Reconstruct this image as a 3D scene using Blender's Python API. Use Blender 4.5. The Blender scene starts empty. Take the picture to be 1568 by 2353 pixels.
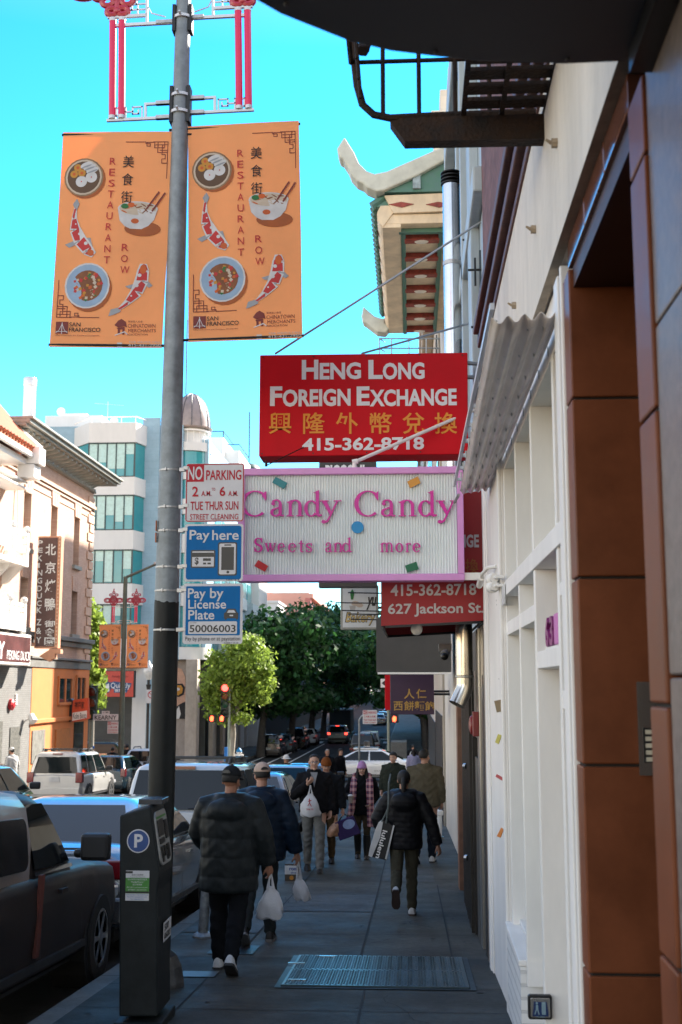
import bpy, math, random
from mathutils import Vector, Matrix
R_ = math.radians
random.seed(11)
scene = bpy.context.scene
COL = scene.collection

# ------------------------------------------------------------------ camera
F, PITCH, YAW, ZC = 2700.0, R_(8.43), R_(3.41), 1.6      # focal length in units of a 1568 px wide picture
cam_d = bpy.data.cameras.new('camera')
cam_d.sensor_fit = 'HORIZONTAL'; cam_d.sensor_width = 36.0
cam_d.lens = F / 1568.0 * 36.0
cam_d.clip_start = 0.05; cam_d.clip_end = 3000
cam_d.dof.use_dof = True; cam_d.dof.focus_distance = 11.5; cam_d.dof.aperture_fstop = 6.3
cam = bpy.data.objects.new('camera', cam_d); COL.objects.link(cam)
cam.location = (0, 0, ZC)
cam.rotation_euler = (math.pi/2 + PITCH, 0, YAW)
scene.camera = cam

# ------------------------------------------------------------------ sky and sun
SUN_AZ, SUN_EL = R_(41.0), R_(37.0)          # azimuth of the sun clockwise from the street direction (+Y)
world = bpy.data.worlds.new('World'); scene.world = world
world.use_nodes = True
wn = world.node_tree.nodes; wl = world.node_tree.links
for n in list(wn): wn.remove(n)
wo = wn.new('ShaderNodeOutputWorld'); bg = wn.new('ShaderNodeBackground')
sky = wn.new('ShaderNodeTexSky'); sky.sky_type = 'NISHITA'; sky.sun_disc = False
sky.sun_elevation = SUN_EL; sky.sun_rotation = SUN_AZ
sky.air_density = 1.0; sky.dust_density = 0.6; sky.ozone_density = 1.2
tint = wn.new('ShaderNodeMix'); tint.data_type = 'RGBA'; tint.blend_type = 'MULTIPLY'
tint.inputs[0].default_value = 1.0
tc_w = wn.new('ShaderNodeTexCoord'); sp_w = wn.new('ShaderNodeSeparateXYZ'); rp_w = wn.new('ShaderNodeValToRGB')
wl.new(tc_w.outputs['Generated'], sp_w.inputs[0]); wl.new(sp_w.outputs[2], rp_w.inputs[0])
ew = rp_w.color_ramp.elements
ew[0].position = .04; ew[0].color = (.36, .72, .85, 1)
ew[1].position = .85; ew[1].color = (1.0, .86, .72, 1)
em = ew.new(.30); em.color = (.15, .67, .93, 1)
em = ew.new(.5); em.color = (.10, .60, .98, 1)
mr_w = wn.new('ShaderNodeMapRange'); mr_w.interpolation_type = 'SMOOTHSTEP'
mr_w.inputs[1].default_value = .30; mr_w.inputs[2].default_value = .72
wl.new(sp_w.outputs[1], mr_w.inputs[0])
mx_w = wn.new('ShaderNodeMix'); mx_w.data_type = 'RGBA'; mx_w.inputs[6].default_value = (1.48, 1.07, .80, 1)
wl.new(mr_w.outputs[0], mx_w.inputs[0]); wl.new(rp_w.outputs[0], mx_w.inputs[7]); 
rz_w = wn.new('ShaderNodeMapRange'); rz_w.interpolation_type = 'SMOOTHSTEP'; rz_w.inputs[1].default_value = .80; rz_w.inputs[2].default_value = .97
wl.new(sp_w.outputs[2], rz_w.inputs[0])
mz_w = wn.new('ShaderNodeMix'); mz_w.data_type = 'RGBA'; mz_w.inputs[7].default_value = (.22, .58, .76, 1)
wl.new(rz_w.outputs[0], mz_w.inputs[0]); wl.new(mx_w.outputs[2], mz_w.inputs[6]); wl.new(mz_w.outputs[2], tint.inputs[7])
wl.new(sky.outputs[0], tint.inputs[6]); wl.new(tint.outputs[2], bg.inputs[0])
bg.inputs[1].default_value = 0.14
wl.new(bg.outputs[0], wo.inputs[0])
sun_d = bpy.data.lights.new('sun', 'SUN'); sun_d.energy = 5.0; sun_d.angle = R_(0.5); sun_d.color = (1.0, 0.91, 0.79)
sun = bpy.data.objects.new('sun', sun_d); COL.objects.link(sun)
SUN_DIR = Vector((math.sin(SUN_AZ)*math.cos(SUN_EL), math.cos(SUN_AZ)*math.cos(SUN_EL), math.sin(SUN_EL)))
sun.rotation_euler = SUN_DIR.to_track_quat('Z', 'Y').to_euler()
scene.view_settings.view_transform = 'Standard'; scene.view_settings.look = 'None'
scene.view_settings.gamma = 1.0; scene.view_settings.exposure = 1.95
scene.cycles.max_bounces = 8; scene.cycles.diffuse_bounces = 4; scene.cycles.glossy_bounces = 4
scene.cycles.transparent_max_bounces = 12

# ------------------------------------------------------------------ picture units to points in the place
_cp, _sp, _cy, _sy = math.cos(PITCH), math.sin(PITCH), math.cos(YAW), math.sin(YAW)
C_R = Vector((_cy, _sy, 0)); C_F = Vector((-_sy*_cp, _cy*_cp, _sp)); C_U = C_R.cross(C_F)
C_O = Vector((0, 0, ZC))
def ray(px, py): return C_F + C_R*((px-784)/F) - C_U*((py-1176.5)/F)
def atY(px, py, Y): d = ray(px, py); return C_O + d*(Y/d.y)
def atX(px, py, X): d = ray(px, py); return C_O + d*(X/d.x)
def atZ(px, py, Z): d = ray(px, py); return C_O + d*((Z-ZC)/d.z)
PROF = [(-40, 2.8), (0, 0), (10, -.70), (17, -1.15), (40, -2.25), (64, -3.12), (90, -3.5), (114, -3.65), (150, -3.65), (250, -3.0), (400, -.5), (700, 4), (1500, 4)]
def g(y):
    for (a, b), (c, d) in zip(PROF, PROF[1:]):
        if y <= c: return b + (d-b)*(y-a)/(c-a)
    return PROF[-1][1]
KERB = 0.14
def gr(y): return g(y) - KERB        # road level

# ------------------------------------------------------------------ mesh builder
def org(p):
    v = Vector((0, 0, 0))
    while p is not None:
        v = v + p.location; p = p.parent
    return v
class MB:
    def __init__(s): s.v = []; s.f = []; s.m = []; s.cm = 0
    def mat(s, i): s.cm = i; return s
    def add(s, vs, fs):
        o = len(s.v); s.v += [tuple(v) for v in vs]
        s.f += [tuple(o+i for i in f) for f in fs]; s.m += [s.cm]*len(fs); return s
    def quad(s, a, b, c, d): return s.add([a, b, c, d], [(0, 1, 2, 3)])
    def box(s, x0, x1, y0, y1, z0, z1):
        vs = [(x, y, z) for z in (z0, z1) for y in (y0, y1) for x in (x0, x1)]
        return s.add(vs, [(0, 2, 3, 1), (4, 5, 7, 6), (0, 1, 5, 4), (2, 6, 7, 3), (0, 4, 6, 2), (1, 3, 7, 5)])
    def obox(s, fr, u0, u1, v0, v1, n0, n1):      # box in a frame (o,u,v,n)
        o, u, v, n = fr
        P = [o + u*a + v*b + n*c for c in (n0, n1) for b in (v0, v1) for a in (u0, u1)]
        return s.add(P, [(0, 2, 3, 1), (4, 5, 7, 6), (0, 1, 5, 4), (2, 6, 7, 3), (0, 4, 6, 2), (1, 3, 7, 5)])
    def prism(s, fr, poly, n0, n1):
        o, u, v, n = fr; k = len(poly)
        P = [o + u*a + v*b + n*c for c in (n0, n1) for a, b in poly]
        return s.add(P, [tuple(range(k))[::-1], tuple(range(k, 2*k))] + [(i, (i+1) % k, k+(i+1) % k, k+i) for i in range(k)])
    def tube(s, pts, r, n=8, cap=True, sx=None):
        pts = [Vector(p) for p in pts]
        rs = r if isinstance(r, (list, tuple)) else [r]*len(pts)
        rings = []; prev = None
        for i, p in enumerate(pts):
            t = (pts[min(i+1, len(pts)-1)] - pts[max(i-1, 0)])
            t = t.normalized() if t.length > 1e-9 else Vector((0, 0, 1))
            if prev is None:
                a = Vector((0, 0, 1)) if abs(t.z) < .9 else Vector((1, 0, 0))
                prev = (a - t*a.dot(t)).normalized()
            else:
                prev = (prev - t*prev.dot(t)); prev = prev.normalized() if prev.length > 1e-6 else t.orthogonal().normalized()
            b = t.cross(prev)
            rings.append([p + (prev*math.cos(2*math.pi*k/n) + b*math.sin(2*math.pi*k/n))*rs[i] for k in range(n)])
        return s.loft(rings, cap)
    def loft(s, rings, cap=True, closed=True):
        n = len(rings[0]); vs = [p for r in rings for p in r]; fs = []
        for i in range(len(rings)-1):
            for k in range(n if closed else n-1):
                fs.append((i*n+k, i*n+(k+1) % n, (i+1)*n+(k+1) % n, (i+1)*n+k))
        if cap: fs += [tuple(range(n))[::-1], tuple(range((len(rings)-1)*n, len(rings)*n))]
        return s.add(vs, fs)
    def lathe(s, prof, c=(0, 0, 0), n=16, axis=None):   # prof: (r, z) list
        c = Vector(c); A = axis or (Vector((1, 0, 0)), Vector((0, 1, 0)), Vector((0, 0, 1)))
        rings = [[c + (A[0]*math.cos(2*math.pi*k/n) + A[1]*math.sin(2*math.pi*k/n))*max(r, 1e-4) + A[2]*z for k in range(n)] for r, z in prof]
        return s.loft(rings)
    def ball(s, c, rx, ry=None, rz=None, n=12, m=8, rot=None):
        ry = ry or rx; rz = rz or rx; c = Vector(c)
        rings = []
        for i in range(m+1):
            a = math.pi*i/m; q = max(math.sin(a), 1e-3)
            ring = []
            for k in range(n):
                p = Vector((rx*q*math.cos(2*math.pi*k/n), ry*q*math.sin(2*math.pi*k/n), -rz*math.cos(a)))
                if rot is not None: p = rot @ p
                ring.append(c + p)
            rings.append(ring)
        return s.loft(rings)
    def disc(s, fr, u, v, r, n0, n1, n=24, ry=None, a0=0):
        ry = ry or r
        return s.prism(fr, [(u + r*math.cos(2*math.pi*k/n+a0), v + ry*math.sin(2*math.pi*k/n+a0)) for k in range(n)], n0, n1)
    def build(s, name, mats, parent=None, smooth=False, bevel=0, raw=False, seg=2):
        me = bpy.data.meshes.new(name)
        o = Vector((0, 0, 0)) if raw or parent is None else org(parent)
        me.from_pydata([(a-o.x, b-o.y, c-o.z) for a, b, c in s.v], [], s.f)
        if not isinstance(mats, (list, tuple)): mats = [mats]
        for m in mats: me.materials.append(m)
        if len(mats) > 1: me.polygons.foreach_set('material_index', s.m)
        if smooth: me.polygons.foreach_set('use_smooth', [True]*len(me.polygons))
        me.update()
        ob = bpy.data.objects.new(name, me); COL.objects.link(ob)
        if parent is not None: ob.parent = parent
        if bevel:
            b = ob.modifiers.new('bevel', 'BEVEL'); b.width = bevel; b.segments = seg; b.limit_method = 'ANGLE'; b.angle_limit = R_(35)
        if smooth:
            try: me.set_sharp_from_angle(angle=R_(42))
            except Exception: pass
        return ob
def tag(o, label, cat, group=None):
    o['label'] = label; o['category'] = cat
    if group: o['group'] = group
    return o
def thing(name, label, cat, loc=(0, 0, 0), rz=0, group=None):
    o = bpy.data.objects.new(name, None); COL.objects.link(o)
    o.empty_display_size = .2; o.location = loc; o.rotation_euler = (0, 0, rz)
    return tag(o, label, cat, group)
def struct(o, kind='structure'): o['kind'] = kind; return o
def children(o): return [c for c in bpy.data.objects if c.parent == o]
def copy_tree(o, parent=None):
    c = o.copy(); COL.objects.link(c)
    if parent is not None: c.parent = parent
    for ch in list(o.children): copy_tree(ch, c)
    return c
VX, VY, VZ = Vector((1, 0, 0)), Vector((0, 1, 0)), Vector((0, 0, 1))
def fr_front(Y): return (Vector((0, Y, 0)), VX, VZ, -VY)          # faces the camera side; u = X, v = Z
def fr_left(X): return (Vector((X, 0, 0)), VY, VZ, VX)            # facade on the left of the street, u = Y
def fr_right(X): return (Vector((X, 0, 0)), -VY, VZ, -VX)         # facade on the right, u = -Y
def fr_up(z, o=(0, 0)): return (Vector((o[0], o[1], z)), VX, VY, VZ)
def pbox(x0, y0, x1, y1, Y):
    a, b, c, d = atY(x0, y0, Y), atY(x1, y0, Y), atY(x0, y1, Y), atY(x1, y1, Y)
    return ((a.x+c.x)/2, (c.z+d.z)/2, (b.x+d.x)/2, (a.z+b.z)/2)
def rrect(u0, v0, u1, v1, r, n=4):
    P = []
    for cx, cy, a in ((u1-r, v1-r, 0), (u0+r, v1-r, 90), (u0+r, v0+r, 180), (u1-r, v0+r, 270)):
        for k in range(n+1):
            t = R_(a + 90*k/n); P.append((cx + r*math.cos(t), cy + r*math.sin(t)))
    return P

# ------------------------------------------------------------------ lettering
_TC = {}
def glyphs(txt, bold, spacing=1.0, shear=0.0):
    key = (txt, bold, spacing, shear)
    if key not in _TC:
        cu = bpy.data.curves.new('lettering', 'FONT'); cu.body = txt; cu.offset = bold; cu.size = 1.0
        cu.space_character = spacing; cu.shear = shear; cu.resolution_u = 3; cu.fill_mode = 'FRONT'
        ob = bpy.data.objects.new('lettering', cu); COL.objects.link(ob)
        dg = bpy.context.evaluated_depsgraph_get()
        me = bpy.data.meshes.new_from_object(ob.evaluated_get(dg))
        vs = [(v.co.x, v.co.y) for v in me.vertices]; fs = [tuple(p.vertices) for p in me.polygons]
        bpy.data.objects.remove(ob); bpy.data.curves.remove(cu); bpy.data.meshes.remove(me)
        _TC[key] = (vs, fs)
    return _TC[key]
def text(mb, txt, fr, box, n=0.002, bold=0.0, keep=None, spacing=1.0, shear=0.0, skew=0.0):
    vs, fs = glyphs(txt, bold, spacing, shear)
    if not vs: return
    x0 = min(v[0] for v in vs); x1 = max(v[0] for v in vs); y0 = min(v[1] for v in vs); y1 = max(v[1] for v in vs)
    u0, v0, u1, v1 = box
    su = (u1-u0)/max(x1-x0, 1e-6); sv = (v1-v0)/max(y1-y0, 1e-6)
    if keep == 'h':
        su = sv; um = (u0+u1)/2; u0 = um - su*(x1-x0)/2
    elif keep == 'w':
        sv = su; vm = (v0+v1)/2; v0 = vm - sv*(y1-y0)/2
    o, u, v, nn = fr
    P = [o + u*(u0 + (x-x0)*su) + v*(v0 + (y-y0)*sv + skew*(x-x0)*su) + nn*n for x, y in vs]
    mb.add(P, fs)
def column(mb, txt, fr, u, w, v_top, v_bot, n=.002, bold=0.0, fill=.8):
    k = len(txt); h = (v_top-v_bot)/k
    for i, ch in enumerate(txt):
        if ch == ' ': continue
        vm = v_top - h*(i+.5)
        text(mb, ch, fr, (u-w/2, vm-h*fill/2, u+w/2, vm+h*fill/2), n, bold)

# ------------------------------------------------------------------ materials
MT = {}
def mat(name, col, rough=.6, metal=0.0, var=.12, scale=6.0, bump=0.0, coat=0.0, spec=.5, emit=None, estr=1.0, streak=0.0, rvar=.1, dirt=None, detail=5.0, trans=0.0):
    if name in MT: return MT[name]
    m = bpy.data.materials.new(name); m.use_nodes = True
    nt = m.node_tree; N = nt.nodes; L = nt.links; b = N['Principled BSDF']
    b.inputs['Roughness'].default_value = rough; b.inputs['Metallic'].default_value = metal
    b.inputs['Specular IOR Level'].default_value = spec
    b.inputs['Coat Weight'].default_value = coat; b.inputs['Coat Roughness'].default_value = .06
    c = (col[0], col[1], col[2], 1)
    tc = N.new('ShaderNodeTexCoord'); nz = N.new('ShaderNodeTexNoise')
    nz.inputs['Scale'].default_value = scale; nz.inputs['Detail'].default_value = detail; nz.inputs['Roughness'].default_value = .65
    if streak:
        mp = N.new('ShaderNodeMapping'); mp.inputs['Scale'].default_value = (1, 1, streak); L.new(tc.outputs['Object'], mp.inputs[0]); L.new(mp.outputs[0], nz.inputs['Vector'])
    else: L.new(tc.outputs['Object'], nz.inputs['Vector'])
    rp = N.new('ShaderNodeValToRGB'); e = rp.color_ramp.elements
    e[0].position = .3; e[1].position = .7
    lo = [max(0, x*(1-var*1.3)) for x in col]; hi = [min(1, x*(1+var)) for x in col]
    if dirt: lo = list(dirt)
    e[0].color = (*lo, 1); e[1].color = (*hi, 1)
    L.new(nz.outputs[0], rp.inputs[0]); L.new(rp.outputs[0], b.inputs['Base Color'])
    if rvar:
        mr = N.new('ShaderNodeMapRange'); mr.inputs[3].default_value = max(.02, rough-rvar); mr.inputs[4].default_value = min(1, rough+rvar)
        L.new(nz.outputs[0], mr.inputs[0]); L.new(mr.outputs[0], b.inputs['Roughness'])
    if bump:
        bp = N.new('ShaderNodeBump'); bp.inputs['Strength'].default_value = bump; bp.inputs['Distance'].default_value = .02
        n2 = N.new('ShaderNodeTexNoise'); n2.inputs['Scale'].default_value = scale*6; n2.inputs['Detail'].default_value = 4
        L.new(tc.outputs['Object'], n2.inputs['Vector']); L.new(n2.outputs[0], bp.inputs['Height']); L.new(bp.outputs[0], b.inputs['Normal'])
    if emit:
        b.inputs['Emission Color'].default_value = (*emit, 1); b.inputs['Emission Strength'].default_value = estr
    if trans:
        out = N['Material Output']; tr = N.new('ShaderNodeBsdfTranslucent'); mx = N.new('ShaderNodeMixShader')
        L.new(rp.outputs[0], tr.inputs[0]); mx.inputs[0].default_value = trans
        L.new(b.outputs[0], mx.inputs[1]); L.new(tr.outputs[0], mx.inputs[2]); L.new(mx.outputs[0], out.inputs[0])
    MT[name] = m; return m
def brick_mat(name, c1, c2, mortar, axis='YZ', bw=.22, bh=.075, rough=.85, ms=.012, bump=.4, offs=.5, var=.3, spec=.3):
    m = bpy.data.materials.new(name); m.use_nodes = True
    nt = m.node_tree; N = nt.nodes; L = nt.links; b = N['Principled BSDF']; b.inputs['Roughness'].default_value = rough
    b.inputs['Specular IOR Level'].default_value = spec
    tc = N.new('ShaderNodeTexCoord'); sp = N.new('ShaderNodeSeparateXYZ'); cb = N.new('ShaderNodeCombineXYZ')
    L.new(tc.outputs['Object'], sp.inputs[0])
    L.new(sp.outputs['XYZ'.index(axis[0])], cb.inputs[0]); L.new(sp.outputs['XYZ'.index(axis[1])], cb.inputs[1])
    br = N.new('ShaderNodeTexBrick'); br.inputs['Scale'].default_value = 1.0; br.offset = offs
    br.inputs['Brick Width'].default_value = bw; br.inputs['Row Height'].default_value = bh; br.inputs['Mortar Size'].default_value = ms
    br.inputs['Color1'].default_value = (*c1, 1); br.inputs['Color2'].default_value = (*c2, 1); br.inputs['Mortar'].default_value = (*mortar, 1)
    L.new(cb.outputs[0], br.inputs['Vector'])
    nz = N.new('ShaderNodeTexNoise'); nz.inputs['Scale'].default_value = 1.7; nz.inputs['Detail'].default_value = 6; nz.inputs['Roughness'].default_value = .7
    L.new(tc.outputs['Object'], nz.inputs['Vector'])
    mr = N.new('ShaderNodeMapRange'); mr.inputs[1].default_value = .3; mr.inputs[2].default_value = .7; mr.inputs[3].default_value = 1-var; mr.inputs[4].default_value = 1+var*.5
    L.new(nz.outputs[0], mr.inputs[0])
    mx = N.new('ShaderNodeMix'); mx.data_type = 'RGBA'; mx.blend_type = 'MULTIPLY'; mx.inputs[0].default_value = 1
    L.new(br.outputs[0], mx.inputs[6]); L.new(mr.outputs[0], mx.inputs[7]); L.new(mx.outputs[2], b.inputs['Base Color'])
    bp = N.new('ShaderNodeBump'); bp.inputs['Strength'].default_value = bump; bp.inputs['Distance'].default_value = .01; bp.invert = True
    L.new(br.outputs['Fac'], bp.inputs['Height']); L.new(bp.outputs[0], b.inputs['Normal'])
    MT[name] = m; return m
def ground_mat(name, col, joints=None, scale=1.2, rough=.75, var=.35, spots=True, spec=.4):
    m = bpy.data.materials.new(name); m.use_nodes = True
    nt = m.node_tree; N = nt.nodes; L = nt.links; b = N['Principled BSDF']; b.inputs['Roughness'].default_value = rough
    b.inputs['Specular IOR Level'].default_value = spec
    tc = N.new('ShaderNodeTexCoord')
    def noise(s, d=6, r=.65):
        n = N.new('ShaderNodeTexNoise'); n.inputs['Scale'].default_value = s; n.inputs['Detail'].default_value = d; n.inputs['Roughness'].default_value = r
        L.new(tc.outputs['Object'], n.inputs['Vector']); return n
    def mul(a, bb):
        x = N.new('ShaderNodeMath'); x.operation = 'MULTIPLY'; L.new(a, x.inputs[0]); L.new(bb, x.inputs[1]); return x.outputs[0]
    def rng(a, lo, hi, o0, o1):
        x = N.new('ShaderNodeMapRange'); x.inputs[1].default_value = lo; x.inputs[2].default_value = hi; x.inputs[3].default_value = o0; x.inputs[4].default_value = o1
        L.new(a, x.inputs[0]); return x.outputs[0]
    f = rng(noise(scale).outputs[0], .3, .7, 1-var, 1+var)
    f = mul(f, rng(noise(scale*22, 3).outputs[0], .3, .7, .82, 1.18))
    f = mul(f, rng(noise(160, 2).outputs[0], .3, .7, .85, 1.15))
    if spots:
        vo = N.new('ShaderNodeTexVoronoi'); vo.inputs['Scale'].default_value = 2.6; L.new(tc.outputs['Object'], vo.inputs['Vector'])
        f = mul(f, rng(vo.outputs['Distance'], .03, .06, .55, 1.0))     # chewing-gum spots
    mx = N.new('ShaderNodeMix'); mx.data_type = 'RGBA'; mx.blend_type = 'MULTIPLY'; mx.inputs[0].default_value = 1
    mx.inputs[6].default_value = (*col, 1); L.new(f, mx.inputs[7]); L.new(mx.outputs[2], b.inputs['Base Color'])
    L.new(rng(noise(scale*1.7).outputs[0], .3, .7, rough-.18, rough+.1), b.inputs['Roughness'])
    bp = N.new('ShaderNodeBump'); bp.inputs['Strength'].default_value = .25; bp.inputs['Distance'].default_value = .01
    L.new(noise(60, 4).outputs[0], bp.inputs['Height']); L.new(bp.outputs[0], b.inputs['Normal'])
    MT[name] = m; return m
def glass(name, col=(.02, .03, .035), rough=.04, spec=.9, metal=0.0):
    return mat(name, col, rough, metal, var=.1, scale=1.5, spec=spec, rvar=.02, coat=.6)
# ================================================================== materials in use
white_p = mat('white_paint', (.83, .80, .76), .5, var=.07, scale=3, bump=.05, streak=.3)
cream_p = mat('cream_stucco', (.66, .60, .52), .8, var=.14, scale=2.2, bump=.2, streak=.35)
tan_p = mat('tan_ledge', (.36, .29, .21), .8, var=.25, scale=5, bump=.2)
dark_m = mat('dark_metal', (.018, .019, .02), .45, .3, var=.4, scale=9)
black_m = mat('black_plastic', (.012, .012, .013), .4, var=.2)
rust_m = mat('rusty_black_iron', (.016, .015, .015), .7, .2, var=.3, scale=9, bump=.5, dirt=(.045, .024, .014), spec=.2)
steel_m = mat('stainless_steel', (.45, .43, .40), .28, .9, var=.15, scale=2, streak=.1)
galv_m = mat('galvanised_steel', (.27, .29, .30), .5, .55, var=.28, scale=16, detail=2)
galv2_m = mat('galvanised_bracket', (.42, .42, .42), .42, .7, var=.2, scale=20)
alu_m = mat('white_aluminium', (.62, .64, .66), .4, .3, var=.08)
brown_tile = mat('brown_glazed_tile', (.175, .054, .022), .42, var=.2, scale=3, coat=.02, bump=.02, spec=.18)
mirror_tile = mat('glossy_lintel_tile', (.20, .07, .04), .12, var=.15, scale=4, coat=.8)
groove_m = mat('dark_joint', (.02, .015, .012), .9, var=.2)
stone_m = mat('polished_stone', (.19, .155, .138), .38, var=.28, scale=26, coat=.03, detail=8, spec=.2)
canopy_m = mat('dark_grey_canopy', (.075, .076, .082), .55, var=.12, scale=3)
brick_y = brick_mat('red_brown_brick', (.17, .075, .062), (.24, .11, .09), (.13, .085, .075), 'YZ', bw=.21, bh=.07, ms=.008)
brown_mould = mat('brown_moulding', (.11, .045, .032), .6, var=.3, scale=8, bump=.2)
whitebrick = brick_mat('white_painted_brick', (.76, .75, .73), (.80, .79, .77), (.6, .59, .58), 'YZ', bw=.6, bh=.075, ms=.01, rough=.5, bump=.8, var=.08)
paleglass = mat('pale_shop_glass', (.40, .43, .40), .07, var=.06, scale=1.2, coat=.8, spec=.7)  # pale base colour stands in for the bright facade reflected in the glass
bluegrey_p = mat('pale_blue_grey_paint', (.40, .47, .50), .6, var=.16, scale=3, streak=.25, bump=.1)
darkshop_m = mat('dark_shopfront', (.022, .022, .021), .5, var=.35, scale=4)
asphalt_m = ground_mat('asphalt', (.022, .023, .024), scale=.5, rough=.85, spots=False, spec=.2)
paving_m = ground_mat('concrete_paving', (.070, .064, .053), scale=.8, rough=.78, var=.5, spec=.22)
paving2_m = ground_mat('dark_concrete_paving', (.043, .040, .033), scale=.9, rough=.75, var=.45, spec=.22)
kerb_m = ground_mat('kerb_concrete', (.12, .11, .095), scale=1.5, rough=.8)
joint_m = mat('paving_joint', (.018, .018, .018), .95, var=.3)
roadwhite = mat('road_paint_white', (.62, .62, .60), .7, var=.18, scale=8)
roadyellow = mat('road_paint_yellow', (.55, .36, .10), .7, var=.2, scale=8)
XF = .65        # the facades on the right stand on this line
XL = -14.2      # and those on the left on this one

# ================================================================== the setting
def strip(mb, x0, x1, ys, h, thick=None):
    for a, b in zip(ys, ys[1:]):
        za, zb = h(a), h(b)
        mb.quad((x0, a, za), (x1, a, za), (x1, b, zb), (x0, b, zb))
def yrange(a, b, extra=(10, 17, 40, 64, 90, 114, 150, 250, 400, 700)):
    return sorted({a, b, *[e for e in extra if a < e < b]})
mb = MB(); strip(mb, -900, 900, yrange(-30, 1500), gr)
road = struct(mb.build('road', asphalt_m))
def pavement(name, x0, x1, y0, y1, m, kx=None):
    mb = MB(); ys = yrange(y0, y1)
    mb.mat(0); strip(mb, x0, x1, ys, g)
    mb.mat(1)
    for a, b in zip(ys, ys[1:]):
        if kx is not None:
            s = 1 if kx == x0 else -1
            e = kx + s*.16
            mb.quad((kx, a, g(a)+.004), (e, a, g(a)+.004), (e, b, g(b)+.004), (kx, b, g(b)+.004))
        for x in (x0, x1):
            mb.quad((x, a, g(a)+.004), (x, b, g(b)+.004), (x, b, gr(b)-.1), (x, a, gr(a)-.1))
    for y in (y0, y1):
        mb.quad((x0, y, g(y)), (x1, y, g(y)), (x1, y, gr(y)-.1), (x0, y, gr(y)-.1))
    return mb
KX = -2.48
mb = pavement('pavement', KX, 30, -25, 54.4, paving_m, KX)
mb.mat(2); strip(mb, KX+.16, XF, yrange(-25, 10.62), lambda y: g(y)+.004)          # the darker slabs in front
mb.mat(3)
def jy(y, x0=KX+.16, x1=XF, w=.012): mb.quad((x0, y-w/2, g(y-w/2)+.008), (x1, y-w/2, g(y-w/2)+.008), (x1, y+w/2, g(y+w/2)+.008), (x0, y+w/2, g(y+w/2)+.008))
for y in (5.9, 7.0, 8.35, 9.25, 10.62, 12.1, 13.9, 15.7, 17.4, 19.2, 21, 23, 25, 27, 30, 33, 36, 40, 44, 48): jy(y)
for x, y0, y1 in ((-1.62, 2, 10.6), (-1.55, 10.6, 40), (-.37, 2, 10.6), (-.47, 10.6, 40), (.33, 10.7, 17)):
    for a, b in zip(yrange(y0, y1), yrange(y0, y1)[1:]):
        mb.quad((x-.007, a, g(a)+.0085), (x+.007, a, g(a)+.0085), (x+.007, b, g(b)+.0085), (x-.007, b, g(b)+.0085))
for y in (6.5, 9.6, 12.7, 15.8, 19, 22): jy(y, KX, KX+.16, .015)
rk = random.Random(9)
for cx, cy, a, n in ((-1.3, 7.2, 1.2, 9), (.1, 8.0, 2.3, 8), (-.9, 11.3, .5, 9), (.2, 12.6, 1.8, 10), (-1.1, 14.4, 2.6, 10), (-.2, 16.4, .9, 9), (-2.0, 9.0, 1.5, 7)):      # hairline cracks
    x, y = cx, cy
    for k in range(n):
        a += rk.uniform(-.7, .7); x2, y2 = x+.13*math.cos(a), y+.13*math.sin(a)
        if not (KX+.2 < x2 < XF-.05): break
        px, py = -math.sin(a)*.0035, math.cos(a)*.0035
        mb.quad((x-px, y-py, g(y)+.0088), (x2-px, y2-py, g(y2)+.0088), (x2+px, y2+py, g(y2)+.0088), (x+px, y+py, g(y)+.0088)); x, y = x2, y2
mb.mat(4)
for cx, cy, r in [(rk.uniform(-2.2, .55), rk.uniform(6, 24), rk.uniform(.012, .03)) for k in range(150)]:      # old gum
    mb.add([(cx+r*math.cos(q*.785)*(1+.2*math.sin(q*2+cx*9)), cy+r*math.sin(q*.785), g(cy+r*math.sin(q*.785))+.0092) for q in range(8)], [tuple(range(8))])
mb.mat(5)
for x0, x1, y0, y1 in ((-1.55, -.47, 13.9, 15.7), (-.47, .3, 17.4, 19.2), (-2.3, -1.55, 12.1, 13.9)): mb.quad((x0, y0, g(y0)+.0045), (x1, y0, g(y0)+.0045), (x1, y1, g(y1)+.0045), (x0, y1, g(y1)+.0045))
struct(mb.build('pavement', [paving_m, kerb_m, paving2_m, joint_m, mat('old_gum', (.014, .014, .014), .8, var=.4), ground_mat('pale_concrete_paving', (.085, .083, .078), scale=1.3, rough=.8, var=.4, spec=.22)]))
mb = pavement('pavement', -70, -12.75, -25, 52, paving_m, -12.75); struct(mb.build('pavement', [paving_m, kerb_m]))
far_pave = ground_mat('sunlit_concrete', (.26, .25, .23), scale=.6, rough=.85, var=.2, spec=.2)  # paler copy of the paving, with the sunlight put into its colour
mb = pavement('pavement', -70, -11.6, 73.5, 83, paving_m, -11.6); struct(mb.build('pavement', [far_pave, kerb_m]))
mb = pavement('pavement', -70, -11.6, 83, 420, paving_m, -11.6); struct(mb.build('pavement', [paving_m, kerb_m]))
mb = pavement('pavement', -2.3, 60, 73.5, 420, paving_m, -2.3); struct(mb.build('pavement', [paving_m, kerb_m]))
# painted markings of the crossings
mb = MB()
def mark(x0, x1, y0, y1):
    mb.quad((x0, y0, gr(y0)+.006), (x1, y0, gr(y0)+.006), (x1, y1, gr(y1)+.006), (x0, y1, gr(y1)+.006))
mb.mat(0)
for k in range(7): mark(-10.6+k*1.3, -9.95+k*1.3, 113.5, 117)
mark(-11.3, -2.5, 122, 123.2)
for x in (-10.9, -9.6, -8.3): mark(x, x+.12, 76, 112)
mb.mat(1)
for k in range(7): mark(-11.4+k*1.25, -10.75+k*1.25, 70.2, 73.2); mark(-11.4+k*1.25, -10.75+k*1.25, 52.2, 55)
struct(mb.build('road_marking', [roadwhite, roadyellow]))

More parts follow.
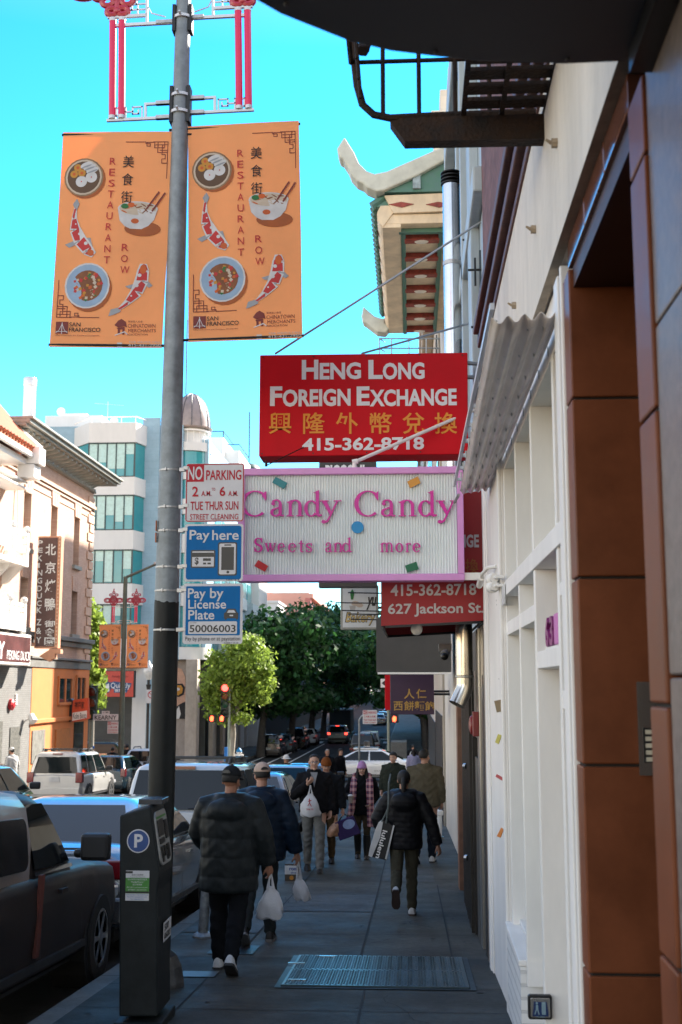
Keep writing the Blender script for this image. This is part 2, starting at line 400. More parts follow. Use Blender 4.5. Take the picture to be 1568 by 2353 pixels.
# ================================================================== right side: near stone building with its canopy
stone_b = thing('stone_building', 'polished brown stone building at the right edge with a dark rounded canopy overhead', 'building', (XF, 1.5, g(1.5)))
mb = MB()
for i, (a, b) in enumerate(((2.2, 3.085), (1.2, 2.194), (-.2, 1.194), (-3, -.206))):
    for z0, z1 in ((-.9, .5), (.508, 1.62), (1.628, 2.55), (2.558, 3.6)):
        mb.box(XF+.01, 2.6, a, b, z0, z1)
mb.build('wall', stone_m, stone_b, bevel=.006)
mb = MB(); mb.box(XF+.4, 9, -3, 3.08, 3.3, 7.5); mb.build('upper_wall', stone_m, stone_b)
pl = [(XF+.4, -3), (XF+.4, 3.0), (.66, 3.02), (.63, 3.055), (.44, 3.06), (.2, 3.03), (.08, 3.0), (-.04, 2.965), (-.15, 2.91), (-.26, 2.82), (-.32, 2.77), (-.37, 2.71), (-.45, 2.58), (-.56, 2.3), (-.62, 1.9), (-.65, 1.2), (-.65, -3)]
mb = MB(); mb.prism(fr_up(0), pl, 3.3, 3.72)
for x, y in ((.44, 3.03), (.08, 2.97), (-.3, 2.72), (.25, 2.5), (-.2, 2.3)): mb.lathe([(.001, 3.29), (.008, 3.292), (.008, 3.301)], (x, y, 0), 8)
cn = mb.build('canopy', canopy_m, stone_b, bevel=.015)
mb = MB(); mb.box(.60, .66, .5, 3.0, 3.235, 3.298); mb.build('canopy_trim', black_m, cn)

# ------------------------------------------------------------------ brick building with the white candy shop
YB0, YB1 = 3.09, 10.28
brk = thing('brick_building', 'red brick building with a cream band, white shopfront and brown tiled entrance', 'building', (XF, 6.5, g(6.5)))
mb = MB(); mb.box(XF+.03, 9, YB0, YB1-.02, 4.4, 7.6); mb.build('wall', brick_y, brk)
mb = MB()
for z0, z1, p in ((4.40, 4.46, .045), (4.50, 4.575, .085), (4.62, 4.70, .12)): mb.box(XF-p+.03, XF+.03, YB0, YB1-.35, z0, z1)
for k in range(34): mb.box(XF-.05, XF+.028, YB0+.1+k*.2, YB0+.2+k*.2, 4.705, 4.76)
mb.build('moulding', brown_mould, brk, bevel=.01)
mb = MB(); mb.box(XF, 9, YB0, YB1-.02, 3.44, 4.397); mb.build('stucco_band', cream_p, brk)
mb = MB(); mb.prism((Vector((0, 0, 0)), VX, VZ, VY), [(XF-.035, 3.40), (XF+.01, 3.40), (XF+.01, 3.47), (XF-.005, 3.47)], YB0, YB1-.6); mb.build('ledge', tan_p, brk)
mb = MB()
for y, z in ((4.05, 4.0), (4.85, 3.93), (5.75, 3.9), (6.9, 3.88), (8.1, 3.86)):
    mb.tube([(XF+.005, y, z), (XF-.025, y, z)], .022, 7); mb.tube([(XF-.025, y, z), (XF-.05, y-.01, z+.012)], [.010, .006], 6)
mb.build('wall_anchor', tan_p, brk)
# tiled entrance
mb = MB(); mb.box(XF+.004, XF+.3, 3.305, 4.66, 3.29, 3.40)
for y in (3.75, 4.2): mb.box(XF+.002, XF+.006, y-.002, y+.002, 3.29, 3.40)
mb.build('lintel', mirror_tile, brk, bevel=.004)
mb = MB()
mb.box(XF+.02, 2.6, 3.31, 4.645, 3.20, 3.288)            # dark soffit of the recess
mb.box(2.2, 2.6, 3.31, 4.645, -.7, 3.2)                  # back of the recess
mb.box(XF+.35, 2.6, 4.66, 4.8, -.7, 3.28)
mb.build('entrance_recess', mat('dark_brown_recess', (.045, .018, .012), .5, var=.2), brk)
for nm, (ya, yb), xs in (('tile_column', (4.63, 4.80), (XF, 1.55)), ('tile_column', (3.09, 3.30), (XF, 1.2))):
    mb = MB(); zz = [-.65, -.18, .535, 1.30, 2.02, 2.74, 3.285] if ya > 4 else [-.5, .1, .9, 1.55, 2.33, 3.05, 3.285]
    mb.mat(0)
    for a, b in zip(zz, zz[1:]): mb.box(xs[0], xs[1], ya, yb, a+.005, b-.005)
    mb.mat(1); mb.box(xs[0]+.012, xs[1]-.012, ya+.012, yb-.012, -.65, 3.285)
    mb.build(nm, [brown_tile, groove_m], brk, bevel=.007)
# white shopfront
mb = MB(); mb.box(XF-.01, 1.2, 4.805, 4.835, -.5, 3.36); mb.box(XF-.015, XF+.2, 4.875, 5.0, -.5, 3.34)
mb.mat(1); mb.box(XF+.01, 1.0, 4.835, 4.875, -.5, 3.34)
mb.build('pilaster', [white_p, mat('navy_gap', (.01, .012, .05), .5)], brk, bevel=.006)
mb = MB(); mb.box(XF, 1.3, 8.36, YB1, -.95, 3.32)
mb.box(XF-.022, XF, 8.36, 8.47, -.95, 3.32); mb.box(XF-.022, XF, 10.1, YB1, -.95, 3.32)
mb.box(XF-.011, XF, 8.47, 8.56, -.95, 3.3); mb.box(XF-.012, XF, 9.98, 10.1, -.95, 3.3)
mb.build('pilaster', white_p, brk, bevel=.006)
mb = MB()
for px, py in ((1141, 1380), (1152, 1381), (1142, 1390), (1152, 1391), (1150, 1500), (1147, 1560)): p = atX(px, py, XF-.0005); mb.disc(fr_right(XF), -p.y, p.z, .006, .0, .0015, 8)
mb.build('screw_holes', groove_m, brk)
mb = MB(); mb.box(XF+.02, 1.2, 5.0, 8.36, 3.13, 3.4)                         # head
FX0, FX1 = XF+.015, XF+.26
for y, w in ((8.3, .06), (7.39, .055), (6.42, .06), (5.38, .06)): mb.box(FX0, FX1, y-w/2, y+w/2, 2.32, 3.13)
mb.box(FX0-.01, FX1, 5.0, 8.36, 2.22, 2.32)                                 # transom bar
for y, w in ((8.3, .06), (7.31, .05), (6.38, .08), (5.36, .07)): mb.box(FX0, FX1, y-w/2, y+w/2, -.15, 2.22)
mb.box(FX0+.003, FX1, 6.42, 8.36, 1.95, 2.04)                               # lower bar
mb.box(FX0+.003, FX1+.4, 5.395, 6.34, 1.69, 1.78)                            # shelf of the niche
mb.box(FX0+.003, FX1, 5.0, 5.325, 1.5, 1.58); mb.box(FX0+.003, FX1, 5.0, 5.325, 2.0, 2.06)
mb.box(XF+.62, XF+.66, 5.0, 6.34, -.4, 2.22)                                  # back of the niche and door
mb.box(FX1+.001, XF+.62, 6.34, 6.38, -.5, 2.22)
mb.build('window_frame', white_p, brk, bevel=.004)
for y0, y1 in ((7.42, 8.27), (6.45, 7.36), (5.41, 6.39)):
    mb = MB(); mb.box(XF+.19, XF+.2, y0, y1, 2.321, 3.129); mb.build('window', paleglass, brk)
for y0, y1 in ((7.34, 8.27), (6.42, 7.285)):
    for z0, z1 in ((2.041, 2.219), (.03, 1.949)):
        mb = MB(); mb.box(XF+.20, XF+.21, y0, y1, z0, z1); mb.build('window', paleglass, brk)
mb = MB(); mb.prism((Vector((0, 0, 0)), VY, VZ, VX), [(7.35, -.75), (8.359, -.85), (8.359, -.02), (7.35, -.05)], XF-.02, 1.2)
mb.build('bulkhead', whitebrick, brk)
mb = MB(); mb.prism((Vector((0, 0, 0)), VY, VZ, VX), [(7.345, -.048), (8.36, -.018), (8.36, .018), (7.345, -.012)], XF-.03, XF+.2); mb.box(XF+.06, XF+.1, 7.4, 8.3, .02, .05)
mb.build('sill', white_p, brk, bevel=.005)
mb = MB(); mb.box(XF+.12, XF+.6, 6.42, 7.33, -.6, .0); mb.build('bulkhead', whitebrick, brk)

# corrugated awning over the candy shop
awn = thing('corrugated_awning', 'clear wavy corrugated plastic awning screwed above the white shop windows', 'awning', (XF, 5.1, 3.2))
poly_m = mat('wavy_polycarbonate', (.86, .80, .75), .22, var=.12, scale=2, spec=.8, trans=.25)
mb = MB(); nx, ny = 41, 14; X0, X1 = .36, .66
vs = []
for j in range(ny+1):
    y = 4.96 + (9.55-4.96)*j/ny
    for i in range(nx):
        x = X0 + (X1-X0)*i/(nx-1) + .05*(1-i/(nx-1))*j/ny
        z = 3.20 + .016*math.cos(2*math.pi*4.2*i/(nx-1)) - .03*(1-i/(nx-1))
        vs.append((x, y, z))
mb.add(vs, [(j*nx+i, j*nx+i+1, (j+1)*nx+i+1, (j+1)*nx+i) for j in range(ny) for i in range(nx-1)])
so = mb.build('corrugated_sheet', poly_m, awn, smooth=True)
sl = so.modifiers.new('thickness', 'SOLIDIFY'); sl.thickness = .003
mb = MB()
for j in range(11):
    y = 5.1 + j*.42
    for i in range(5):
        x = X0 + .03 + .07*i; mb.tube([(x, y, 3.215), (x, y, 3.165)], [.007, .004], 6)
mb.build('screw', galv2_m, awn)
mb = MB()
for j in range(9): mb.box(.37, .64, 5.3+j*.5, 5.33+j*.5, 3.226, 3.25)
mb.box(.355, .375, 4.97, 9.6, 3.225, 3.255); mb.build('batten', alu_m, awn)
mb = MB(); mb.tube([(.40, 9.6, 3.16), (.37, 9.75, 3.12)], [.012, .012], 6); mb.build('hook', galv2_m, awn)

# ------------------------------------------------------------------ fire escape
fe = thing('fire_escape', 'rusty black iron fire escape balcony bolted high on the cream wall', 'fire escape', (XF, 5.3, 4.2))
mb = MB(); mb.prism((Vector((0, 5.32, 0)), VX, VZ, -VY), [(.70, 4.16), (-.01, 4.165), (-.08, 4.27), (.0, 4.285), (.70, 4.285)], -.04, .04); mb.build('bracket', rust_m, fe)
mb = MB(); mb.prism((Vector((0, 3.9, 0)), VX, VZ, -VY), [(.70, 4.16), (-.01, 4.165), (-.08, 4.27), (.70, 4.285)], -.04, .04); mb.build('bracket', rust_m, fe)
mb = MB()
def railing(Y):
    pts = [(.62, Y, 4.335), (.1, Y, 4.33), (-.08, Y, 4.325), (-.16, Y, 4.345), (-.215, Y, 4.40), (-.24, Y, 4.5), (-.265, Y, 4.75), (-.29, Y, 5.2)]
    mb.tube(pts, .019, 8)
    for x in (-.115, .06, .235, .40): mb.tube([(x, Y, 4.33), (x, Y, 5.2)], .011, 6)
    for z in (4.62, 5.2): mb.tube([(-.27 if z < 5 else -.29, Y, z), (.62, Y, z)], .012, 6)
railing(5.36); railing(3.9)
for z in (4.62, 5.2): mb.tube([(-.27, 3.9, z), (-.27, 5.36, z)], .014, 6)
for k in range(8): mb.tube([(-.22, 4.0+k*.18, 4.38), (-.28, 4.0+k*.18, 5.2)], .01, 6)
mb.tube([(-.2, 5.05, 4.5), (-.14, 5.2, 4.85)], .03, 6)
mb.build('railing', rust_m, fe)
mb = MB()
for k in range(10): mb.box(.28, .66, 3.95+k*.135, 4.03+k*.135, 4.30, 4.32)
for x in (.27, .45, .655): mb.box(x-.012, x+.012, 3.92, 5.3, 4.287, 4.3)
mb.build('platform', rust_m, fe)

# ------------------------------------------------------------------ pale blue-grey building and its shopfront
bgb = thing('blue_grey_building', 'narrow pale blue grey building behind the red exchange sign with dark metal gates', 'building', (XF, 13.5, g(13.5)))
mb = MB(); mb.box(XF+.06, 9, YB1, 17, 2.2, 9.6)
mb.box(XF-.03, XF+.06, YB1+.9, YB1+1.5, 3.3, 9.4)
mb.box(XF-.05, XF+.06, YB1+2.4, YB1+2.6, 3.3, 9.4); mb.box(XF-.03, XF+.06, 14.2, 14.5, 3.3, 9.4)
mb.build('wall', bluegrey_p, bgb, bevel=.01)
mb = MB(); mb.box(XF-.09, XF+.06, YB1+.02, 17, 9.3, 9.75); mb.box(XF-.05, XF+.058, YB1+.02, 17, 6.1, 6.35); mb.build('cornice', bluegrey_p, bgb, bevel=.02)
darkwin = glass('dark_window_glass', (.03, .05, .06))
for y0, y1, z0, z1 in ((11.0, 11.14, 3.5, 5.8), (12.95, 14.1, 3.7, 5.7), (14.7, 16.2, 3.7, 5.7), (12.95, 14.1, 6.9, 8.7), (14.7, 16.2, 6.9, 8.7)):
    mb = MB(); mb.box(XF+.04, XF+.062, y0, y1, z0, z1); w = mb.build('window', darkwin, bgb)
mb = MB()
for y, z0 in ((10.6, 4.9), (11.0, 5.6), (12.0, 6.3), (13.6, 6.6), (11.3, 3.9)):
    mb.tube([(XF+.06, y, z0), (XF-.07, y, z0)], .012, 5); mb.box(XF-.01, XF+.01, y-.012, y+.012, z0-.16, z0+.12)
mb.build('iron_hook', dark_m, bgb)
mb = MB(); mb.box(XF+.05, 2, 10.33, 17, -1.2, 2.2); mb.build('shop_back', darkshop_m, bgb)
mb = MB(); mb.box(XF-.005, XF+.1, 10.62, 11.1, -1.1, 2.15); mb.box(XF-.02, XF+.1, 11.28, 11.62, -1.1, 2.15); mb.build('steel_panel', steel_m, bgb, bevel=.008)
mb = MB(); mb.prism((Vector((XF-.008, 0, 0)), VY, VZ, VX), [(10.74, -.9), (10.96, -.9), (10.96, 1.45), (10.92, 1.6), (10.85, 1.7), (10.78, 1.6), (10.74, 1.45)], -.002, .01); mb.build('dark_strip', black_m, bgb)
mb = MB(); mb.box(XF-.012, XF+.1, 10.3, 10.62, -1.1, 2.1); mb.build('steel_edge', mat('rusted_edge', (.20, .17, .15), .6, .4, var=.4, scale=6), bgb)
mb = MB()
for k in range(16): mb.box(XF-.04 - .03*(k % 2), XF+.02, 12.2+k*.12, 12.29+k*.12, g(12.6)+.02, 1.75)
gt = mb.build('folding_gate', mat('dark_gate', (.032, .028, .025), .45, .5, var=.3), bgb)
mb = MB()
for z in (-.2, .75): mb.tube([(XF-.075, 12.9, z), (XF-.1, 12.92, z)], .03, 8)
mb.build('padlock', steel_m, gt)
mb = MB(); mb.box(XF-.01, XF+.06, 14.3, 14.6, -1.2, 2.1); mb.box(XF-.03, XF+.06, 16.4, 16.9, -1.3, 2.1); mb.build('door_post', mat('brown_post', (.18, .085, .05), .5, var=.25), bgb)
mb = MB(); mb.box(XF-.02, XF+.06, 11.66, 12.1, g(11.9), .9); mb.box(XF-.02, XF+.06, 11.64, 12.14, 1.1, 1.75); mb.build('metal_door', mat('grey_door_metal', (.13, .125, .12), .4, .6, var=.3), bgb)

# vent pipe up the facade
vp = thing('vent_pipe', 'tall shiny galvanised vent pipe rising up the blue grey facade', 'pipe', (.52, 13.6, 2.9))
pipe_m = mat('shiny_pipe_metal', (.62, .64, .66), .2, .85, var=.12, scale=1.5)
mb = MB(); pc = [(.53, 13.6, 2.6), (.53, 13.6, 7.62)]
mb.tube(pc, .105, 20); mb.build('flue', pipe_m, vp, smooth=True)
mb = MB()
for k in range(4): mb.lathe([(.06, 7.62+k*.045), (.125, 7.63+k*.045), (.125, 7.642+k*.045), (.06, 7.652+k*.045)], (.53, 13.6, 0), 20)
mb.build('cowl', dark_m, vp, smooth=True)
mb = MB()
for z in (3.9, 5.2, 6.6):
    mb.lathe([(.106, z), (.112, z), (.112, z+.05), (.106, z+.05)], (.53, 13.6, 0), 20); mb.box(.53, .72, 13.585, 13.615, z, z+.05)
mb.build('clamp', galv2_m, vp)
dp = thing('exhaust_duct', 'short steel exhaust duct with a bent open end above the red alarm bell', 'pipe', (.5, 11.85, 1.4))
mb = MB(); mb.tube([(.52, 11.75, 2.4), (.52, 11.75, 1.62), (.51, 11.75, 1.56), (.44, 11.72, 1.42)], .085, 16, cap=False); mb.build('duct', mat('duct_metal', (.55, .53, .50), .2, .95, var=.2, scale=3), dp, smooth=True)
mb = MB(); mb.lathe([(.086, 1.68), (.092, 1.685), (.092, 1.7), (.086, 1.705)], (.52, 11.75, 0), 16); mb.build('collar', galv2_m, dp)
ab = thing('alarm_bell', 'dark red fire bell with a square back box on the steel shop panel', 'bell', (.6, 11.5, 1.2))
red_m = mat('red_enamel', (.22, .02, .02), .35, var=.15)
mb = MB(); mb.box(XF-.075, XF-.021, 11.3, 11.45, 1.13, 1.36); mb.build('back_box', red_m, ab, bevel=.006)
mb = MB(); mb.lathe([(.09, 0), (.10, .02), (.085, .05), (.03, .062)], (XF-.03, 11.8, 1.22), 18, (VY, VZ, -VX)); mb.build('gong', red_m, ab, smooth=True)

# ------------------------------------------------------------------ building with the Chinese eave
pag = thing('eaved_building', 'pale building with a green gabled Chinese eave and upturned horns', 'building', (.8, 23, g(23)))
cream2 = mat('aged_cream_paint', (.80, .66, .48), .75, var=.16, scale=2.5, bump=.1, streak=.5)
ppl = mat('pale_wall_paint', (.60, .56, .49), .8, var=.1, scale=2, streak=.3)
eave_red = mat('weathered_red', (.30, .055, .04), .6, var=.35, scale=9)
eave_green = mat('weathered_green', (.055, .16, .11), .55, var=.4, scale=5, dirt=(.10, .20, .20))
ridge_m = mat('ridge_plaster', (.58, .60, .54), .8, var=.12, scale=4)
mb = MB(); mb.box(.8, 10, 17, 29, -2.2, 12.4); mb.build('wall', ppl, pag)
mb = MB()
for k in range(9): mb.box(.74-.02*(k % 2), .8, 17.2+k*.28, 17.3+k*.28, 3, 9.7)
mb.build('pilaster', cream2, pag)
ZE, YA, YZ_, XO, XI = 9.78, 20.1, 26.5, -.46, .8
mb = MB(); mb.box(XO, XI, YA, YZ_, ZE+.02, ZE+.2)
mb.box(XO, XO+.34, YA, YZ_, ZE-.05, ZE+.02); mb.box(XI-.16, XI, YA, YZ_, ZE-.05, ZE+.02)
for k in range(7): pass
mb.build('soffit', cream2, pag, bevel=.01)
for k in range(7):
    y = YA+.5+k*.92
    mb = MB(); mb.box(XO+.4, XI-.22, y, y+.22, ZE-.09, ZE+.019); bm_ = mb.build('beam', eave_red, pag, bevel=.02)
    mb = MB(); mb.ball(((XO+XI)/2+.08, y+.11, ZE-.09), .13, .09, .025, 14, 6); mb.build('white_boss', white_p, bm_, smooth=True)
mb = MB(); mb.box(XO+.34, XO+.42, YA+.3, YZ_, ZE-.07, ZE+.018); mb.box(XI-.24, XI-.16, YA+.3, YZ_, ZE-.07, ZE+.018); mb.box(XO+.3, XI-.01, YA+.22, YA+.32, ZE-.06, ZE+.018); mb.build('green_rail', eave_green, pag)
# curved outer fascia
mb = MB(); n = 9
prof = [(XO+.02+.0, ZE-.03)] + [(XO-.02-.07*math.sin(math.pi*k/n), ZE+.0+.36*k/n) for k in range(n+1)] + [(XO+.3, ZE+.36)]
mb.prism((Vector((0, YA-.02, 0)), VX, VZ, VY), prof[::-1], 0, YZ_-YA+.04); mb.build('fascia', cream2, pag, smooth=True)
mb = MB()
for k in range(9):
    y = YA+.7+k*.68; x = XO-.095
    mb.add([(x, y-.15, ZE+.15), (x-.01, y, ZE+.06), (x, y+.15, ZE+.15), (x-.01, y, ZE+.25)], [(0, 1, 2, 3)])
    mb.box(x-.004, x+.004, y-.03, y+.03, ZE+.13, ZE+.17)
mb.build('red_diamond', eave_red, pag)
mb = MB()
for k in range(26):
    y = YA+.1+k*.25; mb.tube([(XO-.19, y, ZE+.40), (XO+.5, y, ZE+.85)], .085, 7)
mb.prism((Vector((0, YA, 0)), VX, VZ, VY), [(XO-.1, ZE+.361), (XO+.5, ZE+.75), (XI, ZE+1.05), (XI, ZE+.361)], .02, YZ_-YA-.02)
mb.build('roof_tiles', eave_green, pag)
# gable end: plaster band, green panel, ridge and horn
def ppoly(pts, Y): return [(atY(x, y, Y).x, atY(x, y, Y).z) for x, y in pts]
mb = MB(); mb.prism((Vector((0, YA, 0)), VX, VZ, -VY), ppoly([(1034, 487), (1034, 446), (884, 452), (905, 492)], YA)[::-1], -.02, .06); mb.build('gable_band', cream2, pag)
mb = MB()
for cx in (922, 1007):
    mb.prism((Vector((0, YA, 0)), VX, VZ, -VY), ppoly([(cx-28, 473), (cx, 467), (cx+30, 472), (cx+2, 480)], YA), .058, .075)
mb.build('red_diamond', eave_red, pag)
mb = MB(); mb.prism((Vector((0, YA, 0)), VX, VZ, -VY), ppoly([(880, 447), (958, 412), (1030, 372), (1036, 444)], YA), -.05, .1)
gp = mb.build('gable_panel', eave_green, pag)
mb = MB(); mb.prism((Vector((0, YA, 0)), VX, VZ, -VY), ppoly([(949, 440), (949, 395), (966, 392), (967, 440)], YA), .1, .16); mb.build('gable_bracket', mat('blue_white_paint', (.35, .45, .50), .7, var=.3, scale=8), gp)
horn = [(776, 352), (793, 325), (815, 360), (826, 385), (843, 402), (862, 409), (890, 403), (960, 372), (1028, 342), (1030, 374), (958, 414), (884, 447), (866, 450), (845, 441), (836, 432), (822, 426), (808, 410), (801, 393), (790, 376), (782, 372)]
mb = MB(); mb.prism((Vector((0, YA, 0)), VX, VZ, -VY), ppoly(horn, YA)[::-1], -.2, .2); mb.build('ridge', ridge_m, pag, bevel=.03)
YH = 26.4
mb = MB(); mb.prism((Vector((0, YH, 0)), VX, VZ, -VY), ppoly([(832, 732), (836, 710), (862, 732), (880, 738), (892, 732), (897, 757), (887, 770), (868, 768), (855, 758), (842, 748), (835, 744)], YH)[::-1], -.2, .2); mb.build('ridge', ridge_m, pag, bevel=.03)
# rooftop: chimneys behind
ch = thing('brick_chimney', 'cream rendered chimney with bare stone patches behind the fire escape', 'chimney', (1.6, 24, 12.4))
rend = mat('chimney_render', (.62, .50, .40), .85, var=.18, scale=4)
rubble = brick_mat('rubble_stone', (.62, .53, .44), (.50, .40, .32), (.20, .13, .09), 'XZ', bw=.17, bh=.11, ms=.022, bump=.8, offs=.35)
a = atY(1040, 335, 24); b = atY(1098, 170, 24)
mb = MB(); mb.box(a.x, b.x+.3, 24, 25.2, 12.3, b.z); mb.box(a.x-.07, b.x+.3, 23.93, 25.27, b.z, b.z+.16); mb.build('stack', rend, ch, bevel=.02)
mb = MB(); mb.box((a.x+b.x)/2+.12, b.x+.26, 23.96, 24.01, 12.5, b.z-.1); mb.build('bare_masonry', rubble, ch)
mb = MB(); mb.lathe([(.12, b.z+.16), (.12, b.z+.9), (.17, b.z+.92), (.17, b.z+1.0)], ((a.x+b.x)/2+.1, 24.6, 0), 12); mb.build('flue', rend, ch)
ch2 = thing('roof_block', 'stepped pale block on the roof beyond the fire escape bars', 'chimney', (1.3, 27, 12.4))
a = atY(998, 345, 27); b = atY(1028, 195, 27); c = atY(1012, 218, 27)
mb = MB(); mb.box(a.x, b.x+.5, 27, 28, 12.3, atY(1000, 262, 27).z); mb.box(c.x, b.x+.5, 27.1, 28, atY(1000, 262, 27).z, atY(1000, 215, 27).z); mb.box(a.x-.06, c.x+.4, 26.95, 28, atY(1000, 262, 27).z-.01, atY(1000, 255, 27).z); mb.box(c.x, b.x+.5, 27.2, 28, atY(1000, 215, 27).z, b.z); mb.build('block', ppl, ch2, bevel=.02)

# ------------------------------------------------------------------ more buildings down the right side
def block(label, x0, y0, y1, top, col, fl=3.3, name='shop_building', proj=.0, m=None, depth=14, wins=True, shop=True):
    b = thing(name, label, 'building', (x0, (y0+y1)/2, g((y0+y1)/2)))
    m = m or mat(name+label[:14], col, .8, var=.14, scale=1.6, bump=.1, streak=.4)
    mb = MB(); mb.box(x0, x0+depth, y0, y1, g(y1)-.6, top); mb.build('wall', m, b)
    mb = MB(); mb.box(x0-.35, x0, y0+.05, y1-.05, top-.5, top-.1); mb.build('cornice', m, b, bevel=.04)
    if wins:
        z = g(y0)+4.2
        while z + 2.2 < top-.7:
            k = max(1, int((y1-y0)/2.2))
            for i in range(k):
                yc = y0 + (i+.5)*(y1-y0)/k
                mb = MB(); mb.box(x0-.03, x0+.05, yc-.5, yc+.5, z, z+1.7); w = mb.build('window', darkwin, b)
                mb = MB(); mb.box(x0-.06, x0+.02, yc-.6, yc+.6, z-.1, z-.002); mb.build('sill', white_p, w)
            z += fl
    if shop:
        mb = MB(); mb.box(x0-.02, x0+.05, y0+.4, y1-.4, g(y1)-.1, g(y0)+2.6); mb.build('shopfront', darkshop_m, b)
    return b
block('tan stucco shop house past the green eave with dark shopfront', .75, 29.1, 37.9, 12.5, (.46, .40, .32))
block('cream corner building before the crossing with dark shop windows', .75, 38, 54, 15.5, (.55, .5, .43))  # unseen; far end drawn out past the corner to shade the parked wagon
ob_ = block('tall stone office block on the far right corner of the crossing', 1.2, 64.4, 80, 15.5, (.36, .34, .31), name='office_block', depth=9, wins=False)  # unseen block, placed and sized for its shadow on the brick corner
mb = MB(); mb.box(1.2, 2.3, 65.0, 79.5, 15.5, 25.4); mb.build('shade_slab', MT['office_blocktall stone off'], ob_)  # thin unseen slab, shaped only to throw shade across the street
block('low pale building beyond the office block on the right', 1.2, 80.2, 105, 4.2, (.5, .47, .42), name='shop_building', wins=False)  # unseen; kept low so the sun reaches the far left corner
block('long tall grey block far down the right side behind the trees', 1.2, 106, 150, 27.0, (.30, .29, .28), name='office_block', depth=10, wins=False)  # unseen; height chosen to keep the street trees in shade
block('distant pale tower at the far end of the right side', 2.2, 150.3, 330, 24.0, (.55, .52, .48), name='office_block', wins=False)
# ================================================================== signs
red_s = mat('red_sign_face', (.56, .006, .014), .55, var=.08, scale=2, spec=.15)
red_dk = mat('red_sign_cloth', (.34, .010, .012), .55, var=.1, scale=2)
white_t = mat('white_lettering', (.72, .72, .74), .5, var=.03)
gold_t = mat('orange_gold_lettering', (.72, .26, .015), .5, var=.05)
pink_f = mat('pink_sign_frame', (.66, .28, .60), .4, var=.06)
magenta = mat('magenta_letters', (.62, .008, .30), .4, var=.05)
pole_grey = mat('sign_bracket', (.34, .36, .38), .45, .6, var=.2)
# ---------------- red exchange sign
YS = 10.73
hl = thing('exchange_sign', 'large red projecting box sign with white and orange lettering above the pink framed sign', 'sign', (-.4, YS, 3.7))
mb = MB(); mb.prism(fr_front(YS), [(-1.41, 3.725), (.54, 3.725), (.55, 4.695), (-1.41, 4.705)], -.34, 0); mb.build('box', red_s, hl, bevel=.008)
mb = MB(); f = fr_front(YS)
def T(txt, x0, y0, x1, y1, n=.004, bold=.02, Y=None, **k): text(mb, txt, fr_front(Y or YS), pbox(x0, y0, x1, y1, Y or YS), n, bold, **k)
T('H', 694, 827, 732, 872, bold=.035); T('ENG', 735, 833, 830, 872, bold=.035); T('L', 847, 827, 880, 871, bold=.035); T('ONG', 880, 833, 976, 872, bold=.035)
T('F', 621, 888, 649, 933, bold=.035); T('OREIGN', 650, 894, 806, 934, bold=.035); T('E', 820, 888, 850, 932, bold=.035); T('XCHANGE', 850, 894, 1050, 933, bold=.035)
T('415-362-8718', 695, 1005, 975, 1035, bold=.03)
mb.build('lettering', white_t, hl)
mb = MB()
for ch, x0, x1 in zip('興隆外幣兌換', (619, 697, 772, 850, 925, 999), (670, 747, 823, 901, 976, 1051)): T(ch, x0, 948, x1, 997, bold=.012)
mb.build('chinese_lettering', gold_t, hl)
mb = MB()
for x, z in ((-1.38, 4.68), (-.9, 4.68), (-.4, 4.68), (.1, 4.68), (.5, 4.67), (-1.38, 3.75), (-.9, 3.75), (-.4, 3.75), (.1, 3.75), (.5, 3.75)): mb.disc(fr_front(YS), x, z, .007, .0, .005, 8)
mb.build('rivets', dark_m, hl)
mb = MB()
for (x0, y0), (x1, y1), dy in (((632, 813), (1105, 510), .05), ((832, 812), (1090, 740), .25)):
    a = atY(x0, y0, YS+dy); b = atX(x1, y1, XF+.05); mb.tube([a, b], .011, 6)
mb.tube([(.5, YS+.15, 4.64), (XF+.1, YS+.2, 4.63)], .02, 6); mb.tube([(.5, YS+.15, 4.5), (XF+.1, YS+.2, 4.5)], .02, 6); mb.tube([(.5, YS+.15, 3.9), (XF+.1, YS+.2, 3.9)], .02, 6)
mb.build('stay_rod', pole_grey, hl)
# ---------------- pink framed candy sign
YC = 10.2
cs = thing('candy_sign', 'pink framed ribbed white sign with magenta serif letters hanging below the red exchange sign', 'sign', (-.5, YC, 2.5))
mb = MB(); u0, u1, v0, v1 = -1.52, .465, 2.505, 3.51
mb.box(u0, u1, YC-.02, YC+.16, v1-.06, v1); mb.box(u0, u1, YC-.02, YC+.16, v0, v0+.06); mb.box(u0, u0+.06, YC-.02, YC+.16, v0+.06, v1-.06); mb.box(u1-.055, u1, YC-.02, YC+.16, v0+.06, v1-.06)
mb.build('frame', pink_f, cs, bevel=.006)
mb = MB(); n = 76*6; ring = []
for i in range(n+1):
    x = u0+.06 + (u1-u0-.12)*i/n; ring.append((x, YC+.028-.008*math.cos(2*math.pi*76*i/n)))
vs = [(x, y, v0+.058) for x, y in ring] + [(x, y, v1-.058) for x, y in ring]
mb.add(vs, [(i, i+1, n+2+i, n+1+i) for i in range(n)]); mb.build('ribbed_panel', mat('ribbed_white_panel', (.80, .84, .83), .4, var=.05, scale=2, coat=.1), cs, smooth=True)
mb = MB(); mb.box(u0+.06, u1-.06, YC+.06, YC+.12, v0+.06, v1-.06); mb.build('backing', white_p, cs)
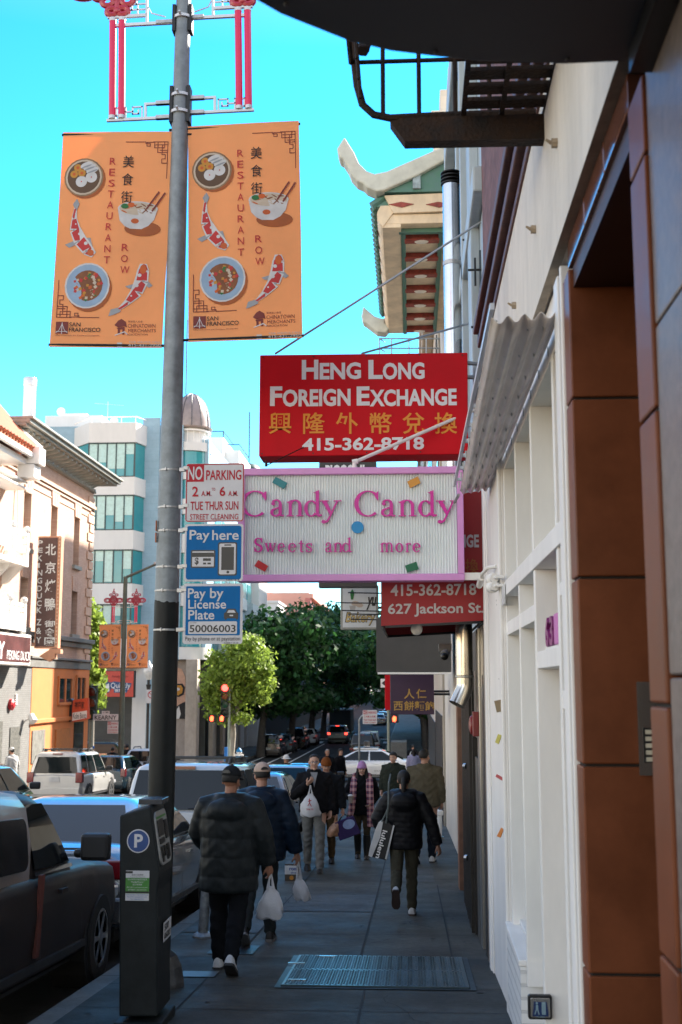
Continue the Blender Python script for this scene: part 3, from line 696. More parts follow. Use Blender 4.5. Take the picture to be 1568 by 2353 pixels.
# serif lettering, each letter cut from flat sheet
SER = {}
def arc(cx, cy, rx, ry, a0, a1, w, thin, k=18):
    L = []
    for i in range(k+1):
        a = R_(a0 + (a1-a0)*i/k); t = abs(math.cos(a))
        L.append((cx+rx*math.cos(a), cy+ry*math.sin(a), thin + (w-thin)*t**1.4))
    return ('s', L)
def ln(x0, y0, x1, y1, w, w2=None): return ('s', [(x0, y0, w), (x1, y1, w2 or w)])
def bar(x0, y0, x1, y1): return ('p', [(x0, y0), (x1, y0), (x1, y1), (x0, y1)])
def dot(x, y, r): return ('p', [(x+r*math.cos(2*math.pi*k/12), y+r*math.sin(2*math.pi*k/12)) for k in range(12)])
W, Th, S = .13, .04, .035
SER['C'] = (.86, [arc(.47, .5, .40, .49, 48, 312, .15, .045, 26), ('p', [(.70, .80), (.80, .63), (.835, .63), (.835, .97), (.79, .97)])])
SER['a'] = (.60, [ln(.40, .05, .40, .50, .12), arc(.25, .48, .15, .165, 0, 150, .10, .05, 12), dot(.13, .50, .068), arc(.235, .155, .15, .14, 95, 330, .11, .05, 14), ln(.22, .295, .40, .37, .05), arc(.47, .10, .075, .085, 180, 320, .10, .04, 8)])
SER['n'] = (.70, [ln(.17, S, .17, .60, .12), ('p', [(.02, .575), (.10, .575), (.23, .66), (.23, .52), (.10, .52)]), arc(.35, .42, .185, .21, 5, 165, .12, .05, 14), ln(.535, S, .535, .45, .12), bar(.04, 0, .31, S), bar(.40, 0, .68, S)])
SER['d'] = (.68, [arc(.27, .31, .20, .30, 40, 322, .125, .045, 24), ln(.50, .03, .50, 1.0, .12), ('p', [(.34, .95), (.44, .95), (.56, 1.04), (.56, .90), (.44, .90)]), ('p', [(.50, 0), (.56, -.02), (.68, .03), (.66, .07), (.50, .08)])])
SER['y'] = (.62, [ln(.12, .60, .33, .10, .14, .10), ln(.53, .60, .28, -.06, .055), ('s', [(.28, -.06, .06), (.22, -.18, .07), (.14, -.235, .08)]), dot(.10, -.21, .07), bar(-.02, .59, .26, .625), bar(.42, .59, .66, .625)])
SER['S'] = (.58, [arc(.29, .73, .19, .23, 30, 200, .12, .055, 14), ('s', [(.105, .66, .12), (.19, .545, .14), (.38, .44, .14), (.465, .33, .12)]), arc(.28, .27, .19, .25, -165, 15, .12, .055, 14), ('p', [(.42, .78), (.47, .66), (.50, .66), (.50, .98), (.46, .98)]), ('p', [(.06, .02), (.10, .02), (.14, .20), (.09, .35), (.06, .35)])])
SER['w'] = (.92, [ln(.12, .60, .29, .03, .13, .09), ln(.49, .60, .31, .03, .05), ln(.42, .60, .60, .03, .13, .09), ln(.80, .60, .62, .03, .05), bar(0, .59, .25, .625), bar(.33, .59, .55, .625), bar(.70, .59, .90, .625)])
SER['e'] = (.58, [arc(.29, .31, .21, .30, 5, 322, .12, .045, 26), ln(.10, .345, .50, .345, .045)])
SER['t'] = (.42, [ln(.19, .10, .19, .78, .115), ('p', [(.02, .57), (.13, .66), (.20, .80), (.245, .80), (.245, .57)]), bar(.02, .565, .38, .61), arc(.27, .11, .09, .10, 180, 325, .11, .045, 8)])
SER['s'] = (.48, [arc(.24, .45, .15, .15, 25, 200, .095, .05, 10), ('s', [(.10, .41, .10), (.20, .335, .12), (.33, .265, .11), (.38, .19, .10)]), arc(.23, .17, .15, .155, -165, 15, .095, .05, 10), ('p', [(.35, .50), (.385, .42), (.41, .42), (.41, .63), (.38, .63)]), ('p', [(.05, .0), (.08, .0), (.12, .14), (.08, .22), (.05, .22)])])
SER['m'] = (1.04, [ln(.17, S, .17, .60, .115), ('p', [(.02, .575), (.10, .575), (.23, .66), (.23, .52), (.10, .52)]), arc(.345, .42, .175, .21, 5, 165, .115, .05, 12), ln(.52, S, .52, .45, .115), arc(.695, .42, .175, .21, 5, 165, .115, .05, 12), ln(.87, S, .87, .45, .115), bar(.04, 0, .30, S), bar(.40, 0, .64, S), bar(.75, 0, 1.0, S)])
SER['o'] = (.62, [arc(.30, .31, .215, .29, 0, 360, .125, .05, 28)])
SER['r'] = (.50, [ln(.17, S, .17, .60, .12), ('p', [(.02, .575), (.10, .575), (.23, .66), (.23, .52), (.10, .52)]), arc(.33, .42, .14, .19, 60, 170, .09, .05, 8), dot(.41, .555, .06), bar(.04, 0, .34, S)])
def serif(mb, ch, x0, x1, ybase, ytop, Y, depth=.018):   # ytop = top of a letter of height 1
    w, strokes = SER[ch]
    b0, b1 = atY(x0, ybase, Y), atY(x1, ybase, Y); zt = atY(x0, ytop, Y).z
    su = (b1.x-b0.x)/w; sv = zt-b0.z; fr = fr_front(Y); e = 0
    def P(x, y): return (b0.x + x*su, b0.z + y*sv)
    for kind, L in strokes:
        e += .0004
        if kind == 'p': mb.prism(fr, [P(x, y) for x, y in L], e, depth+e); continue
        k = len(L); left = []; right = []
        for i in range(k):
            a = L[max(i-1, 0)]; c = L[min(i+1, k-1)]; dx, dy = c[0]-a[0], c[1]-a[1]; d = math.hypot(dx, dy) or 1
            nx_, ny_ = -dy/d, dx/d; x, y, ww = L[i]
            left.append(P(x+nx_*ww/2, y+ny_*ww/2)); right.append(P(x-nx_*ww/2, y-ny_*ww/2))
        o, u, v, n_ = fr
        vs = [o+u*a+v*b+n_*(depth+e) for a, b in left] + [o+u*a+v*b+n_*(depth+e) for a, b in right]
        vs += [o+u*a+v*b+n_*e for a, b in left] + [o+u*a+v*b+n_*e for a, b in right]
        fs = []
        for i in range(k-1):
            fs += [(i, i+1, k+i+1, k+i), (2*k+i, 3*k+i, 3*k+i+1, 2*k+i+1), (i, 2*k+i, 2*k+i+1, i+1), (k+i, k+i+1, 3*k+i+1, 3*k+i)]
        fs += [(0, k, 3*k, 2*k), (k-1, 3*k-1, 4*k-1, 2*k-1)]
        mb.add(vs, fs)
YL = YC+.012
for ch, x0, x1 in (('C', 553, 610), ('a', 641, 692), ('n', 693, 743), ('d', 742, 786-0), ('y', 741+0, 783)):
    pass
mb = MB()
# big letters: baseline 1187, cap top 1128
for ch, x0, x1 in (('C', 553, 614), ('a', 620, 657), ('n', 657, 700), ('d', 699, 741), ('y', 737, 782), ('C', 815, 872), ('a', 874, 913), ('n', 914, 959), ('d', 961, 1005), ('y', 1004, 1049)):
    serif(mb, ch, x0, x1, 1187, 1129, YL)
for ch, x0, x1 in (('S', 583, 606), ('w', 608, 636), ('e', 638, 656), ('e', 662, 682), ('t', 686, 700), ('s', 702, 720), ('a', 747, 766), ('n', 766, 789), ('d', 786, 810), ('m', 873, 906), ('o', 909, 928), ('r', 931, 946), ('e', 948, 968)):
    serif(mb, ch, x0, x1, 1269, 1236, YL)
mb.build('lettering', magenta, cs)
def chip(name, pts, col, Y=YL, parent=None, nn=.012):
    mb = MB(); mb.prism(fr_front(Y), ppoly(pts, Y), 0.0, nn)
    return mb.build(name, mat(name+'_%d' % int(col[0]*1000), col, .45, var=.05), parent)
chip('teal_chip', [(626, 1109), (634, 1096), (661, 1110), (653, 1124)], (.0, .19, .22), parent=cs)
chip('orange_chip', [(936, 1107), (961, 1095), (967, 1110), (943, 1122)], (.62, .27, .03), parent=cs)
chip('red_chip', [(585, 1301), (594, 1287), (617, 1301), (609, 1314)], (.50, .012, .015), parent=cs)
chip('green_chip', [(931, 1300), (957, 1291), (963, 1308), (936, 1316)], (.0, .13, .055), parent=cs)
chip('blue_dot', [(822+14*math.cos(k*.314), 1212+14*math.sin(k*.314)) for k in range(20)], (.0, .25, .55), parent=cs)
mb = MB(); a = atY(815, 1062, YC+.08); b = atX(1100, 938, XF); mb.tube([a, b], .016, 8)
mb.tube([a, a+Vector((0, 0, -.06))], .02, 8); mb.tube([(a.x-.02, a.y, a.z), (a.x+.03, a.y, a.z+.01)], .024, 8)
mb.build('stay_rod', white_p, cs)
mb = MB(); mb.tube([atY(612, 1070, YC+.05), atX(1068, 845, XF)], .005, 5); p = atY(1000, 880, 10.3); 
mb.tube([atY(612, 1072, YC+.05), atY(612, 1060, YC+.05)], .012, 6); mb.build('stay_wire', rust_m, cs)
mb = MB(); mb.box(.465, XF+.02, YC+.02, YC+.1, 2.512, 2.575); mb.tube([(XF-.01, YC+.06, 2.51), (XF-.01, YC+.06, 2.46)], .03, 10); mb.build('arm', white_p, cs)
# ---------------- red box awning with the address
YR = 10.6
ra = thing('red_awning', 'red cloth box awning with white phone number and street address beneath the pink sign', 'awning', (.2, YR, 2.1))
mb = MB(); f = fr_front(YR)
mb.prism(f, [(-.27, 2.135), (.645, 2.18), (.655, 3.36), (.48, 3.335), (-.27, 2.7)], -.012, 0); mb.build('end_panel', red_dk, ra)
mb = MB(); mb.add([(-.27, YR, 2.135), (-.27, YR+2.2, 2.135), (-.27, YR+2.2, 2.7), (-.27, YR, 2.7), (.48, YR, 3.335), (.48, YR+2.2, 3.335), (.655, YR, 3.36), (.655, YR+2.2, 3.36)], [(0, 1, 2, 3), (3, 2, 5, 4), (4, 5, 7, 6)])
mb.prism((Vector((0, YR+2.2, 0)), VX, VZ, VY), [(-.27, 2.135), (.645, 2.18), (.655, 3.36), (.48, 3.335), (-.27, 2.7)], -.01, 0)
mb.build('cover', red_dk, ra)
mb = MB(); mb.add([(-.25, YR+.01, 2.16), (.64, YR+.01, 2.2), (.64, YR+.9, 2.2), (-.25, YR+.9, 2.16)], [(0, 1, 2, 3)]); mb.build('lining', mat('pale_lining', (.50, .47, .44), .8, var=.1), ra)
mb = MB()
mb.tube([(-.26, YR+.01, 2.135), (-.26, YR+2.2, 2.13)], .012, 6); mb.tube([(-.26, YR+2.19, 2.13), (.64, YR+2.19, 2.18)], .012, 6); mb.tube([(.64, YR+.05, 2.18), (.64, YR+2.2, 2.18)], .012, 6); mb.build('frame', dark_m, ra)
mb = MB()
T('415-362-8718', 898, 1343, 1095, 1370, bold=.02, Y=YR, skew=.01); T('627 Jackson St.', 892, 1387, 1112, 1418, bold=.02, Y=YR, skew=.01); T('FOREIGN EXCHANGE', 872, 1229, 1101, 1259, bold=.035, Y=YR)
mb.build('lettering', mat('off_white_lettering', (.55, .52, .50), .6, var=.05), ra)
mb = MB()
for ch, x0 in zip('興隆外幣兌換', (890, 926, 962, 998, 1034, 1070)): T(ch, x0, 1284, x0+30, 1319, bold=.01, Y=YR)
mb.build('chinese_lettering', mat('dull_orange_lettering', (.36, .10, .015), .6, var=.08), ra)
lamp = MB(); lamp.ball((.05, YR+.35, 2.12), .055, n=16, m=10); tag(lamp.build('lamp_globe', white_p, None, smooth=True), 'small white globe lamp under the lining of the red awning', 'lamp')
cam2 = thing('security_camera', 'small dark dome security camera below the red awning', 'camera', (.2, 13.1, 1.9))
mb = MB(); mb.box(.30, .44, 13.0, 13.1, 1.98, 2.06); mb.tube([(.38, 13.05, 1.98), (.36, 12.99, 1.93)], .05, 12); mb.build('housing', mat('grey_plastic', (.25, .25, .25), .5), cam2)
mb = MB(); mb.ball((.36, 12.97, 1.92), .042, n=12, m=8); mb.build('lens', black_m, cam2, smooth=True)
# ---------------- grey box awning further down
ga = thing('grey_awning', 'dark grey cloth box awning hanging over the pavement past the red awning', 'awning', (.1, 18.6, 1.7))
a = pbox(865, 1432, 1037, 1545, 18.6)
mb = MB(); mb.prism(fr_front(18.6), [(a[0], a[1]), (a[2], a[1]+.01), (a[2], a[3]+.6), (a[0]+.5, a[3]+.55), (a[0], a[3]+.05)], -4.5, 0); mb.build('cover', mat('dark_grey_cloth', (.075, .07, .065), .8, var=.15, scale=2), ga)
mb = MB(); mb.box(a[0]+.02, a[2], 18.58, 18.62, a[1]-.03, a[1]); mb.build('hem', white_p, ga)
def box_sign(label, name, x0, y0, x1, y1, Y, m, depth=.2, cat='sign', fm=None):
    t = thing(name, label, cat, atY((x0+x1)/2, y1, Y)); b = pbox(x0, y0, x1, y1, Y)
    mb = MB(); mb.prism(fr_front(Y), [(b[0], b[1]), (b[2], b[1]), (b[2], b[3]), (b[0], b[3])], -depth, 0); mb.build('box', fm or m, t, bevel=.01)
    if fm: mb = MB(); e = .05*(b[3]-b[1]); mb.prism(fr_front(Y), [(b[0]+e, b[1]+e), (b[2]-e, b[1]+e), (b[2]-e, b[3]-e), (b[0]+e, b[3]-e)], 0, .006); mb.build('face', m, t)
    mb = MB(); mb.tube([(b[2]-.05, Y+.1, (b[1]+b[3])/2), (.95, Y+.1, (b[1]+b[3])/2)], .025, 6); mb.build('arm', dark_m, t)
    return t
t = box_sign('dark purple hanging sign with gold Chinese characters near the crossing', 'purple_sign', 897, 1549, 998, 1642, 25, mat('dark_purple', (.035, .012, .04), .5, var=.1))
mb = MB()
for ch, x0, x1, y0, y1 in (('人', 929, 953, 1583, 1606), ('仁', 957, 980, 1583, 1605), ('西', 905, 926, 1612, 1633), ('餅', 929, 952, 1611, 1633), ('麵', 953, 976, 1611, 1633), ('飽', 977, 999, 1612, 1633)): T(ch, x0, y0, x1, y1, bold=.012, Y=25, n=.01)
mb.build('lettering', mat('gold_paint', (.42, .24, .05), .5), t)
t = box_sign('narrow bright red sign edge beside the dark purple hanging sign', 'red_sign', 885, 1546, 898, 1632, 25.4, red_s, depth=.35)
t = box_sign('white bakery sign with pastries and yellow italic lettering', 'bakery_sign', 783, 1345, 870, 1447, 21.5, mat('white_sign_face', (.60, .62, .64), .5, var=.05), fm=mat('aged_sign_frame', (.28, .28, .25), .6, var=.2))
YK = 21.5
mb = MB(); T('Bakery', 793, 1406, 864, 1438, bold=.03, Y=YK, n=.012, shear=.25); mb.build('lettering_outline', black_m, t)
mb = MB(); T('Bakery', 795, 1408, 862, 1436, bold=.0, Y=YK, n=.018, shear=.25); mb.build('lettering', mat('pastel_yellow', (.62, .45, .17), .5), t)
pastry = mat('pastry_beige', (.50, .40, .33), .6, var=.1)
mb = MB(); f = fr_front(YK)
def ell(cx, cy, rx, ry, n0, n1, Y, k=18):
    return ppoly([(cx+rx*math.cos(2*math.pi*i/k), cy-ry*math.sin(2*math.pi*i/k)) for i in range(k)], Y)
mb.mat(0); mb.prism(f, ell(817, 1387, 9, 6, 0, 0, YK), .007, .011); mb.prism(f, ell(827, 1391, 8, 5, 0, 0, YK), .009, .013)
mb.mat(1); mb.prism(f, ppoly([(803, 1392), (818, 1392), (816, 1404), (806, 1404)], YK)[::-1], .007, .012)
mb.mat(2); mb.prism(f, ppoly([(805, 1362), (810, 1354), (815, 1362), (812, 1378), (807, 1378)], YK)[::-1], .007, .012)
mb.mat(3); T('yu', 842, 1372, 866, 1402, bold=.03, Y=YK, n=.012, shear=.3)
mb.build('picture', [pastry, mat('tub_grey', (.4, .38, .37), .5), mat('leaf_green', (.02, .16, .04), .5), black_m], t)
YO = 20.3
t = box_sign('orange red illuminated sign with a black frame half hidden behind the pink sign', 'orange_sign', 733, 1061, 866, 1350, YO, mat('orange_red_face', (.62, .075, .025), .4, var=.05), fm=black_m)
mb = MB(); T('PICCONI', 748, 1068, 838, 1104, bold=.05, Y=YO, n=.012); mb.build('lettering', white_t, t)
t = thing('iron_sign_frame', 'bare black iron bars of an old sign frame in front of the bakery sign', 'sign frame', atY(820, 1380, 20.9))
mb = MB()
for y, x0 in ((1362, 800), (1385, 772), (1403, 785), (1411, 800), (1423, 806)): mb.tube([atY(x0, y, 20.9), atY(900, y+2, 20.9)], .012, 5)
mb.build('bar', dark_m, t)
t = thing('balcony_rail', 'thin pipe rail of a small balcony just under the green eave', 'railing', (.5, 29.5, 8.9))
mb = MB()
for y in (778, 800): mb.tube([atY(872, y, 29), atY(1030, y, 29)], .02, 5); mb.tube([atY(872, y, 29), atY(885, y+8, 33)], .02, 5)
for x in (872, 900, 940, 980): mb.tube([atY(x, 778, 29), atY(x, 830, 29)], .018, 5)
mb.build('rail', pole_grey, t)

# ---------------- lights and small things on the shop
sp = thing('floodlight_pair', 'pair of white outdoor floodlights on the shop pilaster with one green bulb', 'lamp', (XF, 8.35, 2.2))
for i, (y0, y1) in enumerate(((1331, 1326), (1348, 1346))):
    mb = MB(); a = atX(1130, y0, XF-.06); b = atX(1158, y1, XF-.02); a = Vector((a.x-.03, 8.9, a.z)); b = Vector((XF-.05, 8.25, atX(1158, y1, XF).z))
    d = b-a; a = b - d.normalized()*.30
    mb.tube([a, a+d.normalized()*.02, a+d.normalized()*.10, a+d.normalized()*.11, a+d.normalized()*.2], [.040, .045, .045, .035, .032], 14); mb.tube([a+d.normalized()*.2, b, Vector((XF, b.y, b.z))], .012, 8)
    l_ = mb.build('housing', white_p, sp, smooth=True)
    mb = MB(); mb.ball(a, .036, n=12, m=8); mb.build('bulb', mat('green_bulb', (.25, .6, .35), .2, emit=(.2, .9, .4), estr=.5) if i == 0 else mat('white_bulb', (.6, .6, .62), .2), l_, smooth=True)
mb = MB(); mb.box(XF-.012, XF, 8.15, 8.33, 2.16, 2.30); mb.build('mount', alu_m, sp)
pc_ = thing('pipe_camera', 'white tubular camera on a bent arm above the floodlights', 'camera', (XF, 9.3, 2.55))
mb = MB(); a = atX(1158, 1279, XF); mb.tube([(XF, 8.9, a.z+.0), (XF-.06, 9.0, a.z+.0), (XF-.08, 9.4, a.z-.01), (XF-.08, 9.55, a.z-.035)], .016, 8); mb.build('arm', white_p, pc_, smooth=True)
mb = MB(); mb.tube([(XF-.08, 9.5, a.z-.03), (XF-.085, 9.75, a.z-.075)], .026, 10); mb.build('body', white_p, pc_, smooth=True)
STK = (('gold', [(1136, 1611), (1150, 1608), (1156, 1634), (1142, 1637)], (.16, .095, .01), 'gold wavy printed paper sticker, topmost on the white pilaster'),
       ('yellow', [(1145, 1687), (1153, 1690), (1146, 1710), (1138, 1706)], (.52, .46, .03), 'yellow strip sticker below the gold one on the white pilaster'),
       ('red', [(1142, 1779), (1162, 1791), (1159, 1797), (1139, 1785)], (.46, .012, .02), 'red slanted strip sticker on the white pilaster'),
       ('orange', [(1152, 1902), (1158, 1906), (1150, 1925), (1142, 1922)], (.72, .20, .0), 'orange strip sticker, lowest on the white pilaster'))
for nm, pts, col, lb in STK:
    mb = MB(); P = [atX(x, y, XF-.004) for x, y in pts]
    vs = P + [p+Vector((.003, 0, 0)) for p in P]; k = 4
    mb.add(vs, [(0, 1, 2, 3), (7, 6, 5, 4)] + [(i, (i+1) % 4, 4+(i+1) % 4, 4+i) for i in range(4)])
    o = mb.build('paper_sticker', mat(nm+'_sticker', col, .5, var=.08 if nm != 'gold' else .5, scale=40)); tag(o, lb, 'sticker', 'paper stickers on the white pilaster')
ab_ = thing('address_block', 'pink and purple cut-out house number 631 standing on a white shelf', 'house number', (.8, 5.6, 1.78))
fr_ = (Vector((XF+.02, 0, 0)), -VY, VZ, -VX)
def solid(txt, fr, box, n0, n1, bold):      # thick cut-out figure
    mb = MB(); text(mb, txt, fr, box, n1, bold); k = len(mb.v); top = list(mb.f); text(mb, txt, fr, box, n0, bold)
    ed = {}
    for f_ in top:
        for a, b in zip(f_, f_[1:]+f_[:1]): ed[(a, b)] = 1
    for a, b in list(ed):
        if (b, a) not in ed: mb.f.append((a, b, b+k, a+k)); mb.m.append(0)
    return mb
numm = mat('pink_block', (.58, .15, .46), .45, var=.06)
for ch, u0, u1 in (('6', -5.97, -5.84), ('3', -5.79, -5.66)): solid(ch, fr_, (u0, 1.792, u1, 1.935), -.14, .0, .03).build('figure', mat('purple_number', (.26, .03, .18), .4), ab_)
mb = MB(); mb.box(XF+.02, XF+.30, 5.46, 5.60, 1.792, 1.935); mb.build('figure', numm, ab_, bevel=.004)
mb = MB(); mb.box(XF+.03, XF+.4, 5.43, 6.05, 1.7815, 1.7915); mb.build('stand', white_p, ab_)
lf = MB(); lf.prism((Vector((XF+.42, 5.75, 0)), VX, VZ, VY), [(0, 1.79), (.05, 1.79), (.01, 2.03), (-.01, 2.03)], 0, .01); tag(lf.build('green_leaf_decal', mat('green_decal', (.18, .42, .08), .5)), 'thin pale green blade behind the pink house number', 'decoration')
pb_ = thing('door_button', 'blue push button plate showing a walking figure and open door on the shop corner', 'push button', (.7, 6.33, -.1))
YP = 6.335; b = pbox(1213, 2284, 1268, 2340, YP)
mb = MB(); mb.prism(fr_front(YP), rrect(*b, .012), 0, .03); mb.build('surround', black_m, pb_, bevel=.004)
mb = MB(); mb.prism(fr_front(YP), rrect(b[0]+.012, b[1]+.012, b[2]-.012, b[3]-.012, .006), .03, .042); mb.build('steel_plate', steel_m, pb_, bevel=.003)
mb = MB(); mb.prism(fr_front(YP), [(b[0]+.02, b[1]+.02), (b[2]-.02, b[1]+.02), (b[2]-.028, b[3]-.028), (b[0]+.028, b[3]-.028)], .042, .047); mb.build('blue_pad', mat('navy_pad', (.01, .03, .11), .4), pb_)
mb = MB(); cx = (b[0]+b[2])/2; cz = (b[1]+b[3])/2; f = fr_front(YP)
mb.disc(f, cx-.018, cz+.025, .006, .047, .049, 10); mb.prism(f, [(cx-.024, cz-.005), (cx-.012, cz-.005), (cx-.012, cz+.016), (cx-.024, cz+.016)], .047, .049)
mb.prism(f, [(cx-.024, cz-.005), (cx-.032, cz-.03), (cx-.027, cz-.03), (cx-.018, cz-.006)], .0472, .049); mb.prism(f, [(cx-.018, cz-.005), (cx-.010, cz-.03), (cx-.005, cz-.03), (cx-.012, cz-.004)], .0474, .049)
mb.prism(f, [(cx+.006, cz-.03), (cx+.026, cz-.03), (cx+.026, cz+.03), (cx+.006, cz+.03)], .047, .049)
text(mb, 'PUSH', f, (cx-.02, cz-.045, cx+.02, cz-.036), .049); mb.build('symbol', mat('pale_blue_print', (.2, .3, .36), .5), pb_)
ic = thing('intercom_panel', 'brushed steel intercom panel with a column of lit name buttons in the brown entrance', 'intercom', (.85, 4.6, 1.2))
YI = 4.622; b = pbox(1466, 1567, 1560, 1782, YI)
mb = MB(); mb.prism(fr_front(YI), rrect(*b, .004), 0, .012); mb.build('plate', steel_m, ic)
mb = MB(); f = fr_front(YI)
q = pbox(1478, 1672, 1500, 1752, YI)
mb.mat(0); mb.prism(f, [(q[0], q[1]), (q[2], q[1]), (q[2], q[3]), (q[0], q[3])], .012, .014)
mb.mat(1)
for k in range(5): z = q[1] + (q[3]-q[1])*(k+.15)/5.1; mb.prism(f, [(q[0]+.008, z), (q[2]-.004, z), (q[2]-.004, z+.016), (q[0]+.008, z+.016)], .014, .017)
mb.build('buttons', [black_m, mat('ivory_button', (.6, .55, .42), .4)], ic)

# ================================================================== the grey lamp post and what it carries
YP0 = 9.2
post = thing('lamp_post', 'tall grey galvanised lamp post with its lower part painted black', 'lamp post', (-1.94, YP0, g(YP0)))
def px_(z): return -1.944 + (z-.0)*.0063
def prad(z): return max(.05, .1 - max(0, z-1.5)*.0064)
mb = MB(); mb.tube([(px_(z), YP0, z) for z in (2.25, 3.5, 5, 6.5, 8, 9.5)], [prad(z) for z in (2.25, 3.5, 5, 6.5, 8, 9.5)], 28)
mb.build('shaft', mat('galvanised_post', (.20, .225, .24), .5, .35, var=.2, scale=9, detail=3), post, smooth=True)
mb = MB(); n = 28
rings = []
for z in (-.62, 1, 2.20):
    rings.append([Vector((px_(z)+(prad(z)+.002)*math.cos(2*math.pi*k/n), YP0+(prad(z)+.002)*math.sin(2*math.pi*k/n), z)) for k in range(n)])
rings.append([Vector((px_(2.25)+(prad(2.25)+.0022)*math.cos(2*math.pi*k/n), YP0+(prad(2.25)+.0022)*math.sin(2*math.pi*k/n), 2.26+random.uniform(-.012, .012))) for k in range(n)])
mb.loft(rings, cap=False); mb.build('black_paint', mat('black_post_paint', (.008, .010, .010), .5, var=.4, scale=5, bump=.08, spec=.25), post, smooth=True)
mb = MB(); mb.lathe([(.21, 0), (.21, .05), (.19, .16), (.15, .24), (.11, .27), (.1, .28)], (px_(0), YP0, g(YP0)-.01), 10); mb.build('base_cover', mat('worn_base_metal', (.10, .095, .09), .4, .6, var=.4, scale=8), post, bevel=.01)
# street cleaning and parking signs on bands
YG = 9.08
def pole_sign(label, x0, y0, x1, y1, base, group=None):
    t = thing('parking_sign', label, 'sign', atY((x0+x1)/2, y1, YG)); b = pbox(x0, y0, x1, y1, YG)
    mb = MB(); mb.prism(fr_front(YG), rrect(*b, .022), -.003, 0); mb.build('plate', base, t)
    mb = MB()
    for yy in (y0+17, y1-32):
        z = atY(400, yy, YP0).z
        mb.lathe([(prad(z)+.001, z-.008), (prad(z)+.004, z-.008), (prad(z)+.004, z+.008), (prad(z)+.001, z+.008)], (px_(z), YP0, 0), 26)
        mb.box(px_(z)-.025, px_(z)-.012, YP0-prad(z)-.014, YP0-prad(z), z-.014, z+.014)
        mb.box(px_(z)+prad(z)-.005, b[0]+.012, YP0-.06, YP0-.03, z-.016, z+.016); mb.box(b[0]-.02, b[0]+.022, YG-.004, YP0-.03, z-.014, z+.014)
    mb.build('band', galv2_m, t, bevel=.002)
    return t, b
sign_w = mat('sign_white', (.58, .57, .58), .5, var=.07, scale=4, spec=.2)
sign_r = mat('sign_red', (.42, .02, .035), .5, var=.1, spec=.15)
sign_b = mat('sign_blue', (.004, .13, .36), .5, var=.14, scale=4, streak=.2, spec=.12)
t, b = pole_sign('white no parking street cleaning sign with red lettering, topmost on the lamp post', 427, 1065, 561, 1199, sign_w)
f = fr_front(YG); Y = YG
def outline(mb, b, inset, w, r, n, seg=4):
    o = rrect(b[0]+inset, b[1]+inset, b[2]-inset, b[3]-inset, r, seg); i = rrect(b[0]+inset+w, b[1]+inset+w, b[2]-inset-w, b[3]-inset-w, max(r-w, .002), seg)
    k = len(o); P = [Vector((u, YG-n, v)) for u, v in o] + [Vector((u, YG-n, v)) for u, v in i]
    mb.add(P, [(j, (j+1) % k, k+(j+1) % k, k+j) for j in range(k)])
mb = MB(); outline(mb, b, .002, .008, .02, .0015)
q = pbox(430, 1068, 469, 1107, YG); mb.prism(f, [(q[0], q[1]), (q[2], q[1]), (q[2], q[3]), (q[0], q[3])], .0005, .0018)
def S_(txt, x0, y0, x1, y1, bold=.01, n=.003, **k): text(mb, txt, fr_front(YG), pbox(x0, y0, x1, y1, YG), n, bold, **k)
S_('PARKING', 474, 1080, 555, 1103, .015); S_('2', 442, 1118, 456, 1141, .02); S_('A.M.', 463, 1128, 486, 1140); S_('TO', 487, 1121, 495, 1128); S_('6', 505, 1118, 518, 1140, .02); S_('A.M.', 525, 1128, 547, 1140)
S_('TUE THUR SUN', 438, 1152, 548, 1172, .012); S_('STREET CLEANING', 437, 1181, 548, 1194, .005)
mb.build('lettering', sign_r, t)
mb = MB(); S_('NO', 432, 1072, 466, 1103, .02, .004); mb.build('white_lettering', sign_w, t)
t, b = pole_sign('blue pay here sign with card and phone symbols, middle sign on the lamp post', 424, 1204, 559, 1336, sign_w)
mb = MB(); mb.prism(f, rrect(b[0]+.015, b[1]+.015, b[2]-.015, b[3]-.015, .02), .0005, .0016); mb.build('blue_panel', sign_b, t)
mb = MB(); S_('Pay', 436, 1218, 482, 1247, .014, .004); S_('here', 488, 1218, 549, 1241, .014, .004)
def R2(x0, y0, x1, y1, r, n0, n1): mb.prism(f, rrect(*pbox(x0, y0, x1, y1, YG), r), n0, n1)
R2(442, 1267, 492, 1302, .006, .003, .0036); R2(504, 1249, 542, 1320, .012, .003, .0036); mb.build('white_symbols', sign_w, t)
mb = MB(); R2(439, 1264, 495, 1305, .01, .002, .0024); R2(501, 1246, 545, 1323, .016, .002, .0024); R2(442, 1270, 492, 1280, .001, .0037, .0042); R2(509, 1257, 538, 1310, .001, .0037, .0042); R2(516, 1251, 532, 1254, .001, .0037, .0042)
mb.disc(f, (pbox(520, 1311, 528, 1318, YG)[0]+pbox(520, 1311, 528, 1318, YG)[2])/2, pbox(520, 1311, 528, 1318, YG)[1]+.011, .011, .0037, .0042)
R2(467, 1283, 485, 1289, .001, .0037, .0042); R2(467, 1293, 474, 1297, .001, .0037, .0042); R2(477, 1293, 485, 1297, .001, .0037, .0042); S_('$', 448, 1281, 457, 1299, .03, .0045); S_('08/23', 520, 1331, 550, 1334, .0, .003)
mb.build('dark_symbols', black_m, t)
t, b = pole_sign('blue pay by license plate sign with zone number, lowest on the lamp post', 421, 1341, 558, 1480, sign_w)
mb = MB(); q = pbox(427, 1347, 552, 1460, YG); mb.prism(f, rrect(*q, .008), .0005, .0016); mb.build('blue_panel', sign_b, t)
mb = MB(); S_('Pay', 432, 1352, 473, 1382, .014, .004); S_('by', 483, 1351, 514, 1382, .014, .004); S_('License', 433, 1378, 520, 1399, .014, .004); S_('Plate', 433, 1402, 493, 1424, .014, .004)
R2(433, 1428, 545, 1457, .01, .003, .0036); mb.build('white_symbols', sign_w, t)
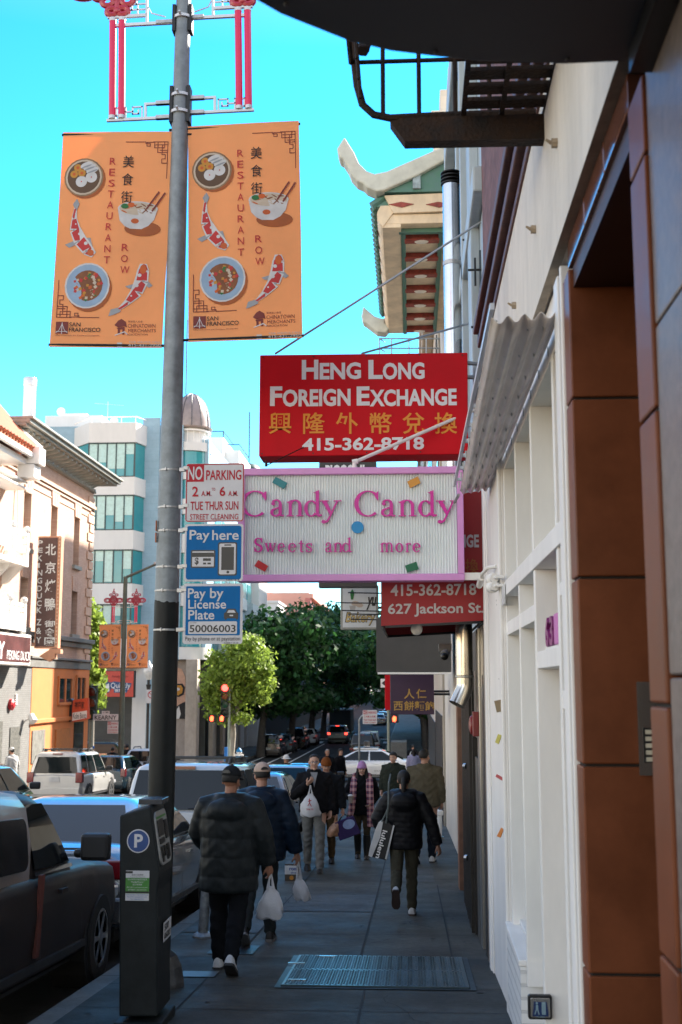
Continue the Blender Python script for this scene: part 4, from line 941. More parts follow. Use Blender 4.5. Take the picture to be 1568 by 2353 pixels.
mb = MB(); S_('50006003', 436, 1436, 542, 1453, .018, .0045); S_('Pay by phone or at paystation', 426, 1463, 552, 1475, .004, .003); S_('08/23', 515, 1476, 548, 1479, .0, .003); S_('ZONE NUMBER', 436, 1430, 452, 1432.5, 0, .0045)
mb.prism(f, ppoly([(515, 1420), (515, 1409), (519, 1407), (523, 1399), (541, 1399), (545, 1407), (548, 1409), (548, 1420), (545, 1425), (542, 1421), (522, 1421), (519, 1425)], YG)[::-1], .003, .0036)
mb.build('dark_lettering', black_m, t)
mb = MB(); mb.prism(f, ppoly([(522, 1408), (526, 1402), (538, 1402), (542, 1408)], YG)[::-1], .0037, .0042); R2(528, 1413, 536, 1416, .001, .0037, .0042); mb.build('car_symbol_details', sign_w, t)
t = thing('number_tag', 'small rusty orange vertical number strips on the side of the lamp post', 'tag', atY(366, 1230, YP0))
mb = MB(); 
for y0, y1 in ((1198, 1222), (1226, 1248)): z1, z0 = atY(366, y0, YP0).z, atY(366, y1, YP0).z; mb.box(px_(z0)-prad(z0)-.003, px_(z0)-prad(z0)+.004, YP0-.06, YP0-.03, z0, z1)
mb.build('strip', mat('rusty_orange', (.45, .13, .03), .6, var=.3), t)

# ---------------- restaurant banners
orange_b = mat('orange_banner_cloth', (.95, .43, .18), .85, var=.05, scale=2, trans=.25)
ink = mat('black_ink', (.012, .012, .014), .7); rednk = mat('red_ink', (.44, .03, .03), .7); brownk = mat('brown_ink', (.17, .03, .025), .7)
A_ = [mat('art_white', (.55, .55, .56), .7), mat('art_bamboo', (.24, .15, .08), .7, var=.3), mat('art_gold', (.48, .22, .03), .7), rednk, mat('art_blue', (.25, .36, .50), .7), mat('art_brown', (.20, .07, .025), .7, var=.3), ink, mat('art_orange', (.50, .10, .02), .7), mat('art_green', (.02, .14, .04), .7), brownk, mat('art_shade', (.33, .085, .018), .7), mat('art_pale', (.50, .42, .33), .7), mat('art_grey', (.28, .30, .33), .7), mat('art_wood', (.10, .055, .03), .7)]
BW, BH = .935, 1.87
def make_banner(name, label, group):
    t = thing(name, label, 'banner', (0, 0, 0), 0, group)
    mb = MB(); nu, nv = 14, 24; vs = []
    for s in (0, 1):
        for j in range(nv+1):
            for i in range(nu+1):
                u, v = i/nu, j/nv
                vs.append((u*BW, .012*math.sin(u*7+v*2)*math.sin(math.pi*v) + .008*math.sin(v*9+u*3)*(.3+u) + .004*s, v*BH))
    N1 = (nu+1)*(nv+1); fs = []
    for j in range(nv):
        for i in range(nu):
            a = j*(nu+1)+i; fs += [(a, a+1, a+nu+2, a+nu+1), (N1+a, N1+a+nu+1, N1+a+nu+2, N1+a+1)]
    for i in range(nu): fs += [(i, N1+i, N1+i+1, i+1), (nv*(nu+1)+i, nv*(nu+1)+i+1, N1+nv*(nu+1)+i+1, N1+nv*(nu+1)+i)]
    for j in range(nv): a = j*(nu+1); b_ = (j+1)*(nu+1); fs += [(a, b_, N1+b_, N1+a), (a+nu, N1+a+nu, N1+b_+nu, b_+nu)]
    mb.add(vs, fs); mb.build('cloth', orange_b, t, smooth=True, raw=True)
    fr = (Vector((0, -.0, 0)), VX, VZ, -VY)
    # art coordinates are fractions of the cloth: u to the right, v down from the top
    def wav(u, v): x = u/BW; y = v/BH; return .012*math.sin(x*7+y*2)*math.sin(math.pi*y) + .008*math.sin(y*9+x*3)*(.3+x)
    class AB(MB):
        def lay(s, pts, lev):
            P = [(x*BW, (1-y)*BH) for x, y in pts]; cx = sum(p[0] for p in P)/len(P); cz = sum(p[1] for p in P)/len(P)
            s.add([(x, wav(x, z)-.0035-.0007*lev, z) for x, z in P] + [(cx, wav(cx, cz)-.0035-.0007*lev, cz)], [(i, (i+1) % len(P), len(P)) for i in range(len(P))])
        def el(s, cx, cy, rx, ry, lev, m, k=22, rot=0):
            s.mat(m); c, sn = math.cos(rot), math.sin(rot)
            s.lay([(cx+(rx*math.cos(2*math.pi*i/k)*c - ry*2*math.sin(2*math.pi*i/k)*sn), cy+(rx*math.cos(2*math.pi*i/k)*sn/2 + ry*math.sin(2*math.pi*i/k)*c)) for i in range(k)], lev)
        def line(s, pts, w, lev, m):
            s.mat(m)
            for (x0, y0), (x1, y1) in zip(pts, pts[1:]):
                dx, dy = (x1-x0)*BW, (y1-y0)*BH; d = math.hypot(dx, dy) or 1; ex, ey = -dy/d*w/2, dx/d*w/2; tx, ty = dx/d*w/2, dy/d*w/2
                s.lay([((x0*BW-tx+ex)/BW, (y0*BH-ty+ey)/BH), ((x1*BW+tx+ex)/BW, (y1*BH+ty+ey)/BH), ((x1*BW+tx-ex)/BW, (y1*BH+ty-ey)/BH), ((x0*BW-tx-ex)/BW, (y0*BH-ty-ey)/BH)], lev)
    ab = AB(); rn = random.Random(5)
    # bamboo steamer
    ab.el(.235, .225, .18, .09, 1, 10); ab.el(.215, .215, .18, .09, 2, 1); ab.el(.215, .215, .165, .083, 3, 11); ab.el(.215, .215, .15, .075, 4, 13)
    for cx, cy in ((.125, .20), (.155, .17), (.195, .195)): ab.el(cx, cy, .035, .0175, 5, 2); ab.el(cx, cy, .014, .007, 6, 7)
    for cx, cy in ((.195, .235), (.285, .215)): ab.el(cx, cy, .052, .026, 5, 0); ab.el(cx, cy, .006, .003, 6, 3)
    for cx, cy in ((.235, .158), (.265, .168), (.29, .182)): ab.el(cx, cy, .058, .014, 5+.3*cx, 0, rot=-.35); ab.el(cx, cy+.006, .05, .004, 6, 12, rot=-.35)
    # noodle bowl
    ab.el(.77, .455, .16, .035, 1, 10)
    ab.mat(0); ab.lay([(.545, .37), (.565, .42), (.61, .445), (.66, .457), (.76, .457), (.82, .44), (.87, .41), (.895, .36)], 2)
    ab.el(.72, .362, .178, .035, 3, 0); ab.el(.72, .362, .165, .03, 4, 11)
    for k in range(26): ab.el(.72+rn.uniform(-.12, .12), .362+rn.uniform(-.02, .02), .03, .003, 5+k*.05, rn.choice((11, 7, 5, 11)), 8, rn.uniform(-.8, .8))
    ab.el(.66, .345, .03, .012, 7, 7); ab.el(.605, .352, .035, .012, 7, 8); ab.el(.70, .42, .035, .012, 3.4, 7); ab.el(.8, .405, .03, .01, 3.4, 7)
    ab.line([(.80, .36), (.90, .285)], .014, 8, 9); ab.line([(.85, .37), (.955, .29)], .014, 8, 9)
    # stew plate
    ab.el(.325, .735, .205, .104, 1, 10); ab.el(.305, .72, .205, .104, 2, 0); ab.el(.305, .72, .19, .097, 3, 4); ab.el(.305, .72, .14, .07, 4, 5)
    for k in range(60):
        a, r = rn.uniform(0, 6.28), math.sqrt(rn.random()); x, y = .305+.13*r*math.cos(a), .72+.065*r*math.sin(a); q = rn.uniform(.012, .022)
        ab.mat(rn.choice((3, 5, 11, 11, 2, 7, 8, 3, 5))); t0 = rn.uniform(0, 3); ab.lay([(x+q*math.cos(t0+i*1.57), y+q*.5*math.sin(t0+i*1.57)) for i in range(4)], 5+k*.03)
    # two koi
    def lerp_(a, b, q): return a+(b-a)*q
    def koi(pts, tail, head, fins):
        for f_ in fins: ab.mat(12); ab.lay(f_, 1)
        for i in range(len(pts)-1):
            (x0, y0, w0), (x1, y1, w1) = pts[i], pts[i+1]; dx, dy = (x1-x0), (y1-y0)*2; d = math.hypot(dx, dy)
            ab.mat(0); ab.lay([(x0-dy/d*w0, y0+dx/d*w0/2), (x1-dy/d*w1, y1+dx/d*w1/2), (x1+dy/d*w1, y1-dx/d*w1/2), (x0+dy/d*w0, y0-dx/d*w0/2)], 2)
            ab.mat(3); ab.lay([(lerp_(x0, x1, .1)-dy/d*w0*.8, lerp_(y0, y1, .1)+dx/d*w0*.4), (lerp_(x0, x1, .85)-dy/d*w1*.75, lerp_(y0, y1, .85)+dx/d*w1*.37), (x1+dy/d*w1*.7*(i % 2), y1-dx/d*w1*.35*(i % 2)), (x0+dy/d*w0*.75, y0-dx/d*w0*.37)], 3); ab.el((x0+x1)/2+dy/d*w0*.4, (y0+y1)/2-dx/d*w0*.2, w0*.3, w0*.14, 3.4, 0, 8); ab.el(x0-dy/d*w0*.3, y0+dx/d*w0*.15, w0*.22, w0*.1, 3.5, 12, 7)
        ab.mat(12); ab.lay(tail, 2.5); ab.el(*head, 4, 7, 10)
    koi([(.155, .36, .012), (.15, .41, .025), (.165, .46, .05), (.215, .51, .06), (.29, .555, .055), (.35, .58, .03)], [(.155, .37), (.13, .34), (.165, .315), (.19, .34), (.165, .372)], (.32, .57, .03, .015), [[(.17, .51), (.08, .53), (.12, .545), (.2, .525)], [(.3, .55), (.27, .50), (.31, .50), (.34, .55)]])
    koi([(.60, .83, .012), (.68, .795, .03), (.755, .75, .055), (.79, .70, .06), (.80, .65, .052), (.80, .62, .03)], [(.61, .82), (.53, .83), (.51, .86), (.55, .855), (.62, .84)], (.80, .645, .03, .022), [[(.75, .71), (.65, .725), (.68, .735), (.76, .735)], [(.83, .69), (.89, .72), (.86, .73), (.80, .71)]])
    # corner fretwork
    def fret(c, sx, sy):
        def q(L): return [(c[0]+sx*x, c[1]+sy*y) for x, y in L]
        for L in ([(.38, 0), (.20, 0), (.20, .008), (.16, .008), (.16, .02), (.19, .02), (.19, .002), (.13, .002)], [(.13, 0), (.0, 0), (.0, .17)], [(.12, .0), (.12, .028), (.03, .028), (.03, .0)], [(.09, .0), (.09, .05), (.0, .05)], [(.05, .014), (.05, .06), (.02, .06), (.02, .08), (.05, .08), (.05, .1), (.0, .1)], [(.0, .014), (.11, .014)], [(.0, .04), (.07, .04)]):
            ab.line(q(L), .006, 1.5, 9)
    fret((.965, .05), -1, 1); fret((.045, .865), 1, -1)
    # emblems at the foot
    ab.mat(9); ab.lay([(.045, .885), (.155, .885), (.155, .94), (.045, .94)], 1.5)
    ab.line([(.05, .935), (.075, .925), (.10, .895), (.125, .925), (.15, .935)], .004, 2.2, 0); ab.line([(.10, .89), (.10, .94)], .006, 2.4, 0); ab.line([(.05, .93), (.15, .93)], .004, 2.6, 0)
    ab.mat(9); ab.lay([(.57, .90), (.60, .88), (.63, .872), (.67, .885), (.68, .91), (.66, .905), (.60, .91)], 1.5); ab.lay([(.59, .912), (.66, .907), (.66, .918), (.60, .92)], 1.5); ab.lay([(.60, .92), (.62, .92), (.62, .94), (.60, .94)], 1.5); ab.lay([(.64, .918), (.66, .918), (.66, .942), (.64, .942)], 1.5)
    ab.line([(.58, .945), (.66, .93), (.685, .94)], .008, 2.2, 0); ab.mat(0); ab.lay([(.60, .978), (.645, .978), (.645, .996), (.60, .996)], 1.5)
    ab.build('printed_pictures', A_, t, raw=True)
    lb = AB()
    def tx(s, u0, v0, u1, v1, m, bold=.0, n=.009, **k): lb.mat(m); k0 = len(lb.v); text(lb, s, fr, (u0*BW, (1-v1)*BH, u1*BW, (1-v0)*BH), n, bold, **k); lb.v[k0:] = [(x, wav(x, z)-.0085, z) for x, y, z in lb.v[k0:]]
    for i, ch in enumerate('RESTAURANT'): y = .125 + i*.0515; tx(ch, .445, y, .50, y+.033, 3)
    for i, ch in enumerate('ROW'): y = .53+i*.052; tx(ch, .60, y, .66 if ch != 'W' else .68, y+.033, 3)
    for i, ch in enumerate('美食街'): y = .115+i*.083; tx(ch, .565, y, .665, y+.056, 6, .003)
    tx('SAN', .165, .888, .265, .907, 6, .008); tx('FRANCISCO', .165, .912, .445, .931, 6, .008); tx('Office of Economic and Workforce Development', .045, .944, .44, .952, 9)
    tx('華埠商人協會', .69, .880, .82, .889, 9); tx('CHINATOWN', .69, .895, .935, .912, 9); tx('MERCHANTS', .695, .917, .94, .932, 9); tx('ASSOCIATION', .685, .938, .87, .946, 9)
    tx('FOR SERVICE CALL', .71, .972, .985, .980, 0); tx('415-431-2950', .70, .984, .99, .996, 0)
    lb.build('lettering', [A_[0]]*3 + [rednk] + [A_[0]]*2 + [ink] + [A_[0]]*2 + [brownk], t, raw=True)
    mb = MB(); mb.tube([(-.16, .01, BH-.02), (BW+.01, .01, BH-.02)], .012, 8); mb.tube([(-.16, .01, .02), (BW+.01, .01, .02)], .012, 8); mb.build('rod', dark_m, t, raw=True)
    return t
bn1 = make_banner('street_banner', 'orange restaurant row banner on the right side of the near lamp post', 'orange street banners')
bn1.location = (-1.795, YP0-.02, 4.375); bn1.rotation_euler = (0, R_(-1.2), 0)
bn2 = copy_tree(bn1); bn2['label'] = 'orange restaurant row banner on the left side of the near lamp post'
for ch in bn2.children:
    if ch.name.startswith('rod'): ch.location.x += .15
bn2.location = (-2.945, YP0-.02, 4.355); bn2.rotation_euler = (0, R_(1.5), 0)
# ---------------- knot ornaments
knot_m = mat('pink_red_knot_plastic', (.44, .035, .06), .35, var=.08, coat=.3)
tube_m = mat('crimson_light_tube', (.45, .0, .045), .3, var=.08, coat=.4, emit=(.5, .0, .05), estr=.12)
def make_knot(name, label, group):
    t = thing(name, label, 'ornament', (0, 0, 0), 0, group)      # origin at the post, bottom rail level; reaches out to +X
    mb = MB()
    mb.box(.06, .62, -.012, .012, 0, .022); mb.box(.06, .30, -.012, .012, .13, .15); mb.box(.28, .30, -.012, .012, .022, .13); mb.box(.06, .58, -.012, .012, .86, .885); mb.box(.28, .62, -.012, .012, .94, .965); mb.box(.27, .29, -.012, .012, .885, 1.5); mb.box(.56, .575, -.012, .012, .886, .94)
    for pts in ([(.32, .022), (.32, .12), (.40, .12), (.40, .06), (.35, .06), (.35, .09)], [(.40, .08), (.46, .08)], [(.46, .022), (.46, .12), (.54, .12), (.54, .05), (.49, .05), (.49, .09)], [(.29, 1.15), (.33, 1.15), (.33, 1.11), (.37, 1.11), (.37, 1.06), (.41, 1.06), (.41, 1.01), (.45, 1.01), (.45, .97)], [(.29, 1.06), (.36, 1.06), (.36, .97)], [(.30, 1.01), (.41, 1.01)]):
        for (x0, z0), (x1, z1) in zip(pts, pts[1:]): mb.box(min(x0, x1)-.006, max(x0, x1)+.006, -.006, .006, min(z0, z1)-.006, max(z0, z1)+.006)
    mb.build('rail', alu_m, t, raw=True)
    for x in (.50, .575) if 0 else (.475, .555):
        mb = MB(); mb.tube([(x+.02, 0, .05), (x+.02, 0, .91)], .030, 14); tb = mb.build('light_tube', tube_m, t, raw=True, smooth=True)
        mb = MB(); mb.tube([(x+.02, 0, .022), (x+.02, 0, .05)], .032, 14); mb.tube([(x+.02, 0, .91), (x+.02, 0, .94)], .032, 14); mb.build('end_cap', alu_m, tb, raw=True)
    mb = MB(); cx = .535
    def loop(c, rx, rz, a0, a1, r=.036, k=16): mb.tube([(c[0]+rx*math.cos(R_(a0+(a1-a0)*i/k)), 0, c[1]+rz*math.sin(R_(a0+(a1-a0)*i/k))) for i in range(k+1)], r, 8)
    loop((cx-.045, 1.0), .045, .03, 0, 360, .028); loop((cx+.045, 1.0), .045, .03, 0, 360, .028); mb.ball((cx, 0, 1.0), .04, n=10)
    mb.tube([(cx, 0, 1.0), (cx, 0, 1.12)], .03, 8)
    for i in range(5):
        for j in range(5):
            mb.ball((cx+(i-j)*.05, 0, 1.125+(i+j)*.05), .043, .05, .043, 8, 6)
    for s in (-1, 1):
        loop((cx+s*.085, 1.10), .05, .042, 0, 360, .027); loop((cx+s*.16, 1.17), .05, .05, 0, 360, .028); loop((cx+s*.29, 1.26), .15, .115, 0, 360, .034, 24); loop((cx+s*.29, 1.27), .085, .055, 0, 360, .023, 20); loop((cx+s*.14, 1.56), .06, .06, 0, 360, .03)
    loop((cx, 1.68), .05, .06, 0, 360, .03); mb.tube([(cx, 0, 1.72), (cx, 0, 1.9)], .03, 8)
    mb.build('knot', knot_m, t, raw=True, smooth=True)
    mb = MB()
    for z in (.0, .13, .865): mb.box(.0, .2, -.02, .02, z, z+.03); 
    mb.tube([(.28, 0, 1.05), (.24, 0, .97), (.12, 0, .93)], .006, 5); mb.build('bracket', galv2_m, t, raw=True)
    return t
kn = make_knot('knot_ornament', 'pink red knot lantern with two crimson tubes, right of the near lamp post', 'knot ornaments on the lamp posts')
kn.location = (-1.90, YP0, 6.36); kn.rotation_euler = (0, R_(-1.3), 0)
kn2 = copy_tree(kn); kn2['label'] = 'pink red knot lantern with two crimson tubes, left of the near lamp post'
kn2.location = (-1.91, YP0, 6.33); kn2.rotation_euler = (0, R_(1.3), math.pi)
t = thing('post_clamp', 'dark clamps with pale hose bands gripping the near lamp post', 'clamp', (px_(6.5), YP0, 6.3))
mb = MB(); mb.mat(0)
for z in (6.37, 6.52, 7.23):
    r = prad(z); c = (px_(z), YP0, 0); mb.lathe([(r+.012, z-.012), (r+.018, z-.012), (r+.018, z+.012), (r+.012, z+.012)], c, 22); mb.tube([(px_(z)-.01, YP0-r-.02, z), (px_(z)-.01, YP0-r-.05, z+.01)], .01, 6)
mb.mat(1)
for s in (-1, 1): mb.box(px_(6.45)+s*(prad(6.4)+.004)-.014, px_(6.45)+s*(prad(6.4)+.004)+.014, YP0-.05, YP0+.05, 6.28, 6.60); mb.box(px_(7.2)+s*(prad(7.2)+.006)-.014, px_(7.2)+s*(prad(7.2)+.006)+.014, YP0-.05, YP0+.05, 7.1, 7.34)
mb.build('clamp', [alu_m, dark_m], t)

# ================================================================== pay station
ps = thing('pay_station', 'dark grey pay station with a round blue P sign before the lamp post', 'pay station', (-1.78, 7.9, g(7.9)))
Y0p, Y1p = 7.72, 8.12
prof = ppoly([(273, 2337), (275, 1874), (344, 1853), (348, 1866), (368, 2012), (362, 2050), (362, 2337)], Y0p)
body_m = mat('pay_station_grey', (.014, .017, .018), .55, var=.3, scale=5, bump=.06, spec=.2)
mb = MB(); mb.prism((Vector((0, Y0p, 0)), VX, VZ, -VY), prof[::-1], Y0p-Y1p, 0); mb.build('body', body_m, ps, bevel=.012)
mb = MB(); q = ppoly([(344, 1855), (371, 1845), (372, 1838), (352, 1840), (330, 1858)], Y0p); mb.box(-1.80, -1.64, Y0p+.1, Y1p-.1, prof[2][1]+.0, prof[2][1]+.035); mb.build('top_panel', mat('solar_panel', (.03, .035, .045), .25), ps, bevel=.004)
mb = MB(); mb.box(prof[0][0]-.03, prof[-1][0]+.03, Y0p-.03, Y1p+.03, g(8)-.02, g(8)+.06); mb.build('base_flange', body_m, ps, bevel=.01)
# sloped control panel on the pavement side
A = Vector((prof[3][0], 0, prof[3][1])); B = Vector((prof[4][0], 0, prof[4][1])); up = (A-B).normalized(); nrm = VY.cross(up).normalized()
if nrm.x < 0: nrm = -nrm
frp = (Vector((B.x, 0, B.z)), VY, up, nrm); Hp = (A-B).length
mb = MB(); mb.prism(frp, rrect(Y0p+.03, .05, Y1p-.03, Hp-.01, .06), .001, .012); pn = mb.build('control_panel', mat('panel_grey', (.30, .30, .29), .5, var=.1, scale=8), ps)
mb = MB()
for u0, v0, u1, v1 in ((.06, Hp*.58, .22, Hp*.84), (.25, Hp*.5, .33, Hp*.8), (.06, Hp*.46, .2, Hp*.54), (.07, Hp*.24, .13, Hp*.42), (.16, Hp*.25, .2, Hp*.42), (.24, Hp*.2, .31, Hp*.42), (.08, .07, .12, .13), (.22, .07, .26, .13)): mb.prism(frp, rrect(Y0p+u0, v0, Y0p+u1, v1, .004), .0125, .02)
mb.build('screen_and_slots', black_m, pn)
mb = MB(); mb.prism(frp, rrect(Y0p+.06, Hp*.86, Y0p+.33, Hp*.89, .002), .0125, .016); mb.build('green_stripe', mat('sticker_green', (.05, .22, .03), .5), pn)
f = fr_front(Y0p); c = pbox(292, 1907, 344, 1959, Y0p); cx, cz, r = (c[0]+c[2])/2, (c[1]+c[3])/2, (c[2]-c[0])/2
mb = MB(); mb.disc(f, cx, cz, r, .001, .003, 40); d = mb.build('sign_disc', sign_w, ps)
mb = MB(); mb.disc(f, cx, cz, r*.91, .003, .0045, 40); mb.build('blue_disc', mat('parking_blue', (.006, .05, .20), .35), d)
mb = MB(); text(mb, 'P', f, (cx-r*.34, cz-r*.55, cx+r*.42, cz+r*.6), .006, .03); mb.build('lettering', sign_w, d)
q = pbox(289, 2001, 343, 2070, Y0p); h = q[3]-q[1]
mb = MB(); mb.mat(0); mb.prism(f, [(q[0], q[1]), (q[2], q[1]), (q[2], q[3]), (q[0], q[3])], .001, .003)
mb.mat(1); mb.prism(f, [(q[0], q[1]+h*.24), (q[2], q[1]+h*.24), (q[2], q[1]+h*.76), (q[0], q[1]+h*.76)], .003, .004); mb.mat(2); mb.prism(f, [(q[0], q[3]-h*.09), (q[0]+.045, q[3]-h*.09), (q[0]+.045, q[3]-.003), (q[0], q[3]-.003)], .003, .004); mb.prism(f, [(q[0], q[1]+h*.25), (q[2], q[1]+h*.25), (q[2], q[1]+h*.31), (q[0], q[1]+h*.31)], .004, .005)
w = q[2]-q[0]
text(mb, '提供汽車牌照', f, (q[0]+w*.25, q[1]+h*.83, q[0]+w*.75, q[1]+h*.89), .005, 0); text(mb, 'License Plate Required', f, (q[0]+w*.2, q[1]+h*.77, q[0]+w*.8, q[1]+h*.81), .005, 0)
mb.mat(0); text(mb, '可以使用手機應用程式', f, (q[0]+w*.08, q[1]+h*.68, q[0]+w*.92, q[1]+h*.74), .006, 0); text(mb, '"PayByPhone"', f, (q[0]+w*.22, q[1]+h*.59, q[0]+w*.78, q[1]+h*.65), .006, .01); text(mb, '進行停車費', f, (q[0]+w*.3, q[1]+h*.51, q[0]+w*.7, q[1]+h*.57), .006, 0); text(mb, '網上支付 paybyphone.com', f, (q[0]+w*.06, q[1]+h*.42, q[0]+w*.94, q[1]+h*.47), .006, 0); text(mb, '或打電話 1-866-490-7275', f, (q[0]+w*.1, q[1]+h*.34, q[0]+w*.9, q[1]+h*.39), .006, 0)
mb.mat(3); text(mb, 'Park and pay using PayByPhone', f, (q[0]+w*.03, q[1]+h*.17, q[0]+w*.97, q[1]+h*.22), .006, 0); text(mb, 'Pay online: paybyphone.com', f, (q[0]+w*.08, q[1]+h*.10, q[0]+w*.92, q[1]+h*.15), .006, 0); text(mb, 'Call 1-866-490-7275', f, (q[0]+w*.22, q[1]+h*.03, q[0]+w*.78, q[1]+h*.075), .006, 0)
mb.build('instruction_sticker', [sign_w, mat('sticker_green', (.05, .22, .03), .5), black_m, sign_b], ps)
mb = MB(); xs = prof[-1][0]; frx = (Vector((xs+.001, 0, 0)), VY, VZ, VX); z0, z1 = atX(375, 2166, xs).z, atX(375, 2122, xs).z
mb.mat(0); mb.prism(frx, [(Y0p+.12, z0), (Y0p+.36, z0), (Y0p+.36, z1), (Y0p+.12, z1)], .0, .002); mb.mat(1); text(mb, '500', frx, (Y0p+.14, z0+(z1-z0)*.54, Y0p+.28, z1-.012), .004, .02); text(mb, '06003', frx, (Y0p+.14, z0+.012, Y0p+.34, z0+(z1-z0)*.46), .004, .02); mb.build('number_sticker', [sign_w, black_m], ps)

# ================================================================== metal covers in the pavement
plate_m = mat('diamond_plate', (.07, .10, .115), .34, .75, var=.3, scale=3)
ht = thing('pavement_hatch', 'pair of diamond plate steel hatch doors let into the pavement', 'hatch', (-.3, 10, g(10)))
c0 = Vector((-1.05, 0, 0)); ya, ym, yb = 9.22, 9.94, 10.66; x0, x1 = -1.0, .41
fz = lambda y: g(y)+.012
for a, b in ((ya, ym-.006), (ym+.006, yb)):
    mb = MB(); mb.add([(x0, a, fz(a)), (x1, a, fz(a)), (x1, b, fz(b)), (x0, b, fz(b)), (x0, a, fz(a)+.012), (x1, a, fz(a)+.012), (x1, b, fz(b)+.012), (x0, b, fz(b)+.012)], [(4, 5, 6, 7), (0, 1, 5, 4), (1, 2, 6, 5), (2, 3, 7, 6), (3, 0, 4, 7)])
    i = 0; y = a+.03
    while y < b-.02:
        x = x0+.03 + (.02 if i % 2 else 0)
        while x < x1-.03:
            s = 1 if (i + int((x-x0)/.04)) % 2 else -1; z = fz(y)+.0125
            mb.add([(x-.013, y-.007*s, z), (x+.0, y-.004, z+.0), (x+.013, y+.007*s, z), (x, y+.004, z), (x, y, z+.006)], [(0, 1, 4), (1, 2, 4), (2, 3, 4), (3, 0, 4)])
            x += .042
        y += .028; i += 1
    mb.build('door', plate_m, ht)
mb = MB()
for a, b, c_, d in ((x0-.05, x1+.05, ya-.05, ya-.008), (x0-.05, x1+.05, yb+.008, yb+.05), (x0-.05, x0-.008, ya-.008, yb+.008), (x1+.008, x1+.05, ya-.008, yb+.008)):
    mb.add([(a, c_, fz(c_)), (b, c_, fz(c_)), (b, d, fz(d)), (a, d, fz(d))], [(0, 1, 2, 3)])
mb.build('frame', dark_m, ht)
mb = MB()
for x, y in ((-.75, 10.57), (-.9, 9.41), (-.98, 10.2)): mb.box(x-.07, x+.07, y-.012, y+.012, fz(y)+.012, fz(y)+.02)
mb.build('hinge', steel_m, ht)
for nm, lb, (xa, xb, y0, y1), m in (('utility_cover', 'small pale utility cover plate set in the pavement behind the pay station', (-1.86, -1.57, 9.58, 9.84), mat('cover_metal', (.13, .14, .14), .5, .3, var=.3)), ('drain_grate', 'dark slotted metal grate in the pavement beside the leaning steel bollard', (-1.83, -1.42, 10.75, 11.25), dark_m)):
    mb = MB()
    k = 1 if nm[0] == 'u' else 7
    for i in range(k):
        a = y0+(y1-y0)*i/k; b = y0+(y1-y0)*(i+.7)/k if k > 1 else y1
        mb.add([(xa, a, g(a)+.012), (xb, a, g(a)+.012), (xb, b, g(b)+.012), (xa, b, g(b)+.012)], [(0, 1, 2, 3)])
    tag(mb.build(nm, m), lb, 'cover')
bo = thing('steel_bollard', 'slim grey steel post with a round foot beside the man in the black puffer', 'bollard', (-2.05, 11.8, g(11.8)))
mb = MB(); mb.tube([(-2.05, 11.8, g(11.8)), (-1.99, 11.8, .3), (-1.985, 11.8, .42)], [.05, .048, .048], 16); mb.build('tube', galv_m, bo, smooth=True)
mb = MB(); mb.lathe([(.10, 0), (.10, .02), (.07, .045), (.05, .05)], (-2.05, 11.8, g(11.8)), 18); mb.build('foot', galv_m, bo, smooth=True)
# ================================================================== left side of the street
brick_l = brick_mat('tan_brick', (.52, .34, .26), (.58, .40, .31), (.48, .35, .27), 'YZ', bw=.22, bh=.075, ms=.008, var=.12)
tan_trim = mat('tan_trim', (.55, .38, .28), .8, var=.1, scale=3)
grey_trim = mat('grey_green_trim', (.27, .28, .25), .6, var=.15, scale=4)
grey_wall = brick_mat('grey_painted_brick', (.185, .185, .18), (.205, .205, .20), (.15, .15, .148), 'YZ', bw=.22, bh=.075, ms=.008, rough=.7, var=.15)
orange_w = mat('orange_painted_wall', (.60, .195, .055), .7, var=.07, scale=2, bump=.05)
tealglass = mat('teal_glass', (.008, .16, .20), .06, .0, var=.5, scale=.35, spec=.6, rvar=.02, coat=.2, dirt=(.06, .32, .33))
lb_ = thing('corner_brick_building', 'sunlit tan brick corner building with a deep bracketed cornice and an orange ground floor', 'building', (XL, 46, g(46)))
def frL(): return fr_left(XL)
holes = [(y, z0, z1) for y in (42.4, 45.7, 48.9) for z0, z1 in ((6.65, 8.7), (3.75, 5.55))]
def wall_with_holes(mb, y0, y1, z0, z1, holes, x, hw, depth):
    ys = sorted({y0, y1, *[h[0]-hw for h in holes], *[h[0]+hw for h in holes]}); zs = sorted({z0, z1, *[h[1] for h in holes], *[h[2] for h in holes]})
    for a, b in zip(ys, ys[1:]):
        for c, d in zip(zs, zs[1:]):
            if any(h[0]-hw-1e-6 <= a and b <= h[0]+hw+1e-6 and h[1]-1e-6 <= c and d <= h[2]+1e-6 for h in holes): continue
            mb.quad((x, a, c), (x, b, c), (x, b, d), (x, a, d))
    for yc, c, d in holes:
        a, b = yc-hw, yc+hw
        mb.quad((x, a, c), (x-depth, a, c), (x-depth, a, d), (x, a, d)); mb.quad((x, b, c), (x, b, d), (x-depth, b, d), (x-depth, b, c))
        mb.quad((x, a, d), (x-depth, a, d), (x-depth, b, d), (x, b, d)); mb.quad((x, a, c), (x, b, c), (x-depth, b, c), (x-depth, a, c))
mb = MB(); wall_with_holes(mb, 39.4, 51.35, 2.3, 10.3, holes, XL, .42, .35)
mb.quad((XL, 51.35, 2.3), (XL-14, 51.35, 2.3), (XL-14, 51.35, 10.3), (XL, 51.35, 10.3)); mb.quad((XL, 39.4, 2.3), (XL, 39.4, 10.3), (XL-14, 39.4, 10.3), (XL-14, 39.4, 2.3)); mb.quad((XL, 39.4, 10.3), (XL, 51.35, 10.3), (XL-14, 51.35, 10.3), (XL-14, 39.4, 10.3)); mb.quad((XL-13, 39.4, 2.3), (XL-13, 39.4, 10.3), (XL-13, 51.35, 10.3), (XL-13, 51.35, 2.3))
mb.build('wall', brick_l, lb_)
winfr = mat('grey_window_frame', (.30, .32, .30), .5)
